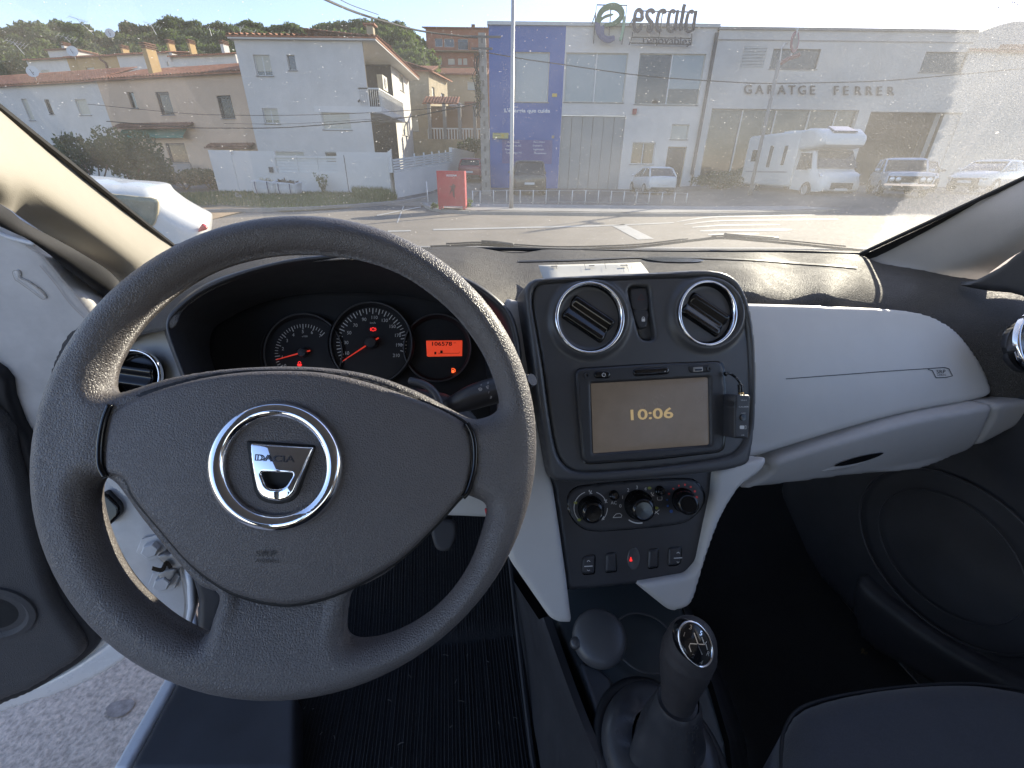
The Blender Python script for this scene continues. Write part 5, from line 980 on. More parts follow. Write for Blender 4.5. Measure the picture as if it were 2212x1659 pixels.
# side: loggia between u=0 and L1, then plain lit wall
_, zb1 = Ws.uz(Z2([(1110, 690)])[0]); L1 = Ws.uz((849+3, 230))[0]; LE = Ws.uz((884.5, 200))[0]
SW1 = Ws.rect(*Z2([(1132, 480), (1168, 600)])); SW2 = Ws.rect(*Z2([(1148, 775), (1200, 885)]))
Ws.slab('side_wall', L1, LE, -.2, ZT, [SW1, SW2], X_WHITE); Ws.window(SW1, 'shutter'); Ws.window(SW2, 'shutter')
m = MB(); D_ = 3.6
m.add([Ws.P(.12, 0, -.0), Ws.P(.12, ZT, 0), Ws.P(.12, ZT, -D_), Ws.P(.12, 0, -D_)], [(0, 1, 2, 3)]); m.link('loggia_end_wall', X_STONE, hw)
m = MB(); m.add([Ws.P(0, 0, -D_), Ws.P(L1, 0, -D_), Ws.P(L1, ZT, -D_), Ws.P(0, ZT, -D_)], [(0, 1, 2, 3)]); m.link('loggia_back_wall', mat('light_warm_render', (.42, .38, .28), .9), hw)
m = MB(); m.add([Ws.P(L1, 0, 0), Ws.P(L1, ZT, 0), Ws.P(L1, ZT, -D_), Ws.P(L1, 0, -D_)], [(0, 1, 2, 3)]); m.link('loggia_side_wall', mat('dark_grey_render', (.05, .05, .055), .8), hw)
m = MB(); m.bx(-17.3, -9.3, 33.3, 33+LE, 0, .1); m.bx(-17.3, -17.1, 33.2, 33+LE, 0, ZT); m.bx(-17.3, -9.5, 33+LE-.2, 33+LE, 0, ZT); m.link('rear_wall', X_WHITE2, hw)
zb = 4.75; m = MB(); Ws.box(m, -.02, L1-.05, zb-.35, zb, -D_, .75); m.link('balcony_slab', X_WHITE2, hw)
m = MB(); Ws.box(m, 0, L1-.1, zb+.95, zb+1.02, .68, .73)
Ws.box(m, .0, .05, zb+.95, zb+1.02, -.6, .68); m.link('balcony_rail', X_FRAME, hw)
for u in np.arange(.1, L1-.1, .14): m = MB(); Ws.box(m, u-.012, u+.012, zb, zb+.95, .69, .715); m.link('baluster', X_FRAME, hw)
for o_ in np.arange(-.5, .68, .13): m = MB(); Ws.box(m, 0, .025, zb, zb+.95, o_-.012, o_+.012); m.link('baluster', X_FRAME, hw)
m = MB(); Ws.box(m, L1-2.2, L1-.9, 6.3, 7.2, -.55, -.15); ac = m.link('air_conditioner', X_SHUT, hw); o = Ws.P(L1-1.55, 6.75, -.14); m = MB(); m.loft(lathe(o, Ws.n, [(.33, 0), (.31, .02), (.1, .01), (.001, .02)], 20)); m.link('fan_grille', X_IRON, ac)
m = MB(); Ws.box(m, 1.2, 2.2, zb, zb+2.2, -D_+.005, -D_+.06); m.link('balcony_door', X_SHUT, hw)
m = MB(); Ws.box(m, L1-2.0, L1-1.2, 1.9, 3.6, -D_+.005, -D_+.08); m.link('loggia_window', X_FRAME, hw); 
m = MB(); m.bx(-17.55, -8.55, 32.75, 33+LE+.2, ZT, ZT+.16); m.link('eaves_slab', X_WHITE2, hw)
roof(hw, (-17.6, 32.7, ZT+.16), (-8.5, 32.7, ZT+.16), (0, 1), 4.4, .35)
roof(hw, (-8.5, 33+LE+.2, ZT+.16), (-8.5, 32.7, ZT+.16), (-1, 0), 4.4, .35)
eave_tiles(hw, (-17.6, 32.62, ZT+.1), (-8.5, 32.62, ZT+.1), (0, 1), .34, .1); eave_tiles(hw, (-8.42, 32.7, ZT+.1), (-8.42, 33+LE, ZT+.1), (-1, 0), .34, .1)
m = MB(); m.bx(-9.1, -8.7, 33.0, 33.4, ZT+.2, ZT+.75); c = m.link('chimney', X_STONE, hw); m = MB(); m.bx(-9.25, -8.55, 32.85, 33.55, ZT+.78, ZT+.86); m.link('chimney_cap', X_TILE, c)
m = MB(); o = Wf.P(*Wf.uz(Z2([(880, 650)])[0]), .1); m.tube([o, o-[0, .2, .1]], .06, 8); m.link('wall_lamp', X_IRON, hw)

# ---------------- perimeter wall with slatted gate
pw = thing('garden_wall', 'white garden wall with slatted gate in front of the tall white house', 'wall', (-10, 25.5, 0))
Wg = Wall((-15.9, 25.5), (1, -.02), pw); u1 = Wg.uz((842, 380))[0]
HG = Wg.rect(*Z2([(325, 1022), (740, 1122)])); Wg.slab('wall_face', 1.05, u1, -.2, Wg.uz((700, 337))[1], [HG], X_WHITE2, .12)
m = MB(); Wg.box(m, 1.05, u1, 1.0, 1.02, -.2, -.19); Wg.box(m, 1.05, HG[0], -.2, 1.95, -.2, -.13); Wg.box(m, HG[1], u1, -.2, 1.95, -.2, -.13); m.link('wall_core', X_WHITE2, pw)
zt = Wg.uz((485, 330))[1]; m = MB(); Wg.box(m, -.1, 1.05, -.2, zt+.12, -.25, .03); m.link('wall_pier', X_WHITE2, pw)
for k in range(5):
    z = HG[2]+(HG[3]-HG[2])*(k+.5)/5; m = MB(); Wg.box(m, HG[0]+.02, HG[1]-.02, z-.055, z+.055, -.10, -.07); m.link('slat', X_FRAME, pw)
for f in (.0, .34, .67, 1.0):
    u = HG[0]+(HG[1]-HG[0])*f; m = MB(); Wg.box(m, u-.03, u+.03, HG[2]-.05, HG[3]+.12, -.13, -.04); m.link('gate_post', X_FRAME, pw)
m = MB(); u = Wg.uz((749, 380))[0]; Wg.box(m, u-.015, u+.015, -.1, 1.8, -.01, .012); m.link('door_joint', X_IRON, pw)
m = MB(); q = Wg.rect(*Z2([(292, 1082), (322, 1117)])); Wg.box(m, *q, .0, .08); m.link('letter_box', X_FDARK, pw)
Cn = Wg.P(u1, 0); C2 = np.array([-3.7, 45.0, 0]); Wr = Wall(Cn, C2-Cn, pw); zr = lambda u: 1.55+.028*u; Lr = np.linalg.norm(C2-Cn)
Cn = onZ([(856, 428)], 0)[0]; Wr = Wall(Cn, C2-Cn, pw); Lr = np.linalg.norm(C2-Cn)
m = MB(); m.add([Wg.P(u1, -.2), Wr.P(0, -.2), Wr.P(0, 2.0), Wg.P(u1, 1.97)], [(0, 1, 2, 3)]); m.link('wall_return', X_WHITE2, pw)
um = Wr.uz((978, 360))[0]; zA = Wr.uz(Z2([(1080, 1120)])[0])[1]; zB = Wr.uz(Z2([(1480, 1050)])[0])[1]; zA2 = Wr.uz(Z2([(1080, 1030)])[0])[1]; zB2 = Wr.uz(Z2([(1480, 982)])[0])[1]
m = MB(); m.add([Wr.P(0, -.3), Wr.P(um, .3), Wr.P(um, zB), Wr.P(0, zA), Wr.P(0, -.3, -.2), Wr.P(um, .3, -.2), Wr.P(um, zB, -.2), Wr.P(0, zA, -.2)], [(0, 1, 2, 3), (3, 2, 6, 7), (4, 5, 6, 7)]); m.link('sloping_wall', X_WHITE2, pw)
for k in range(5):
    f0, f1 = (k+.12)/5, (k+.88)/5; m = MB(); g0 = lambda f: zA+(zA2-zA)*f; g1 = lambda f: zB+(zB2-zB)*f
    m.add([Wr.P(0, g0(f0), .0), Wr.P(um, g1(f0), .0), Wr.P(um, g1(f1), .0), Wr.P(0, g0(f1), .0), Wr.P(0, g0(f0), -.04), Wr.P(um, g1(f0), -.04), Wr.P(um, g1(f1), -.04), Wr.P(0, g0(f1), -.04)], [(0, 1, 2, 3), (4, 7, 6, 5), (3, 2, 6, 7), (0, 4, 5, 1)]); m.link('slat', X_FRAME, pw)
for k in range(8): u = um*k/7.0; m = MB(); Wr.box(m, u-.03, u+.03, zA+(zB-zA)*k/7, zA2+(zB2-zA2)*k/7+.12, -.1, -.03); m.link('gate_post', X_FRAME, pw)
ze = Wr.uz((980, 316))[1]; m = MB(); Wr.box(m, um, Lr, .0, ze-.1, -.22, 0); m.link('end_wall', X_WHITE2, pw)

# ---------------- beige and white terraced houses on the left
Pb = Wall((-17.6, 33.6), (-1, .30))
hb = thing('beige_house', 'beige terraced house with green awning and long tiled roof', 'house', (-22, 34, 0)); Pb.par = hb
uR = Pb.uz((548, 250))[0]; uL = Pb.uz((222, 215))[0]; zT = Pb.uz((400, 163))[1]
A1 = Pb.rect(*Z1([(822, 597), (895, 700)])); A2 = Pb.rect(*Z1([(1005, 597), (1133, 744)])); A3 = Pb.rect(*Z1([(1402, 620), (1526, 766)])); A4 = Pb.rect(*Z1([(1068, 928), (1230, 1055)])); A5 = Pb.rect(*Z1([(1490, 990), (1630, 1040)])); A6 = Pb.rect(*Z1([(858, 900), (900, 1100)]))
Pb.slab('front_wall', min(uR, uL), max(uR, uL), -.4, zT, [A1, A2, A3, A4, A5, A6], X_BEIGE)
Pb.window(A1, 'glass', fm=X_FDARK); Pb.window(A2, 'bars', fm=X_FDARK); Pb.window(A3, 'bars', fm=X_FDARK); Pb.window(A4, 'bars', fm=X_FDARK); Pb.window(A5, 'glass', fm=X_FDARK); Pb.window(A6, 'glass', fm=X_FDARK, sill=False, name='door')
ul, ur = min(uR, uL), max(uR, uL); bkv = (-Pb.n[0], -Pb.n[1])
m = MB(); Pb.box(m, ul, ul+.2, -.4, zT, -8, -.01); Pb.box(m, ur-.2, ur, -.4, zT, -8, -.01); m.link('side_wall', X_BEIGE, hb)
roof(hb, Pb.P(ul-.1, zT, .35), Pb.P(ur+.1, zT, .35), bkv, 4.2, 1.25); eave_tiles(hb, Pb.P(ul-.1, zT-.03, .38), Pb.P(ur+.1, zT-.03, .38), bkv, .3, .03)
q = Pb.rect(*Z1([(775, 800), (1262, 816)])); m = MB(); A, B = Pb.P(q[0], q[2]-.1, .75), Pb.P(q[1], q[2]-.1, .75); roof(hb, A, B, bkv, .75, .3, 'porch_roof', X_TILED)
q = Pb.rect(*Z1([(1362, 925), (1655, 945)])); A, B = Pb.P(q[0], q[2]-.1, .6), Pb.P(q[1], q[2]-.1, .6); roof(hb, A, B, bkv, .6, .25, 'porch_roof', X_TILED)
q = Pb.rect(*Z1([(795, 840), (1232, 884)])); m = MB(); m.add([Pb.P(q[0], q[3], .05), Pb.P(q[1], q[3], .05), Pb.P(q[1], q[2], .55), Pb.P(q[0], q[2], .55), Pb.P(q[0], q[2]-.12, .55), Pb.P(q[1], q[2]-.12, .55)], [(0, 1, 2, 3), (3, 2, 5, 4)]); m.link('awning', mat('green_awning_canvas', (.02, .16, .12), .8), hb)
q = Pb.rect(*Z1([(1085, 1060), (1330, 1155)])); m = MB(); Pb.box(m, *q, .8, .95); m.link('porch_wall', X_PAVE, hb)
chimney(hb, Pb, (281, 85), (313, 158), X_OCHRE, off=-.6)
hl = thing('left_white_house', 'low white terraced house with tiled roof at the street\'s left end', 'house', (-30, 37, 0)); Pl = Wall(Pb.P(uL, 0)[:2], (-1, .30), hl)
uR2, uL2 = 0.0, Pl.uz((-140, 250))[0]; zT2 = Pl.uz((100, 181))[1]
B1 = Pl.rect(*Z1([(135, 642), (228, 780)])); B2 = Pl.rect(*Z1([(285, 645), (352, 740)])); B3 = Pl.rect(*Z1([(482, 645), (592, 745)]))
ul, ur = min(uR2, uL2), max(uR2, uL2)
Pl.slab('front_wall', ul, ur, -.4, zT2, [B1, B2, B3], X_WHITE); Pl.window(B1, 'shutter'); Pl.window(B2, 'bars', fm=X_FDARK); Pl.window(B3, 'shutter')
roof(hl, Pl.P(ul-.1, zT2, .3), Pl.P(ur+.1, zT2, .3), bkv, 3.6, 1.35); eave_tiles(hl, Pl.P(ul, zT2-.03, .33), Pl.P(ur, zT2-.03, .33), bkv, .3, .03)
m = MB(); Pl.box(m, ur-.2, ur, -.4, zT2, -7, -.01); Pl.box(m, ul, ul+.2, -.4, zT2, -7, -.01); m.link('side_wall', X_WHITE, hl)
# second row uphill
rows_ = [('white_box_house', 'white house with a rooftop box and two dishes behind the front roofs', X_WHITE, (60, 148), [(175, 388), (445, 380)], 480, [(262, 455, 325, 480)]),
         ('ochre_house', 'ochre house behind the beige house roof with a rain pipe', X_OCHRE, (148, 258), [(432, 376), (770, 356)], 475, [(555, 438, 620, 470)]),
         ('grey_white_house', 'pale house behind the beige house roof between two chimneys', X_WHITE, (258, 372), [(775, 350), (1110, 345)], 445, [(1078, 400, 1098, 428), (1110, 400, 1135, 428)]),
         ('grey_white_house', 'low pale house beside the tall white house with one white chimney', X_WHITE, (372, 513), [(1110, 362), (1545, 355)], 440, [])]
for nm, lb, mm, (x0, x1), ((a0, b0), (a1, b1)), yb, wins in rows_:
    h = thing(nm, lb, 'house', (-40+x0*.05, 50, 1.0)); Wb = Wall((-28, 52), (-1, .22), h); u0, u1_ = Wb.uz((x0, 140))[0], Wb.uz((x1, 140))[0]; z1_ = Wb.uz(((x0+x1)/2, (b0+b1)/6.0))[1]
    hs = [Wb.rect(*Z1([(w0, w1), (w2, w3)])) for w0, w1, w2, w3 in wins]; ul, ur = min(u0, u1_), max(u0, u1_)
    Wb.slab('front_wall', ul, ur, 0, z1_, hs, mm)
    for q in hs: Wb.window(q, 'shutter', sill=False)
    roof(h, Wb.P(ul, z1_, .35), Wb.P(ur, z1_, .35), (-Wb.n[0], -Wb.n[1]), 4, .7); m = MB(); Wb.box(m, ul, ul+.2, 0, z1_, -8, -.01); Wb.box(m, ur-.2, ur, 0, z1_, -8, -.01); m.link('side_wall', mm, h)
    if nm == 'white_box_house':
        q = Wb.rect(*Z1([(250, 318), (448, 380)])); m = MB(); Wb.box(m, *q, -3, -.8); m.link('rooftop_box', X_WHITE, h); m = MB(); Wb.box(m, q[0]-.2, q[1]+.2, q[3], q[3]+.12, -3.2, -.6); m.link('box_roof', X_TILED, h); chimney(h, Wb, (105, 84), (119, 105), X_WHITE, off=-1)
    if nm == 'ochre_house':
        chimney(h, Wb, (244, 92), (256, 116), X_OCHRE, off=-.6); P = cr([Wb.P(*Wb.uz(Z1([p])[0]), .12) for p in ((650, 372), (660, 388), (690, 410), (698, 430), (700, 460))], 4, False); m = MB(); m.tube(P, .09, 6); m.link('rain_pipe', X_TILED, h)
    if '_white_house' in nm and x0 == 258: chimney(h, Wb, (344, 80), (358, 112), X_OCHRE, off=-.6)
    if x0 == 372: chimney(h, Wb, (390, 80), (404, 116), X_OCHRE, off=-.6); chimney(h, Wb, (462, 82), (476, 114), X_WHITE, off=-.6)
def dish(px, r_px, Y, lab):
    P = onY([px], Y)[0]; r = r_px*Y/FPX*.85; t = thing('satellite_dish', lab, 'satellite dish', P-[0, 0, r*1.4]); ax = np.array([.3, -.9, .35])
    m = MB(); m.loft(lathe(P, ax, [(r, .12*r), (r*.7, .02*r), (r*.35, -.06*r), (.01, -.09*r)], 24), capa=False); m.link('reflector', X_FRAME, t, smooth=True)
    m = MB(); m.tube([P-[0, 0, r*1.4], P-ax*.1*r], .03, 6); m.tube([P-[0, 0, r*.7], P+ax*r*.8], .02, 5); m.link('mount', X_IRON, t)
dish((71, 155), 11, 36.5, 'round dish on the low white house roof, leftmost of the dishes'); dish((157, 111), 10, 50, 'round dish beside the rooftop box'); dish((238, 72), 8.5, 51, 'round dish on a mast above the ochre chimney')
def antenna(px0, px1, Y, lab, n=7):
    A = onY([px0], Y)[0]; B = onY([px1], Y)[0]; t = thing('tv_antenna', lab, 'antenna', A); m = MB(); m.tube([A, B], .025, 5); m.link('mast', X_GALV, t); d = np.array([.9, .1, -.25]); m = MB(); m.tube([B-d*.6, B+d*.9], .015, 4)
    for k in range(n): c = B-d*.6+d*1.5*k/(n-1); m.tube([c-[.0, .3, .22], c+[.0, .3, .22]], .01, 4)
    m.link('element_array', X_GALV, t)
antenna((53, 118), (30, 92), 45, 'many-rod antenna nearest the picture\'s left border'); antenna((203, 75), (165, 40), 50, 'long rod antenna rising against the pine wood'); antenna((338, 75), (325, 52), 51, 'short antenna above the pale house roof'); antenna((457, 78), (452, 60), 52, 'thin antenna by the white chimney', 4); antenna((520, 74), (518, 58), 34, 'thin antenna on the tall white house roof', 3)
antenna((152, 92), (140, 80), 50, 'small antenna by the rooftop box', 5)

# ---------------- stone house, brick flats and cream house up the side street
hs_ = thing('stone_house', 'sandy stone house with tiled terrace roof behind the white wall', 'house', (-8, 50, 1)); W5 = Wall((-11, 50), (1, 0), hs_)
q0 = W5.uz(Z2([(1190, 460)])[0]); q1 = W5.uz(Z2([(1322, 460)])[0]); ww = W5.rect(*Z2([(1216, 762), (1262, 850)])); W5.slab('front_wall', q0[0]-2, q1[0], 0, q0[1], [ww], X_STONE); W5.window(ww, 'shutter')
W6 = Wall(W5.P(q1[0], 0)[:2], (.22, 1), hs_); e = W6.uz(Z2([(1450, 640)])[0])[0]; s1 = W6.rect(*Z2([(1345, 560), (1368, 655)])); s2 = W6.rect(*Z2([(1405, 600), (1430, 655)])); W6.slab('side_wall', 0, e, 0, q0[1], [s1, s2], X_STONE); W6.window(s1, 'shutter', sill=False); W6.window(s2, 'glass', sill=False)
roof(hs_, W5.P(q0[0]-2.3, q0[1], .4), W5.P(q1[0]+.5, q0[1], .4), (0, 1), 4, 1.0); roof(hs_, W6.P(e+.3, q0[1], .5), W6.P(-.4, q0[1], .5), (-W6.n[0], -W6.n[1]), 3.2, .9)
t0 = W5.rect(*Z2([(1310, 655), (1600, 690)])); z = t0[2]; roof(hs_, W5.P(t0[0], z, 2.2), W5.P(t0[1]-1, z, 2.2), (0, 1), 1.8, .7, 'terrace_roof'); g = W5.rect(*Z2([(1340, 835), (1640, 980)]))
m = MB(); m.box(W5.P((g[0]+g[1])/2+1, (z)/2+.9, -.2), ((g[1]-g[0])/2+1, .1, z/2-.9)); m.link('terrace_back_wall', mat('warm_brown_plaster', (.26, .18, .12), .9), hs_)  # one even warm brown
m = MB(); W5.box(m, q1[0]-4, g[1]+2, 0, g[3]-1.0, 2.1, 2.3); m.link('retaining_wall', X_STONE, hs_)
for u in np.linspace(q1[0]+.2, g[1], 4): m = MB(); W5.box(m, u-.15, u+.15, g[3]-1.0, z, 1.9, 2.2); m.link('terrace_column', X_PAVE, hs_)
m = MB(); W5.box(m, q1[0], g[1]+2, g[3]-.15, g[3]-.05, 1.95, 2.1); m.link('terrace_rail', X_FRAME, hs_)
for u in np.arange(q1[0], g[1]+2, .28): m = MB(); W5.box(m, u-.05, u+.05, g[3]-1.0, g[3]-.15, 2.0, 2.08); m.link('baluster', X_FRAME, hs_)
r0 = W5.rect(*Z2([(1450, 612), (1560, 720)])); m = MB(); m.add([W5.P(r0[0], r0[3], -1), W5.P(r0[1], r0[2]+.5, -1), W5.P(r0[1], r0[2], -1), W5.P(r0[0], r0[3]-1, -1)], [(0, 1, 2, 3)]); m.link('balcony_panel', X_FRAME, hs_)
hf = thing('brick_flats', 'red brick block of flats at the top of the side street', 'building', (-9, 85, 4)); W7 = Wall((-20, 85), (1, 0), hf); q = W7.rect(*Z2([(1305, 180), (1720, 460)]))
hh_ = [W7.rect(*Z2([(x, y), (x+w_, y+h_)])) for x, y, w_, h_ in ((1365, 248, 52, 55), (1425, 250, 66, 55), (1515, 252, 66, 70), (1368, 380, 45, 38), (1450, 380, 45, 38), (1515, 378, 26, 42), (1550, 378, 26, 42))]
W7.slab('front_wall', q[0], q[1], 4, q[3], hh_, X_BRICK)
for k, h in enumerate(hh_): W7.window(h, 'glass' if k < 3 else 'shutter', sill=False)
for y in (335, 440): g = W7.rect(*Z2([(1320, y), (1700, y+8)])); m = MB(); W7.box(m, g[0], g[1], g[2], g[3], 0, 1.0); m.link('balcony_slab', X_STONE, hf)
g = W7.rect(*Z2([(1500, 285), (1600, 325)])); m = MB()
for u in np.arange(g[0], g[1], .25): W7.box(m, u-.03, u+.03, g[2], g[3], .9, .95)
W7.box(m, g[0], g[1], g[3]-.05, g[3], .9, .95); m.link('balcony_railing', X_IRON, hf); roof(hf, W7.P(q[0]-.5, q[3], .5), W7.P(q[1]+.5, q[3], .5), (0, 1), 5, .8); chimney(hf, W7, *Z2([(1352, 148), (1366, 190)]), X_BRICK, off=-2); chimney(hf, W7, *Z2([(1597, 130), (1617, 190)]), X_BRICK, off=-2)
hc = thing('cream_house', 'cream house with tiled roof in front of the brick flats', 'house', (-6, 66, 3)); W8 = Wall((-20, 66), (1, 0), hc); q = W8.rect(*Z2([(1330, 480), (1700, 800)])); wh = W8.rect(*Z2([(1578, 530), (1634, 582)])); W8.slab('front_wall', q[0], q[1], 1, q[3], [wh], mat('cream_render', (.48, .36, .22), .85, mottle=.08, mscale=.6)); W8.window(wh, 'shutter'); roof(hc, W8.P(q[0]-.3, q[3], .4), W8.P(q[1]+.3, q[3], .4), (0, 1), 5, 1.4)
g = W8.rect(*Z2([(1560, 660), (1660, 790)])); m = MB(); W8.box(m, *g, -.05, .35); m.link('brick_annex', X_BRICK, hc)

# ---------------- solar company building
he = thing('blue_white_building', 'two-storey white building with blue end panel and rooftop sign', 'building', (6, 35, 0)); We = Wall((-1.75, 34.6), (1, 0), he)
u1_ = We.uz((1520, 235))[0]; zt = We.uz((1300, 57))[1]; ub = We.uz(Z3([(588, 600)])[0])[0]
E1 = We.rect(*Z3([(278, 335), (492, 662)])); E2 = We.rect(*Z3([(612, 340), (980, 665)])); E3 = We.rect(*Z3([(1090, 345), (1462, 680)])); E4 = We.rect(*Z3([(1042, 922), (1172, 1065)])); E5 = We.rect(*Z3([(1298, 806), (1395, 904)])); E6 = We.rect(*Z3([(1272, 950), (1352, 1200)])); E7 = We.rect(*Z3([(575, 745), (945, 1222)]))
E1 = (E1[0], min(E1[1], ub-.15), E1[2], E1[3]); E2 = (max(E2[0], ub+.1), E2[1], E2[2], E2[3]); E7 = (ub+.02, E7[1], -.1, E7[3]); E6 = (E6[0], E6[1], 0.0, E6[3])
We.slab('blue_wall', 0, ub, -.2, zt, [E1], X_BLUE); We.slab('white_wall', ub, u1_, -.2, zt, [E2, E3, E4, E5, E6, E7], X_WHITE)
We.window(E1, 'blind', fm=X_SHUT); 
for h, kk in ((E2, 'blind'), (E3, 'glass2')):
    w_ = We.window(h, kk, fm=X_SHUT); m = MB(); um = (h[0]+h[1])/2; We.box(m, um-.04, um+.04, h[2], h[3], -.15, -.07); m.link('mullion', X_FRAME, w_)
    if h is E3: m = MB(); We.box(m, um+.04, h[1]-.05, h[2]+.9, h[3]-.05, -.135, -.12); m.link('roller_blind', X_GLASSB, w_)
We.window(E4, 'glass2'); We.window(E5, 'blind', fm=X_SHUT); We.window(E6, 'glass', sill=False, fm=X_STONE, name='door')
n = 6; 
for k in range(n):
    if k == 0: m = MB(); We.box(m, E7[0], E7[1], 0, E7[3], -.5, -.4); m.link('gate_light_stop', X_FDARK, he)  # unseen panel added to keep sunlight out of the leaf gaps
    a, b = E7[0]+(E7[1]-E7[0])*k/n, E7[0]+(E7[1]-E7[0])*(k+1)/n; m = MB(); We.box(m, a+.015, b-.015, 0, E7[3]-.02, -.22, -.14+.02*(k % 2)); m.link('gate_leaf', X_GATE, he)
m = MB(); We.box(m, -.1, u1_+.1, zt, zt+.18, -.6, .12); m.link('parapet_cap', X_GALV, he); m = MB(); We.box(m, 0, .25, 0, zt, -14, -.01); We.box(m, 0, u1_, zt-.4, zt-.3, -14, -.3); m.link('side_wall', X_WHITE, he)
q = We.rect(*Z3([(1042, 705), (1062, 742)])); m = MB(); We.box(m, *q, 0, .15); m.link('alarm_box', mat('dark_red_plastic', (.25, .03, .03), .5), he)
q = We.rect(*Z3([(520, 606), (550, 628)])); m = MB(); We.box(m, *q, 0, .04); m.link('yellow_plate', mat('yellow_sign_paint', (.55, .38, .05), .6), he); q = We.rect(*Z3([(517, 878), (532, 896)])); m = MB(); We.box(m, *q, 0, .04); m.link('small_box', X_STONE, he)
S_ = We; S_.mpp = .037
m = MB(); text(m, "L'energia que cuida", *Z3([(358, 720)])[0], 8.2, S_, -.6, .02, .80, 0, 98, .02); stroke(m, cr(Z3([(240, 706), (262, 694), (298, 694)]), 4, False), 1.1, S_, .02); m.link('slogan_lettering', mat('white_vinyl', (.8, .8, .8), .6), he)
q = We.rect(*Z3([(196, 905), (515, 1062)])); m = MB(); We.box(m, *q, 0.002, .015); m.link('services_panel', mat('muted_violet_blue', (.07, .075, .24), .6), he)
m = MB()
for s, x, y in (('Autoconsum', 268, 920), ('Aerotermia AC', 270, 944), ('Bateries', 240, 968), ('Carregadors V.E.', 272, 991), ('Parcs Solars', 436, 920), ('Enginyeria', 425, 945), ('Legalitzaci\u00f3', 432, 969), ('Manteniment', 442, 993)): text(m, s, *Z3([(x, y)])[0], 4.0, S_, -.6, .02, .92)
text(m, 'www.escala.cat', *Z3([(355, 1043)])[0], 3.2, S_, -.6, .02, .9) if False else stroke(m, Z3([(285, 1046), (425, 1042)]), 1.4, S_, .02)
m.link('services_lettering', MATS['white_vinyl'], he)
m = MB()
for k in range(150):
    t = RNG.random(); x = 196+50*math.sin(t*3.0)*RNG.random()+ (1-t)*6; y = 410+t*410; decal(m, circ(*Z3([(x, y)])[0], .7, .7, 5), S_, .012)
o_ = m.link('dot_pattern', mat('pale_blue_vinyl', (.25, .3, .5), .6), he); o_['kind'] = 'stuff'
# vertical lettering beside the second window
m = MB(); text(m, 'DERIVADOS', *Z3([(590, 290)])[0], 5, S_, 90, .02, .8); m.link('vertical_lettering', X_BLUE, he) if False else None
m = MB(); P = [We.P(We.uz(Z3([(x, y)])[0])[0], We.uz(Z3([(x, y)])[0])[1], .12) for x, y in ((1583, 215), (1500, 700), (1420, 1130))]; m.tube(P, .11, 8); dp = m.link('drain_pipe', X_IRON, he)
sg = thing('rooftop_sign', 'rooftop sign with green and blue logo and dark escala renovables letters', 'sign', (8, 34.2, 7.3)); Sg = Wall((0, 34.15), (1, 0), sg); Sg.mpp = .037
E_ = lambda P: [((1480+x/7.9)*.8641, y/7.9*.8641) for x, y in P]
def lay(name, outline, m_, holes=(), th=.12, off=0.0, par=sg):
    W = Wall((0, 34.15-off), (1, 0)); W.mpp = .037; V, Fc = sheet_mesh([outline]+[h for h in holes], W, 1.6, .01, th); return link_mesh(name, V, Fc, m_, par, False)
lay('logo_band', cr(E_([(70, 500), (80, 350), (130, 210), (240, 100), (400, 48), (520, 70), (610, 150), (650, 250), (620, 350), (560, 420), (480, 460), (380, 480), (290, 460), (215, 442), (190, 475), (160, 470), (185, 420), (260, 360), (360, 320), (425, 285), (410, 268), (330, 275), (250, 300), (190, 345), (200, 300), (250, 230), (330, 195), (430, 190), (510, 225), (545, 285), (500, 350), (440, 400), (360, 432), (420, 470), (560, 440), (660, 300), (640, 560), (590, 780), (500, 700), (440, 720), (440, 800), (300, 845), (180, 790), (100, 640)]), 2), mat('logo_green', (.06, .16, .06), .5)) if False else None
gr = cr(E_([(75, 520), (82, 360), (130, 215), (240, 100), (400, 48), (525, 72), (612, 150), (648, 250), (625, 350), (560, 440), (470, 500), (380, 520), (240, 520), (235, 470), (360, 440), (450, 395), (520, 330), (545, 287), (505, 225), (430, 190), (330, 196), (250, 235), (200, 300), (190, 340), (250, 300), (340, 272), (410, 268), (425, 287), (350, 320), (250, 360), (185, 420), (160, 470), (160, 520)]), 3)
lay('logo_upper_band', gr, mat('logo_green', (.075, .15, .07), .5))
bl = cr(E_([(75, 430), (160, 470), (165, 520), (240, 500), (240, 600), (250, 680), (330, 715), (440, 700), (450, 790), (390, 825), (300, 845), (200, 800), (130, 720), (80, 620), (62, 520)]), 3); lay('logo_lower_band', bl, mat('logo_blue', (.06, .075, .17), .5), off=.15)
lay('logo_edge_band', cr(E_([(620, 340), (655, 320), (655, 480), (625, 650), (590, 790), (540, 780), (580, 640), (600, 480)]), 3), mat('logo_pale_green', (.22, .36, .24), .5), off=.1)
M_LTR = X_LETTER
def pen(name, pts, wpx, off=.1):
    W = Wall((0, 34.15-off), (1, 0)); p = cr(E_(pts), 5, False); P, _ = W(p); m = MB()
    t = np.gradient(P, axis=0); t /= np.linalg.norm(t, axis=1)[:, None]; s_ = np.cross(t, W.n)*wpx/7.9*.8641*.037/2; d_ = W.n*.07
    m.loft(np.array([P-s_-d_, P-s_+d_, P+s_+d_, P+s_-d_]).transpose(1, 0, 2)); return m.link(name, M_LTR, sg)
pen('letter', [(850, 385), (980, 385), (985, 300), (985, 250), (940, 200), (880, 215), (850, 290), (835, 400), (825, 500), (850, 590), (900, 610), (960, 560), (970, 480)], 46)      # e
pen('letter', [(1215, 270), (1200, 220), (1150, 205), (1095, 235), (1085, 320), (1130, 400), (1180, 460), (1185, 560), (1150, 610), (1110, 590), (1115, 500)], 46)      # s
pen('letter', [(1435, 270), (1430, 225), (1390, 212), (1330, 240), (1300, 330), (1280, 460), (1285, 570), (1320, 605), (1370, 590)], 46)      # c
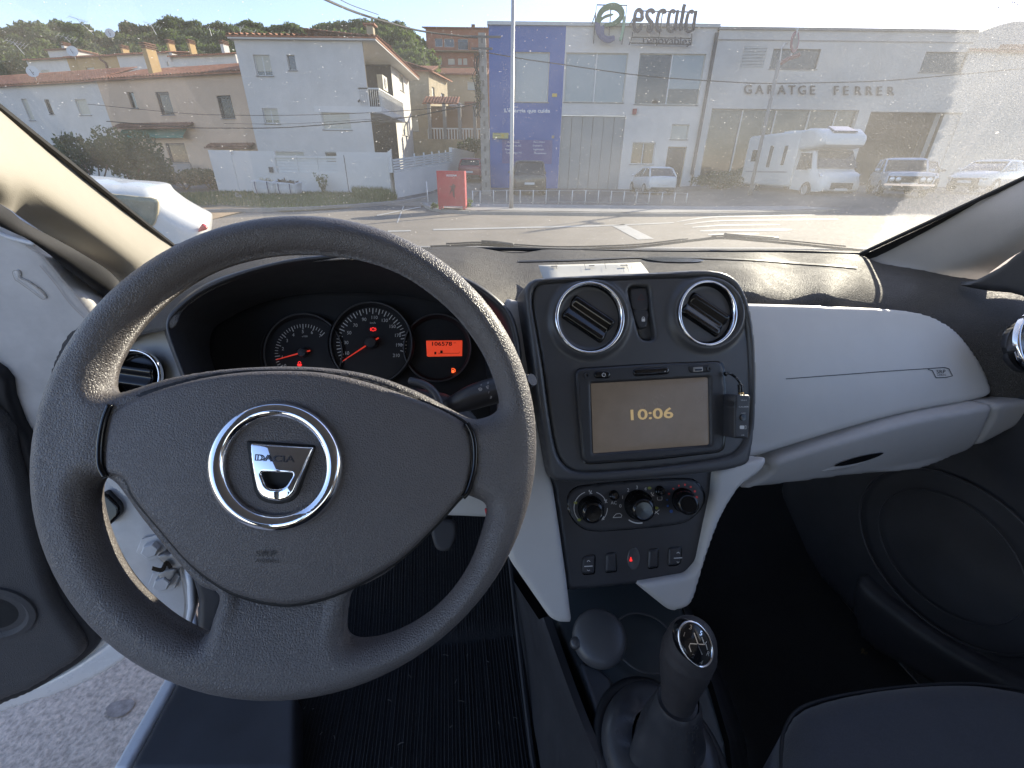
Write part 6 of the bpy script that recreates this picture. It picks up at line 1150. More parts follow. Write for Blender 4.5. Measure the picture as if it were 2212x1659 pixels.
pen('letter', [(1640, 250), (1590, 215), (1540, 250), (1515, 350), (1500, 470), (1505, 590)], 42); pen('letter', [(1695, 205), (1670, 340), (1650, 480), (1640, 600)], 42); pen('letter', [(1505, 600), (1560, 625), (1640, 590)], 30)  # a
pen('letter', [(1830, 90), (1810, 160), (1780, 340), (1755, 480), (1750, 600)], 46)      # l
pen('letter', [(2000, 255), (1960, 225), (1905, 260), (1875, 360), (1855, 480), (1858, 590)], 42); pen('letter', [(2052, 215), (2030, 350), (2010, 480), (2000, 600)], 42); pen('letter', [(1860, 600), (1920, 625), (2000, 590)], 30)
m = MB(); Sx = Wall((0, 34.05), (1, 0)); text(m, 'renovables', *E_([(1485, 795)])[0], 17, Sx, -2.0, .03, .80, 0, 104); V = np.concatenate(m.V); m.add(V+[0, .1, 0], m.F); m.link('small_lettering', M_LTR, sg)
def rod(pts, r=.035, off=.0):
    W = Wall((0, 34.25-off), (1, 0)); P, _ = W(np.array(E_(pts), float)); m = MB(); m.tube(P, r, 5); m.link('frame_rod', X_IRON, sg)
for pts in ([(30, 860), (45, 640), (75, 260), (95, 95), (690, 105), (650, 480), (590, 880)], [(370, 190), (355, 440), (335, 700)], [(730, 890), (790, 740), (800, 640)], [(850, 215), (2060, 240)], [(780, 735), (1960, 760)], [(770, 850), (1960, 880)], [(1270, 900), (1310, 830), (1335, 640)], [(1870, 920), (1960, 850), (1970, 660)], [(1390, 260), (1350, 560)], [(740, 500), (830, 330)], [(0, 470), (75, 250)]): rod(pts)

# ---------------- garage
hg = thing('garage_building', 'long pale grey garage with GARATGE FERRER lettering and open bays', 'building', (22, 34.4, 0)); Wq = Wall((12.0, 34.4), (1, 0), hg); Wq.mpp = .037
x0_ = We.P(u1_, 0)[0]-12.0; uE = Wq.uz((2112, 70))[0]-6; zg = Wq.uz((1800, 66))[1]
G1 = Wq.rect(*Z4([(318, 288), (570, 410)])); G2 = Wq.rect(*Z4([(1222, 306), (1432, 430)])); G3 = Wq.rect(*Z4([(-95, 642), (715, 1010)])); G4 = Wq.rect(*Z4([(818, 660), (1300, 1010)])); G5 = Wq.rect(*Z4([(1355, 672), (1560, 1010)])); G0 = Wq.rect(*Z4([(145, 277), (255, 400)]))
G3 = (max(G3[0], x0_+.5), G3[1], .35, G3[3]); G4 = (max(G4[0], G3[1]+.8), G4[1], -.3, G4[3]); G5 = (max(G5[0], G4[1]+.6), min(G5[1]+1.0, uE+5.7), -.3, G5[3])
Wq.slab('front_wall', x0_+.05, uE+6, -.4, zg, [G0, G1, G2, G3, G4, G5], X_GREYW, .4); Wq.window(G1, 'glass', fm=X_FDARK); Wq.window(G2, 'glass', fm=X_FDARK)
m = MB()
n = 14
for k in range(n): z = G0[2]+(G0[3]-G0[2])*(k+.5)/n; m = MB(); Wq.box(m, G0[0], G0[1], z-.03, z+.02, -.08, .02); m.link('louvre', X_GALV, hg)
m = MB(); Wq.box(m, G0[0], G0[1], G0[2], G0[3], -.35, -.3); m.link('louvre_backing', X_FDARK, hg)
w_ = Wq.window(G3, 'glass', fm=X_GALV, sill=False, d=.3)
for f in (.22, .45, .68, .86): u = G3[0]+(G3[1]-G3[0])*f; m = MB(); Wq.box(m, u-.05, u+.05, G3[2], G3[3], -.3, -.2); m.link('mullion', X_GALV, w_)
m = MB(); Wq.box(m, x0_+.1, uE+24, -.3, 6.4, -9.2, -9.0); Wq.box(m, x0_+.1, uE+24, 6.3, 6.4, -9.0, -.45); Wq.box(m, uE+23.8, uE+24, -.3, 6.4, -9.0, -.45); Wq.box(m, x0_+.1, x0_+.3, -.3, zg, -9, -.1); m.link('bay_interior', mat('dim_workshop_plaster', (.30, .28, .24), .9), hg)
m = MB(); Wq.box(m, G5[0]+.3, G5[0]+.6, 0, 4, -4, -3.8); Wq.box(m, G4[0]+2.2, G4[0]+3.2, 0, 3.6, -6, -5.8); m.link('inner_door_leaf', X_PAVE, hg)
m = MB(); Wq.box(m, x0_, uE+6, zg-.02, zg+.12, -.7, .10); m.link('roof_edge', X_PAVE, hg); m = MB(); Wq.box(m, x0_, uE+6, zg-.55, zg-.50, 0, .04); m.link('string_course', X_PAVE, hg)
xs = [(163, 'G'), (230, 'A'), (298, 'R'), (362, 'A'), (422, 'T'), (482, 'G'), (545, 'E'), (685, 'F'), (742, 'E'), (815, 'R'), (880, 'R'), (940, 'E'), (1008, 'R')]
for x, ch in xs:
    y = 530+(x-163)*.0125; m = MB(); text(m, ch, *Z4([(x, y)])[0], 20.5, Wq, -1, .12, .92); V = np.concatenate(m.V); F0 = list(m.F); m.add(V+[0, .08, 0], F0)
    a, na = len(V), None; m.link('letter', mat('brown_grey_letter', (.10, .09, .085), .6), hg)
ht = thing('tiled_annex', 'annex with sunlit tile edge and curved roof at the garage\'s end', 'building', (33, 33, 0)); Wt = Wall((28, 34.5), (1, 0), ht); a = Wt.uz(Z4([(1400, 300)])[0]); a = (12.0+uE+6.02-28, a[1]); b = (a[0]+16, a[1]); Wt.slab('front_wall', a[0], b[0], -.3, a[1]-.1, [], X_GREYW)
roof(ht, Wt.P(a[0]-.2, a[1], .3), Wt.P(b[0], a[1], .3), (0, 1), 6, 2.2); P0 = Wt.uz(Z4([(1585, 200)])[0]); m = MB(); R = []
for o_ in (-1.2, -6): R.append([Wt.P(P0[0]+f*4.6, P0[1]+.1+.85*math.sin(min(1, f*1.3)*1.9)/1.0, o_) for f in np.linspace(0, 1, 9)])
m.loft(R, closed=False); m.link('curved_roof', X_CONC, ht, smooth=True); m = MB(); R2 = [R[0], [Wt.P(P0[0]+f*4.6, P0[1]-1.5, -1.2) for f in np.linspace(0, 1, 9)]]; m.loft(R2, closed=False); m.link('curved_roof_wall', X_GREYW, ht)
antenna(Z4([(1690, 130)])[0], Z4([(1735, 10)])[0], 36, 'tall antenna on the annex roof, far right', 6); antenna(Z4([(1605, 150)])[0], Z4([(1650, 45)])[0], 36, 'bare wire antenna left of the taller one on the annex', 3)
# ---------------- vehicles (local axes: x across, y towards the nose, z up)
def wheelset(t, W_, ys, r, m_rim=X_GALV):
    for y in ys:
        for s in (-1, 1):
            m = MB(); m.loft(lathe((s*(W_/2-.10), y, r), (s, 0, 0), [(r*.62, -.1), (r*.96, -.1), (r, -.06), (r, .06), (r*.96, .1), (r*.64, .105)], 24, ref=(0, 0, 1)), capa=False, capb=False); w_ = m.link('wheel', X_BLK, t, smooth=40)
            m = MB(); m.loft(lathe((s*(W_/2-.10), y, r), (s, 0, 0), [(r*.66, .09), (r*.6, .07), (r*.2, .085), (.01, .09)], 14, ref=(0, 0, 1)), capa=False); m.link('wheel_rim', m_rim, w_)
def car(name, label, pos, head, L_, W_, H, body_m, cab, stations, belt, r=.31, est=False, lights='rear', plate=True, mirrors=True):
    t = thing(name, label, 'car', pos, rz=head); hw_ = W_/2
    R = []
    for y, w_, z0, z1 in stations:
        w_ *= hw_; R.append([(-w_*.86, y, z0), (-w_*.97, y, z0+.10), (-w_, y, (z0+z1)*.5), (-w_*.985, y, z1-.16), (-w_*.93, y, z1-.04), (-w_*.78, y, z1), (0, y, z1+.02), (w_*.78, y, z1), (w_*.93, y, z1-.04), (w_*.985, y, z1-.16), (w_, y, (z0+z1)*.5), (w_*.97, y, z0+.10), (w_*.86, y, z0), (0, y, z0)])
    R = cr(np.array(R).reshape(len(R), -1), 4, False).reshape(-1, 14, 3); m = MB(); m.loft(R); m.link('body', body_m, t, smooth=50)
    y0b, y1b, y0t, y1t, wt = cab; zr_ = H
    def ring(y0, y1, w_, z, k=.14): return [(p[0], p[1], z) for p in rrect(-w_, y0, w_, y1, k, 4)]
    m = MB(); m.loft([ring(y0b, y1b, hw_*.90, belt-.06), ring(y0b+(y0t-y0b)*.05, y1b+(y1t-y1b)*.05, hw_*.89, belt+.02), ring(y0t-.03, y1t+.03, hw_*wt+.015, zr_-.09)]); m.link('windows', X_CGL, t, smooth=30)
    m = MB(); m.loft([ring(y0t-.07, y1t+.07, hw_*wt+.03, zr_-.10), ring(y0t-.04, y1t+.04, hw_*wt+.015, zr_-.05, .18), ring(y0t+.1, y1t-.1, hw_*wt*.88, zr_-.01, .25), ring(y0t+.35, y1t-.35, hw_*wt*.6, zr_, .25)]); m.link('roof', body_m, t, smooth=50)
    for s in (-1, 1):
        for yb, yt, rr_ in ((y0b+.06, y0t, .055), (y1b-.05, y1t, .04), ((y0b+y1b)/2, (y0t+y1t)/2, .035)):
            m = MB(); m.tube([(s*hw_*.885, yb, belt-.02), (s*(hw_*wt+.012), yt, zr_-.10)], rr_, 6); m.link('pillar', body_m, t, smooth=True)
        if mirrors: m = MB(); m.loft(lathe((s*(hw_+.02), y1b-.35, belt+.05), (s, 0, 0), [(.02, -.05), (.09, -.02), (.10, .1), (.05, .16)], 10, ell=(1, .7), ref=(0, 0, 1))); m.link('mirror', body_m, t, smooth=True)
    wheelset(t, W_, (stations[0][0]+L_*.19, stations[-1][0]-L_*.2), r)
    yr, yf = stations[0][0], stations[-1][0]
    for s in (-1, 1):
        m = MB(); m.loft(lathe((s*hw_*.70, yr+.10, belt-.16), (s*.3, -1, 0), [(.17, -.1), (.16, .03), (.08, .06), (.01, .065)], 14, ell=(1, .6), ref=(0, 0, 1))); m.link('tail_light', X_TAIL, t, smooth=True)
        m = MB(); m.loft(lathe((s*hw_*.70, yf-.10, belt-.30), (s*.3, 1, 0), [(.17, -.1), (.16, .03), (.08, .06), (.01, .065)], 14, ell=(1, .55), ref=(0, 0, 1))); m.link('head_light', X_LAMP, t, smooth=True)
    m = MB(); m.bx(-.26, .26, yr-.035, yr+.02, .52, .63); m.bx(-.26, .26, yf-.02, yf+.03, .40, .51); m.link('number_plate', X_FRAME, t)
    m = MB(); m.bx(-hw_*.8, hw_*.8, yr-.02, yr+.15, .22, .40); m.bx(-hw_*.6, hw_*.6, yf-.15, yf+.02, .3, .62); m.link('bumper_trim', X_BLK, t)
    return t
suvst = [(-2.15, .84, .34, .95), (-2.05, .95, .28, 1.02), (-1.4, 1, .24, 1.04), (0, 1, .24, 1.03), (1.1, 1, .24, 1.02), (1.8, .93, .28, .92), (2.12, .75, .36, .70)]
car('suv', 'dark grey SUV seen from behind in front of the blue wall', (.75, 27.2, 0), .02, 4.4, 1.85, 1.68, X_CDARK, (-2.0, 1.2, -1.7, .3, .76), suvst, 1.03, .34)
m = bpy.data.objects  # tail light bar etc. stay simple at this distance
hst = [(-1.9, .80, .36, .88), (-1.82, .93, .28, .96), (-1.3, 1, .22, .98), (0, 1, .22, .94), (1.0, .98, .22, .92), (1.6, .88, .26, .80), (1.92, .66, .34, .60)]
car('hatchback', 'white hatchback parked with its tail to the road by the pale wall', (8.35, 29.0, .0), .06, 3.75, 1.74, 1.47, X_CWHITE, (-1.80, 1.1, -1.25, .15, .72), hst, .95, .31)
car('small_red_car', 'dark red car half hidden behind the concrete pole', (-2.9, 34.5, .45), -.1, 3.7, 1.65, 1.42, X_CRED, (-1.7, 1.1, -1.3, .2, .76), hst, .93)
sst = [(-2.05, .88, .36, .88), (-1.95, .96, .30, .90), (-1.2, 1, .26, .90), (0, 1, .26, .90), (.9, 1, .26, .91), (1.85, .96, .28, .88), (2.03, .92, .34, .80), (2.07, .86, .40, .62)]
old = car('old_saloon', 'old pale blue boxy saloon facing the road outside the garage', (16.5, 20.6, .44), math.pi-.50, 4.1, 1.62, 1.43, X_CBLUE, (-1.5, .75, -1.05, .25, .80), sst, .90, .30)
m = MB(); m.bx(-.70, .70, 2.04, 2.085, .50, .74); m.link('grille', X_BLK, old)
for s in (-1, 1):
    for x in (.58, .38): m = MB(); m.loft(lathe((s*x, 2.08, .63), (0, 1, 0), [(.09, 0), (.085, .02), (.04, .04), (.005, .045)], 14, ref=(0, 0, 1))); m.link('round_head_light', X_LAMP, old, smooth=True)
m = MB(); m.bx(-.78, .78, 2.08, 2.15, .40, .48); m.link('chrome_bumper', M_CHROME, old)
car('white_saloon', 'white car half hidden by the grey windscreen pillar on the right', (23.0, 23.4, .5), math.pi-1.15, 4.3, 1.75, 1.42, X_CWHITE, (-1.7, .95, -1.1, .2, .74), hst, .93, .31)
car('dark_saloon', 'dark car standing behind the old blue saloon', (21.5, 25.8, .45), math.pi-.6, 4.3, 1.75, 1.45, X_CDARK, (-1.7, .95, -1.1, .2, .74), hst, .93, .31)
# motorhome
vn = thing('motorhome', 'white motorhome with overcab bed and roof window outside the garage', 'motorhome', (14.55, 24.6, .18), rz=math.pi+.03)
def L(name, rings, m_, par=vn, sm=40, **k): m = MB(); m.loft(rings, **k); return m.link(name, m_, par, smooth=sm)
def rr3(x0, x1, z0, z1, y, r_): return [(p[0], y, p[1]) for p in rrect(x0, z0, x1, z1, r_, 4)]
X_VAN = mat('white_motorhome_panel', (.60, .59, .55), .4, coat=.2)
L('living_body', [rr3(-1.13, 1.13, .45, 2.80, -3.6, .12), rr3(-1.15, 1.15, .42, 2.86, -3.5, .14), rr3(-1.15, 1.15, .42, 2.86, 1.05, .14), rr3(-1.10, 1.10, .50, 2.80, 1.15, .12)], X_VAN)
L('overcab_pod', [rr3(-1.12, 1.12, 2.02, 2.80, .9, .12), rr3(-1.12, 1.12, 2.02, 2.90, 1.5, .14), rr3(-1.10, 1.10, 2.05, 2.86, 2.0, .16), rr3(-1.02, 1.02, 2.12, 2.62, 2.5, .18), rr3(-.90, .90, 2.2, 2.42, 2.66, .09)], X_VAN)
w_ = L('pod_window', [[(-.55, 1.75, 2.93), (.45, 1.75, 2.93), (.5, 2.45, 2.70), (-.6, 2.45, 2.70)], [(-.5, 1.8, 2.97), (.4, 1.8, 2.97), (.45, 2.4, 2.76), (-.55, 2.4, 2.76)]], X_CGL, sm=False)
cab_ = [(1.05, 1.0, .35, 2.02, 2.02), (1.6, 1.0, .32, 2.02, 2.0), (2.15, 1.0, .30, 1.98, 1.9), (2.55, .99, .30, 1.28, 1.25), (2.95, .95, .30, 1.12, 1.1), (3.2, .85, .34, .92, .9), (3.27, .74, .4, .72, .7)]
L('cab', cr(np.array([[(-w2*.98, y, z0), (-w2*1.02, y, (z0+z1)*.42), (-w2*.99, y, z1*.72), (-w2*.86, y, z1-.04), (-w2*.6, y, z1), (w2*.6, y, z1), (w2*.86, y, z1-.04), (w2*.99, y, z1*.72), (w2*1.02, y, (z0+z1)*.42), (w2*.98, y, z0)] for y, w2, z0, z1, _ in cab_]).reshape(7, -1), 3, False).reshape(-1, 10, 3), X_VAN)
L('windscreen', [[(-.80, 2.16, 1.97), (.80, 2.16, 1.97), (.90, 2.60, 1.26), (-.90, 2.60, 1.26)], [(-.80, 2.20, 2.0), (.80, 2.20, 2.0), (.92, 2.66, 1.28), (-.92, 2.66, 1.28)]], X_CGL, sm=False)
for s in (-1, 1):
    L('cab_window', [[(s*1.0, 1.25, 1.2), (s*1.0, 2.35, 1.25), (s*.93, 2.0, 1.88), (s*.93, 1.25, 1.9)], [(s*1.03, 1.25, 1.2), (s*1.03, 2.35, 1.25), (s*.96, 2.0, 1.88), (s*.96, 1.25, 1.9)]], X_CGL, sm=False)
    m = MB(); m.bx(s*1.05, s*1.32, 2.0, 2.1, 1.2, 1.55); m.link('mirror', X_BLK, vn)
    m = MB(); m.loft([[(s*.45, 3.16, .82), (s*.9, 2.92, .92), (s*.93, 2.86, 1.06), (s*.6, 3.02, 1.0)], [(s*.45, 3.24, .84), (s*.92, 3.0, .94), (s*.95, 2.92, 1.07), (s*.6, 3.1, 1.01)]]); m.link('head_light', X_LAMP, vn)
    m = MB(); m.bx(s*1.14, s*1.165, -2.9, -2.2, 1.6, 2.15); m.link('side_window', X_CGL, vn); m = MB(); m.bx(s*1.14, s*1.165, -1.2, -.9, 1.3, 2.3); m.link('side_window', X_CGL, vn); m = MB(); m.bx(s*1.14, s*1.165, .1, .35, 1.4, 2.25); m.link('side_window', X_CGL, vn)
    m = MB(); m.bx(s*1.14, s*1.16, -3.2, .8, 1.05, 1.12); m.link('side_stripe', X_GALV, vn)
m = MB(); m.bx(-.5, .5, 3.22, 3.29, .42, .68); m.link('grille', X_BLK, vn); m = MB(); m.bx(-.28, .28, 3.28, 3.31, .36, .46); m.link('number_plate', X_FRAME, vn)
m = MB(); m.bx(-.4, .4, -1.6, -.8, 2.86, 2.98); m.link('roof_vent', X_FRAME, vn); m = MB(); m.bx(-.9, -.3, -.2, .6, 2.86, 2.95); m.link('roof_vent', X_FRAME, vn)
wheelset(vn, 2.1, (-2.2, 2.35), .35)

# white car right beside ours, seen over the open door
nc = thing('parked_white_car', 'white car parked alongside, its rear quarter seen past the cream pillar', 'car', at([(300, 520)], 4.2)[0]*[1, 1, 0]+[0, 0, -.3])
Pn = at([(330, 450)], 4.1)[0]; NP = Plane3(Pn, (.50, -.86, 0), .0044)
side = cr([(-260, 372), (-100, 378), (100, 386), (213, 397), (290, 402), (326, 408), (340, 424), (375, 450), (415, 472), (440, 485), (447, 497), (443, 540), (430, 600), (330, 680), (100, 760), (-260, 800)], 3)
sheet('body', side, NP, X_CWHITE, nc, cell=7, edge=.16, back=1.3, smooth=True)
qw = rquad(Z1([(600, 1225), (745, 1262), (985, 1285), (1022, 1300), (1020, 1380), (1003, 1440), (985, 1466), (900, 1420), (780, 1330), (600, 1290)]), 5)
c = qw.mean(0); fr_ = sheet('window_frame', c+(qw-c)*1.06, NP.up(.008), mat('cream_window_surround', (.50, .42, .28), .5), nc, cell=4, edge=.01, back=.02); sheet('quarter_window', qw, NP.up(.018), mat('grey_tinted_window', (.20, .22, .17), .1, mottle=.3, mscale=6), fr_, cell=5, edge=.006, back=.01)
sheet('tail_light', rquad(Z1([(1312, 1448), (1346, 1474), (1340, 1490), (1282, 1506), (1290, 1480)]), 3), NP.up(.02), mat('bright_tail_lamp', (.5, .02, .03), .2), nc, cell=2.5, edge=.01, back=.05)
m = MB(); P, _ = NP.up(.02)(np.array([(90, 618), (150, 624), (210, 634)])); m.tube(P, .03, 8); m.link('bumper_strip', X_BLK, nc)

# ---------------- street furniture
lp = thing('lamp_post', 'slim galvanised lamp post at the kerb in front of the blue wall', 'lamp post', (-.1, 15.4, .1)); m = MB(); m.tube([(-.1, 15.4, .1), (-.1, 15.4, 1.2), (-.1, 15.4, 9.0)], [.075, .06, .045], 12); m.link('pole', X_GALV, lp, smooth=True)
m = MB(); m.tube([(-.1, 15.4, 9.0), (-.1, 15.0, 9.3), (-.1, 14.2, 9.4)], .03, 8); m.link('lamp_arm', X_GALV, lp); m = MB(); m.box((-.1, 13.9, 9.38), (.14, .35, .06)); m.link('lamp_head', X_GALV, lp)
cpole = thing('utility_pole', 'square weathered concrete utility pole at the side street corner', 'utility pole', (-1.75, 25.6, 0)); b = onY([(1051, 418)], 25.5)[0]; tp = onY([(1041, 72)], 25.5)[0]
m = MB(); m.loft([[b+np.array([x*.24, y*.17, -b[2]]) for x, y in ((-1, -1), (1, -1), (1, 1), (-1, 1))], [tp+np.array([x*.17, y*.13, 0]) for x, y in ((-1, -1), (1, -1), (1, 1), (-1, 1))]]); m.link('pole', X_CONC, cpole)
for k in range(12):
    f = (k+.5)/12; c = b*(1-f)+tp*f; c[2] = (1-f)*.2+f*tp[2]; m = MB(); m.box(c+[0, -.165+.03*f, 0], (.05, .008, .12)); m.link('recess', mat('recess_shade', (.16, .15, .13), .9), cpole)  # pole recesses drawn flat, their shade put into a darker concrete colour
m = MB(); m.box(tp+[0, -.1, -.15], (.9, .04, .04)); m.box(tp+[0, -.1, -.6], (.5, .04, .04)); m.link('cross_arm', X_IRON, cpole)
for x in (-.8, -.4, .4, .8): m = MB(); m.loft(lathe(tp+[x, -.1, -.12], UP, [(.03, 0), (.06, .04), (.04, .08), (.05, .12), (.01, .15)], 8)); m.link('insulator', X_FRAME, cpole)
m = MB()
for k in range(7): P = [tp+[-.25+RNG.normal(0, .1), -.2, -z+RNG.normal(0, .05)] for z in np.linspace(.8, 3.4, 7)]; m.tube(cr(P, 3, False), .022, 5)
o_ = m.link('cable_bundle', X_BLK, cpole, kind='stuff')
V = []; Fc = []
for k in range(170):
    c = tp+[RNG.normal(-.22, .10), RNG.normal(-.2, .06), RNG.uniform(-3.0, -1.7)]; s = .06; d1, d2 = RNG.normal(0, s, 3), RNG.normal(0, s, 3); b_ = len(V); V += [c, c+d1, c+d2]; Fc.append((b_, b_+1, b_+2))
iv = link_mesh('ivy_clump', V, Fc, X_LEAF2, cpole, False, kind='stuff')
def wire(lab, pts, Ys, r, g='overhead wires'):
    P = np.array([onY([p], y)[0] for p, y in zip(pts, Ys)]); P = cr(P, 8, False); m = MB(); m.tube(P, r, 5); o = m.link('overhead_wire', X_BLK, None, loc=P[0], smooth=True); tag(o, lab, 'wire', g); return o
wire('thick twisted cable from the sky\'s top edge to the concrete pole top', Z2([(600, -30), (740, 35), (880, 90), (1060, 145), (1300, 205), (1640, 245)]), [14, 16, 18, 20, 22.5, 25.3], .035)
wire('thin wire just above the twisted cable', Z2([(700, -30), (830, 35), (1000, 95)]), [15, 17, 19], .012)
wire('dark sagging wire across the beige and white house walls', [(230, 262), (400, 275)]+Z2([(0, 830), (350, 828), (700, 805), (1150, 765), (1400, 720), (1640, 672)]), [30, 30, 30, 29.5, 29, 28, 27, 25.5], .025)
wire('upper thin wire crossing the white house above its ground floor windows', [(190, 225), (400, 245)]+Z2([(0, 745), (300, 748), (700, 740), (1200, 715), (1640, 665)]), [30, 30, 30, 30, 29, 27, 25.5], .014)
wire('thin pale wire between the two lower wires on the white house', Z2([(0, 800), (400, 803), (800, 782), (1150, 760)]), [30.2, 30, 29, 28], .010)
wire('long wire sagging across the blue, white and garage facades', Z3([(60, 335), (120, 345), (350, 385), (600, 420), (1000, 478), (1300, 508), (1815, 540)])+Z4([(150, 491), (350, 494), (900, 482), (1300, 452), (1801, 405), (2100, 370)]), [25.5, 25.5, 26, 26.5, 27, 27.5, 28, 28, 28, 28, 28, 28, 28], .022)
# guard railing of white posts along the pavement
gd = thing('guard_railing', 'low railing of white posts along the pavement before the buildings', 'railing', (3.5, 19.5, 0))
xs = [(0, 1235), (50, 1235), (138, 1232), (226, 1232), (315, 1232), (401, 1232), (487, 1232), (573, 1232), (660, 1232), (748, 1232), (833, 1234), (918, 1236), (1003, 1240), (1086, 1243), (1170, 1245), (1255, 1246), (1338, 1248), (1418, 1250)]
prev = None; RL = []
for k, (x, y) in enumerate(xs):
    xt = x; bx_ = 1 if x < 300 else 0; bot = (x+(-(x-190)*.028), y+78); f = k/(len(xs)-1); Yp = 18.4+f*2.0; q = onY(Z3([bot]), Yp)[0]; tz = onY(Z3([(xt, y)]), Yp)[0][2]; z0 = rise(q[0], q[1]); m = MB(); m.tube([(q[0], q[1], z0), (q[0], q[1], tz)], .022, 6); m.link('post', X_FRAME, gd, smooth=True); RL.append([q[0], q[1], tz])
m = MB(); m.tube(np.array(RL)-[0, 0, .02], .010, 5); m.link('top_rail', X_GALV, gd)
m = MB(); m.tube(np.array(RL)-[0, 0, .45], .008, 5); m.link('middle_rail', X_GALV, gd)
for i, (x, lb) in enumerate(((968, 'white post left of the red board'), (925, 'farther white post left of the red board'))):
    q = onZ([(x-.0, 442)], .02)[0]; m = MB(); m.tube([q, q+[0, 0, .8]], .022, 6); o = m.link('bollard_post', X_FRAME, None, loc=q, smooth=True); tag(o, lb, 'post')
rb = thing('red_board', 'red free-standing board with scuffed dark marks at the pavement corner', 'board', onZ([(975, 455)], .1)[0])
B_ = lambda P: [((1060+x/11.06)*.8641, (400+y/11.06)*.8641) for x, y in P]
yb = onZ([(975, 452)], .11)[0][1]; Wb_ = Wall((-5, yb), (1, -.0), rb); Wb_.mpp = .017
q0 = Wb_.uz(B_([(400, 1330)])[0]); q1 = Wb_.uz(B_([(1150, 1330)])[0]); zt = Wb_.uz(B_([(700, 300)])[0])[1]; m = MB(); Wb_.box(m, q0[0], q1[0], .20, zt, -.5, 0); m.link('panel', X_RED, rb)
for u in (q0[0]+.05, q1[0]-.05):
    for o_ in (-.45, -.05): m = MB(); Wb_.box(m, u-.04, u+.04, .1, .20, o_-.04, o_+.04); m.link('foot', X_RED, rb)
m = MB(); text(m, 'ROSSAM', *B_([(760, 428)])[0], 4.2, Wb_, 0, .006, 1.0, 0, 21, .02); m.link('lettering', MATS['white_vinyl'], rb)
m = MB(); decal(m, B_([(800, 650), (880, 720), (840, 800), (850, 1050), (800, 1000), (780, 850), (700, 960), (760, 760), (700, 730), (770, 710)]), Wb_, .004); m.link('scuff_mark', mat('dark_red_scuff', (.10, .02, .03), .8), rb)
sp = thing('sign_pole', 'grey pole with round sign and short arm before the garage', 'street sign', (12.2, 24, .2)); a = onY(Z4([(175, 1150)]), 24)[0]; b = onY(Z4([(352, 360)]), 24)[0]; m = MB(); m.tube([a*[1, 1, 0]+[0, 0, .2], b], .085, 8); m.link('pole', X_PAVE, sp, smooth=True)
P = onY(Z4([(350, 380), (400, 350), (470, 325)]), 24); m = MB(); m.tube(P, .09, 6); m.link('arm', mat('faded_red_metal', (.20, .10, .10), .6), sp)
P = onY(Z4([(355, 360), (365, 290), (385, 258), (400, 258)]), 24); m = MB(); m.tube(P, .03, 6); m.link('bracket', X_GALV, sp)
c = onY(Z4([(440, 250)]), 24)[0]; m = MB(); m.loft(lathe(c, (.5, -.8, .1), [(.40, 0), (.40, .04), (.3, .045), (.01, .045)], 24, ell=(.8, 1), ref=(0, 0, 1))); s_ = m.link('round_sign', mat('faded_red_sign', (.22, .09, .10), .6), sp); m = MB(); m.loft(lathe(c, (.5, -.8, .1), [(.28, .046), (.28, .052), (.01, .052)], 20, ell=(.8, 1), ref=(0, 0, 1))); m.link('sign_face', X_PAVE, s_); m = MB(); m.box(c-[0, 0, .0]+[0, 0, 0], (.03, .03, .5)); m.link('sign_stay', X_GALV, sp)
ys = thing('yellow_notice', 'yellow and white notice board fixed beside the blue wall', 'notice board', (-1.6, 34.2, 2.5)); Wy = Wall((-3, 34.4), (1, 0), ys); q = Wy.rect(*Z3([(134, 860), (236, 898)])); m = MB(); Wy.box(m, *q, 0, .05); m.link('board', mat('faded_yellow_board', (.42, .38, .14), .6), ys); m = MB(); Wy.box(m, q[0]+(q[1]-q[0])*.55, q[1]-.3, q[2]+.08, q[3]-.08, .05, .06); m.link('yellow_square', mat('yellow_sign_paint', (.55, .38, .05), .6), ys)
m = MB(); Wy.box(m, q[0]+.1, q[0]+(q[1]-q[0])*.5, q[2]+.15, q[2]+.18, .05, .056); Wy.box(m, q[0]+.1, q[0]+(q[1]-q[0])*.5, q[2]+.3, q[2]+.33, .05, .056); m.link('text_bar', X_FDARK, ys)
# rubble bags
def bag(lab, px, Yb, wpx, hpx, top):
    c = onY([px], Yb)[0]; c[2] = .05; k = Yb/FPX*1.1; r = wpx*k/2; h = hpx*k; t = thing('rubble_bag', lab, 'rubble bag', c, group='rubble bags'); R = []
    for z, q in ((0, .80), (.15, .96), (.5, 1.0), (.8, .98), (.98, 1.06), (1.0, .95), (.86, .80)): R.append([c+np.array([r*q*math.copysign(abs(math.cos(a))**.6, math.cos(a))*(1+.05*math.sin(5*a+z*7)), r*.7*q*math.copysign(abs(math.sin(a))**.6, math.sin(a)), h*z*(1+.06*math.sin(3*a+1))]) for a in np.linspace(0, 6.283, 29)[:-1]])
    m = MB(); m.loft(R, capa=True, capb=False); m.link('sack', mat('white_woven_sack', (.55, .55, .56), .8, mottle=.1, mscale=5), t, smooth=True)
    V = []; Fc = []
    for q in range(60):
        a = RNG.uniform(0, 6.28); rr_ = RNG.uniform(0, r*.8); p = c+[rr_*math.cos(a), rr_*.65*math.sin(a), h*RNG.uniform(.82, 1.02)]; s = RNG.uniform(.04, .12); b_ = len(V); V += [p+RNG.normal(0, s, 3) for _ in range(4)]; Fc += [(b_, b_+1, b_+2), (b_+1, b_+2, b_+3), (b_, b_+2, b_+3)]
    link_mesh('rubble', V, Fc, top, t, False, kind='stuff')
    for s in (-.5, .45): m = MB(); P = [c+[s*r, -r*.75, h*.95], c+[s*r*1.02, -r*.80, h*.5], c+[s*r*.98, -r*.72, .03]]; m.tube(P, .02, 5); m.link('strap', mat('dark_blue_strap', (.03, .05, .12), .7), t)
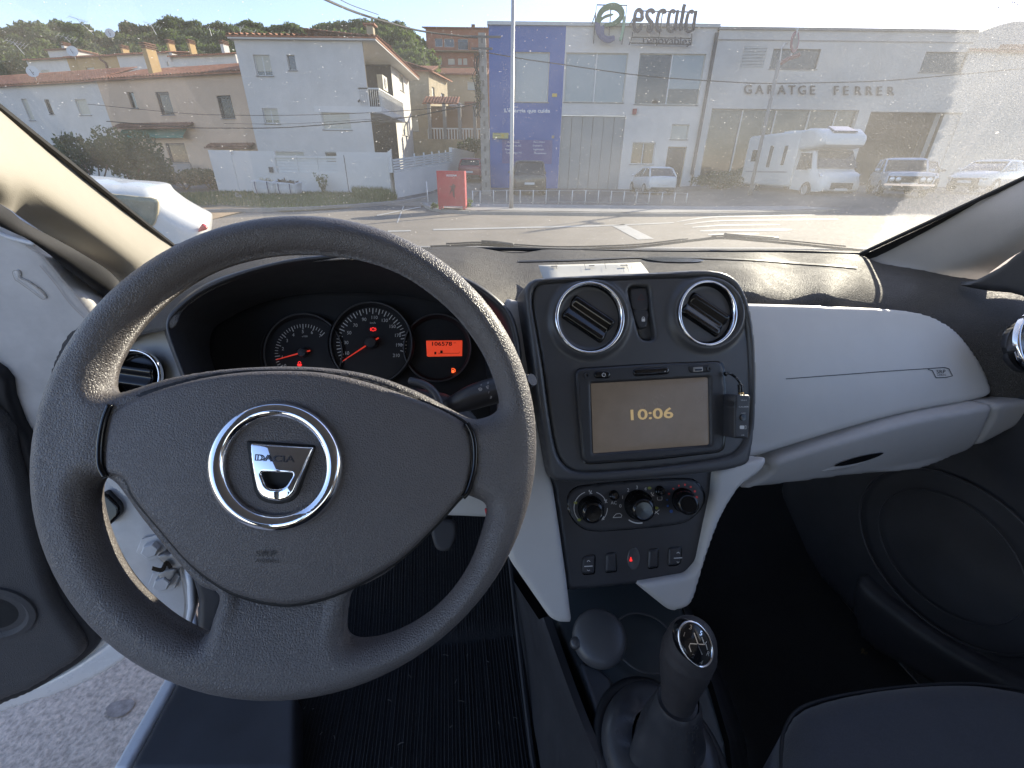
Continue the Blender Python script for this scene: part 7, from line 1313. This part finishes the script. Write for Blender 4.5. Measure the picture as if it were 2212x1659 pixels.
bag('bulging white rubble bag with cream scraps on top, left of its pair', (582, 429), 22.6, 45, 22, mat('cream_scraps', (.60, .54, .42), .8)); bag('square white rubble bag of brown debris, right of its pair', (628, 427), 22.6, 42, 19, mat('brown_debris', (.16, .13, .10), .9))

# ---------------- hill, pines, shrubs
def hillz(x, y): d = max(0, y-58); return -.5+24*(1-math.exp(-(d/48)**1.6))*(1/(1+math.exp((x+2)/9)))
grid('hill', -190, 30, 57, 190, 60, 40, hillz, mat('hill_scrub', (.05, .06, .025), .95, mottle=.4, mscale=.2))
def leaf_cloud(n, blobs, s, rng):
    V = np.zeros((n*4, 3)); tot = sum(b[3]**2 for b in blobs); Fc = []
    i = 0
    for cx, cy, cz, r, fl in blobs:
        k = int(n*r*r/tot)
        for _ in range(k):
            if i >= n: break
            d = rng.normal(0, 1, 3); d /= np.linalg.norm(d); rr_ = r*(rng.random()**.25)*(1+.18*math.sin(d[0]*6+cx)*math.cos(d[1]*7+cy)); p = np.array([cx, cy, cz])+d*rr_*[1, 1, fl]
            u = rng.normal(0, 1, 3); u /= np.linalg.norm(u); v = np.cross(u, d+rng.normal(0, .5, 3)); v /= np.linalg.norm(v)+1e-9; ss = s*rng.uniform(.6, 1.3)
            V[i*4:i*4+4] = [p-u*ss, p-v*ss*.5, p+u*ss, p+v*ss*.5]; Fc.append((i*4, i*4+1, i*4+2, i*4+3)); i += 1
    return V[:i*4], Fc
protos = []
for v in range(5):
    rng = np.random.default_rng(20+v); H = 9+v*.5; bl = []
    for k in range(9): a = rng.uniform(0, 6.28); rr_ = rng.uniform(.3, 2.8); bl.append((rr_*math.cos(a), rr_*math.sin(a), H-2.0-rr_*.45+rng.uniform(-.6, .9), rng.uniform(1.1, 2.0), .62))
    V, Fc = leaf_cloud(3200, bl, .30, rng)
    t = thing('pine_tree', 'green stone pine growing in the wooded hill above the houses', 'tree', (0, 0, 0), group='pines on the hill'); link_mesh('crown', V, Fc, X_LEAF, t, False)
    m = MB(); m.tube([(0, 0, -1), (.1, 0, H*.4), (.2, .1, H-2.2)], [.28, .22, .12], 7)
    for b_ in bl[:5]: m.tube([(.15, .05, H*.55), (b_[0]*.5, b_[1]*.5, b_[2]-1.2), b_[:3]], [.1, .07, .03], 5)
    m.link('trunk', X_BARK, t, smooth=True); protos.append(t)
spots = []
sky_px = sorted([(x, y) for x, y in ((-30, 62), (30, 58), (80, 50), (125, 48), (175, 52), (225, 58), (275, 58), (322, 52), (368, 44), (415, 42), (465, 48), (518, 48), (572, 50), (625, 54), (675, 56), (722, 50), (768, 44), (812, 40), (855, 42))]) + [(-60, 60), (0, 62), (60, 54), (100, 42), (150, 46), (200, 52), (250, 60), (300, 50), (345, 52), (390, 34), (440, 46), (490, 46), (545, 42), (600, 48), (650, 54), (700, 52), (745, 42), (790, 40), (835, 36), (875, 44), (905, 62)]
for k, (x, y) in enumerate(sky_px):
    for j, (Yd, dy) in enumerate(((118, 0), (100, 20), (86, 42), (74, 62))):
        if k < 19 and j > 1: continue
        px = x+(j*17 % 40)-18+RNG.uniform(-8, 8)
        if px > 905: continue
        P = onY([(px, y+dy+RNG.uniform(-4, 4))], Yd+RNG.uniform(-3, 3))[0]; spots.append(P)
spots += [onY([(x, y)], Y_)[0] for x, y, Y_ in ((895, 78, 72), (880, 92, 70), (905, 100, 66), (860, 60, 78), (885, 112, 62))]
for k, P in enumerate(spots):
    pr_ = protos[k % 5]; sc = RNG.uniform(.85, 1.25); H = (9+(k % 5)*.5)*sc
    if k < 5: t = pr_
    else:
        t = pr_.copy(); COL.objects.link(t)
        for ch in pr_.children: c2_ = ch.copy(); COL.objects.link(c2_); c2_.parent = t
    t.location = (P[0], P[1], P[2]-H+.6*sc); t.scale = (sc, sc, sc); t.rotation_euler = (0, 0, RNG.uniform(0, 6.28))
def shrub(lab, c, r, h, n=1500, s=.09, name='shrub', m_=None, grp=None, stems=True):
    rng = np.random.default_rng(int(abs(c[0]*31+c[1]*17))); bl = [(c[0]+rng.normal(0, r*.45), c[1]+rng.normal(0, r*.35), c[2]+h*rng.uniform(.3, .8), r*rng.uniform(.35, .6), h/r*.55) for _ in range(7)]
    t = thing(name, lab, 'shrub', c, grp); V, Fc = leaf_cloud(n, bl, s, rng); link_mesh('foliage', V, Fc, m_ or X_LEAF2, t, False); m = MB()
    for b_ in bl[:5]: m.tube([c, (c+np.array(b_[:3]))/2+[.05, 0, 0], b_[:3]], [.04, .03, .01], 5)
    m.link('stems', X_BARK, t)
shrub('large dark shrub against the low white house, nearest the pillar', onY([(110, 400)], 22)[0]*[1, 1, 0]+[0, 0, -.2], 1.2, 2.1, 3600, .10)
shrub('tall dark shrub before the corner of white and beige houses', onY([(210, 400)], 23)[0]*[1, 1, 0], 1.2, 2.4, 3300, .10)
shrub('dark shrub under the green awning', onY([(285, 400)], 25)[0]*[1, 1, 0], 1.8, 2.8, 3200, .11)
shrub('spiky low shrub at the foot of the beige house porch', onY([(345, 400)], 26)[0]*[1, 1, 0], 1.3, 1.9, 2200, .10)
shrub('low hedge clump along the base of the beige house', onY([(400, 400)], 27)[0]*[1, 1, 0], 2.0, 1.1, 2600, .09)
shrub('low dark hedge clump beside the white pier', onY([(455, 405)], 27.5)[0]*[1, 1, 0], 1.4, 1.0, 1700, .09)
shrub('small tree at the end of the terrace of the stone house', onY([(1016, 290)], 46)[0]*[1, 1, 0]+[0, 0, 2.2], .9, 1.7, 900, .12)
shrub('dark bush beside the pale wall right of the white hatchback', np.array([12.6, 29.5, .1]), 1.7, 1.2, 1800, .09); shrub('wide dark bush between the hatchback and the motorhome', np.array([15.0, 31.0, .2]), 2.2, 1.3, 2200, .09)
def weed(lab, px, Yb, h, n=12):
    c = onY([px], Yb)[0]; c[2] = .03; t = thing('weed', lab, 'weed', c); V = []; Fc = []
    for k in range(n):
        a = RNG.uniform(0, 6.28); l = RNG.uniform(.5, 1)*h; P0 = c; d = np.array([math.cos(a)*.45, math.sin(a)*.3, 1.0])
        for j in range(9): p = P0+d*l*(j+1)/9; s = RNG.normal(0, .06, 3); q = RNG.normal(0, .06, 3); b_ = len(V); V += [p, p+s, p+q]; Fc.append((b_, b_+1, b_+2))
    link_mesh('leaves', V, Fc, X_GRASS, t, False); m = MB()
    for k in range(5): a = k*1.3; m.tube([c, c+[math.cos(a)*.3*h, math.sin(a)*.2*h, h*.8]], .008, 4)
    m.link('stalks', X_GRASS, t)
weed('tall spindly weed growing against the white garden wall', (700, 418), 24.9, .95, 26); weed('weed tuft at the right foot of the red board', (1012, 452), 15.6, .35, 16); weed('weed tuft at the left foot of the red board', (940, 456), 15.3, .22, 12)
for k in range(6):
    P = onZ([(505+RNG.uniform(-30, 60), 424+RNG.uniform(-3, 5))], .05)[0]; V = P+RNG.normal(0, .07, (8, 3)); m = MB(); m.loft([V[:4], V[4:]]); o = m.link('litter_scrap', X_PAVE, None, loc=P); tag(o, 'pale scrap of litter lying in the verge grass', 'litter', 'litter scraps in the verge')
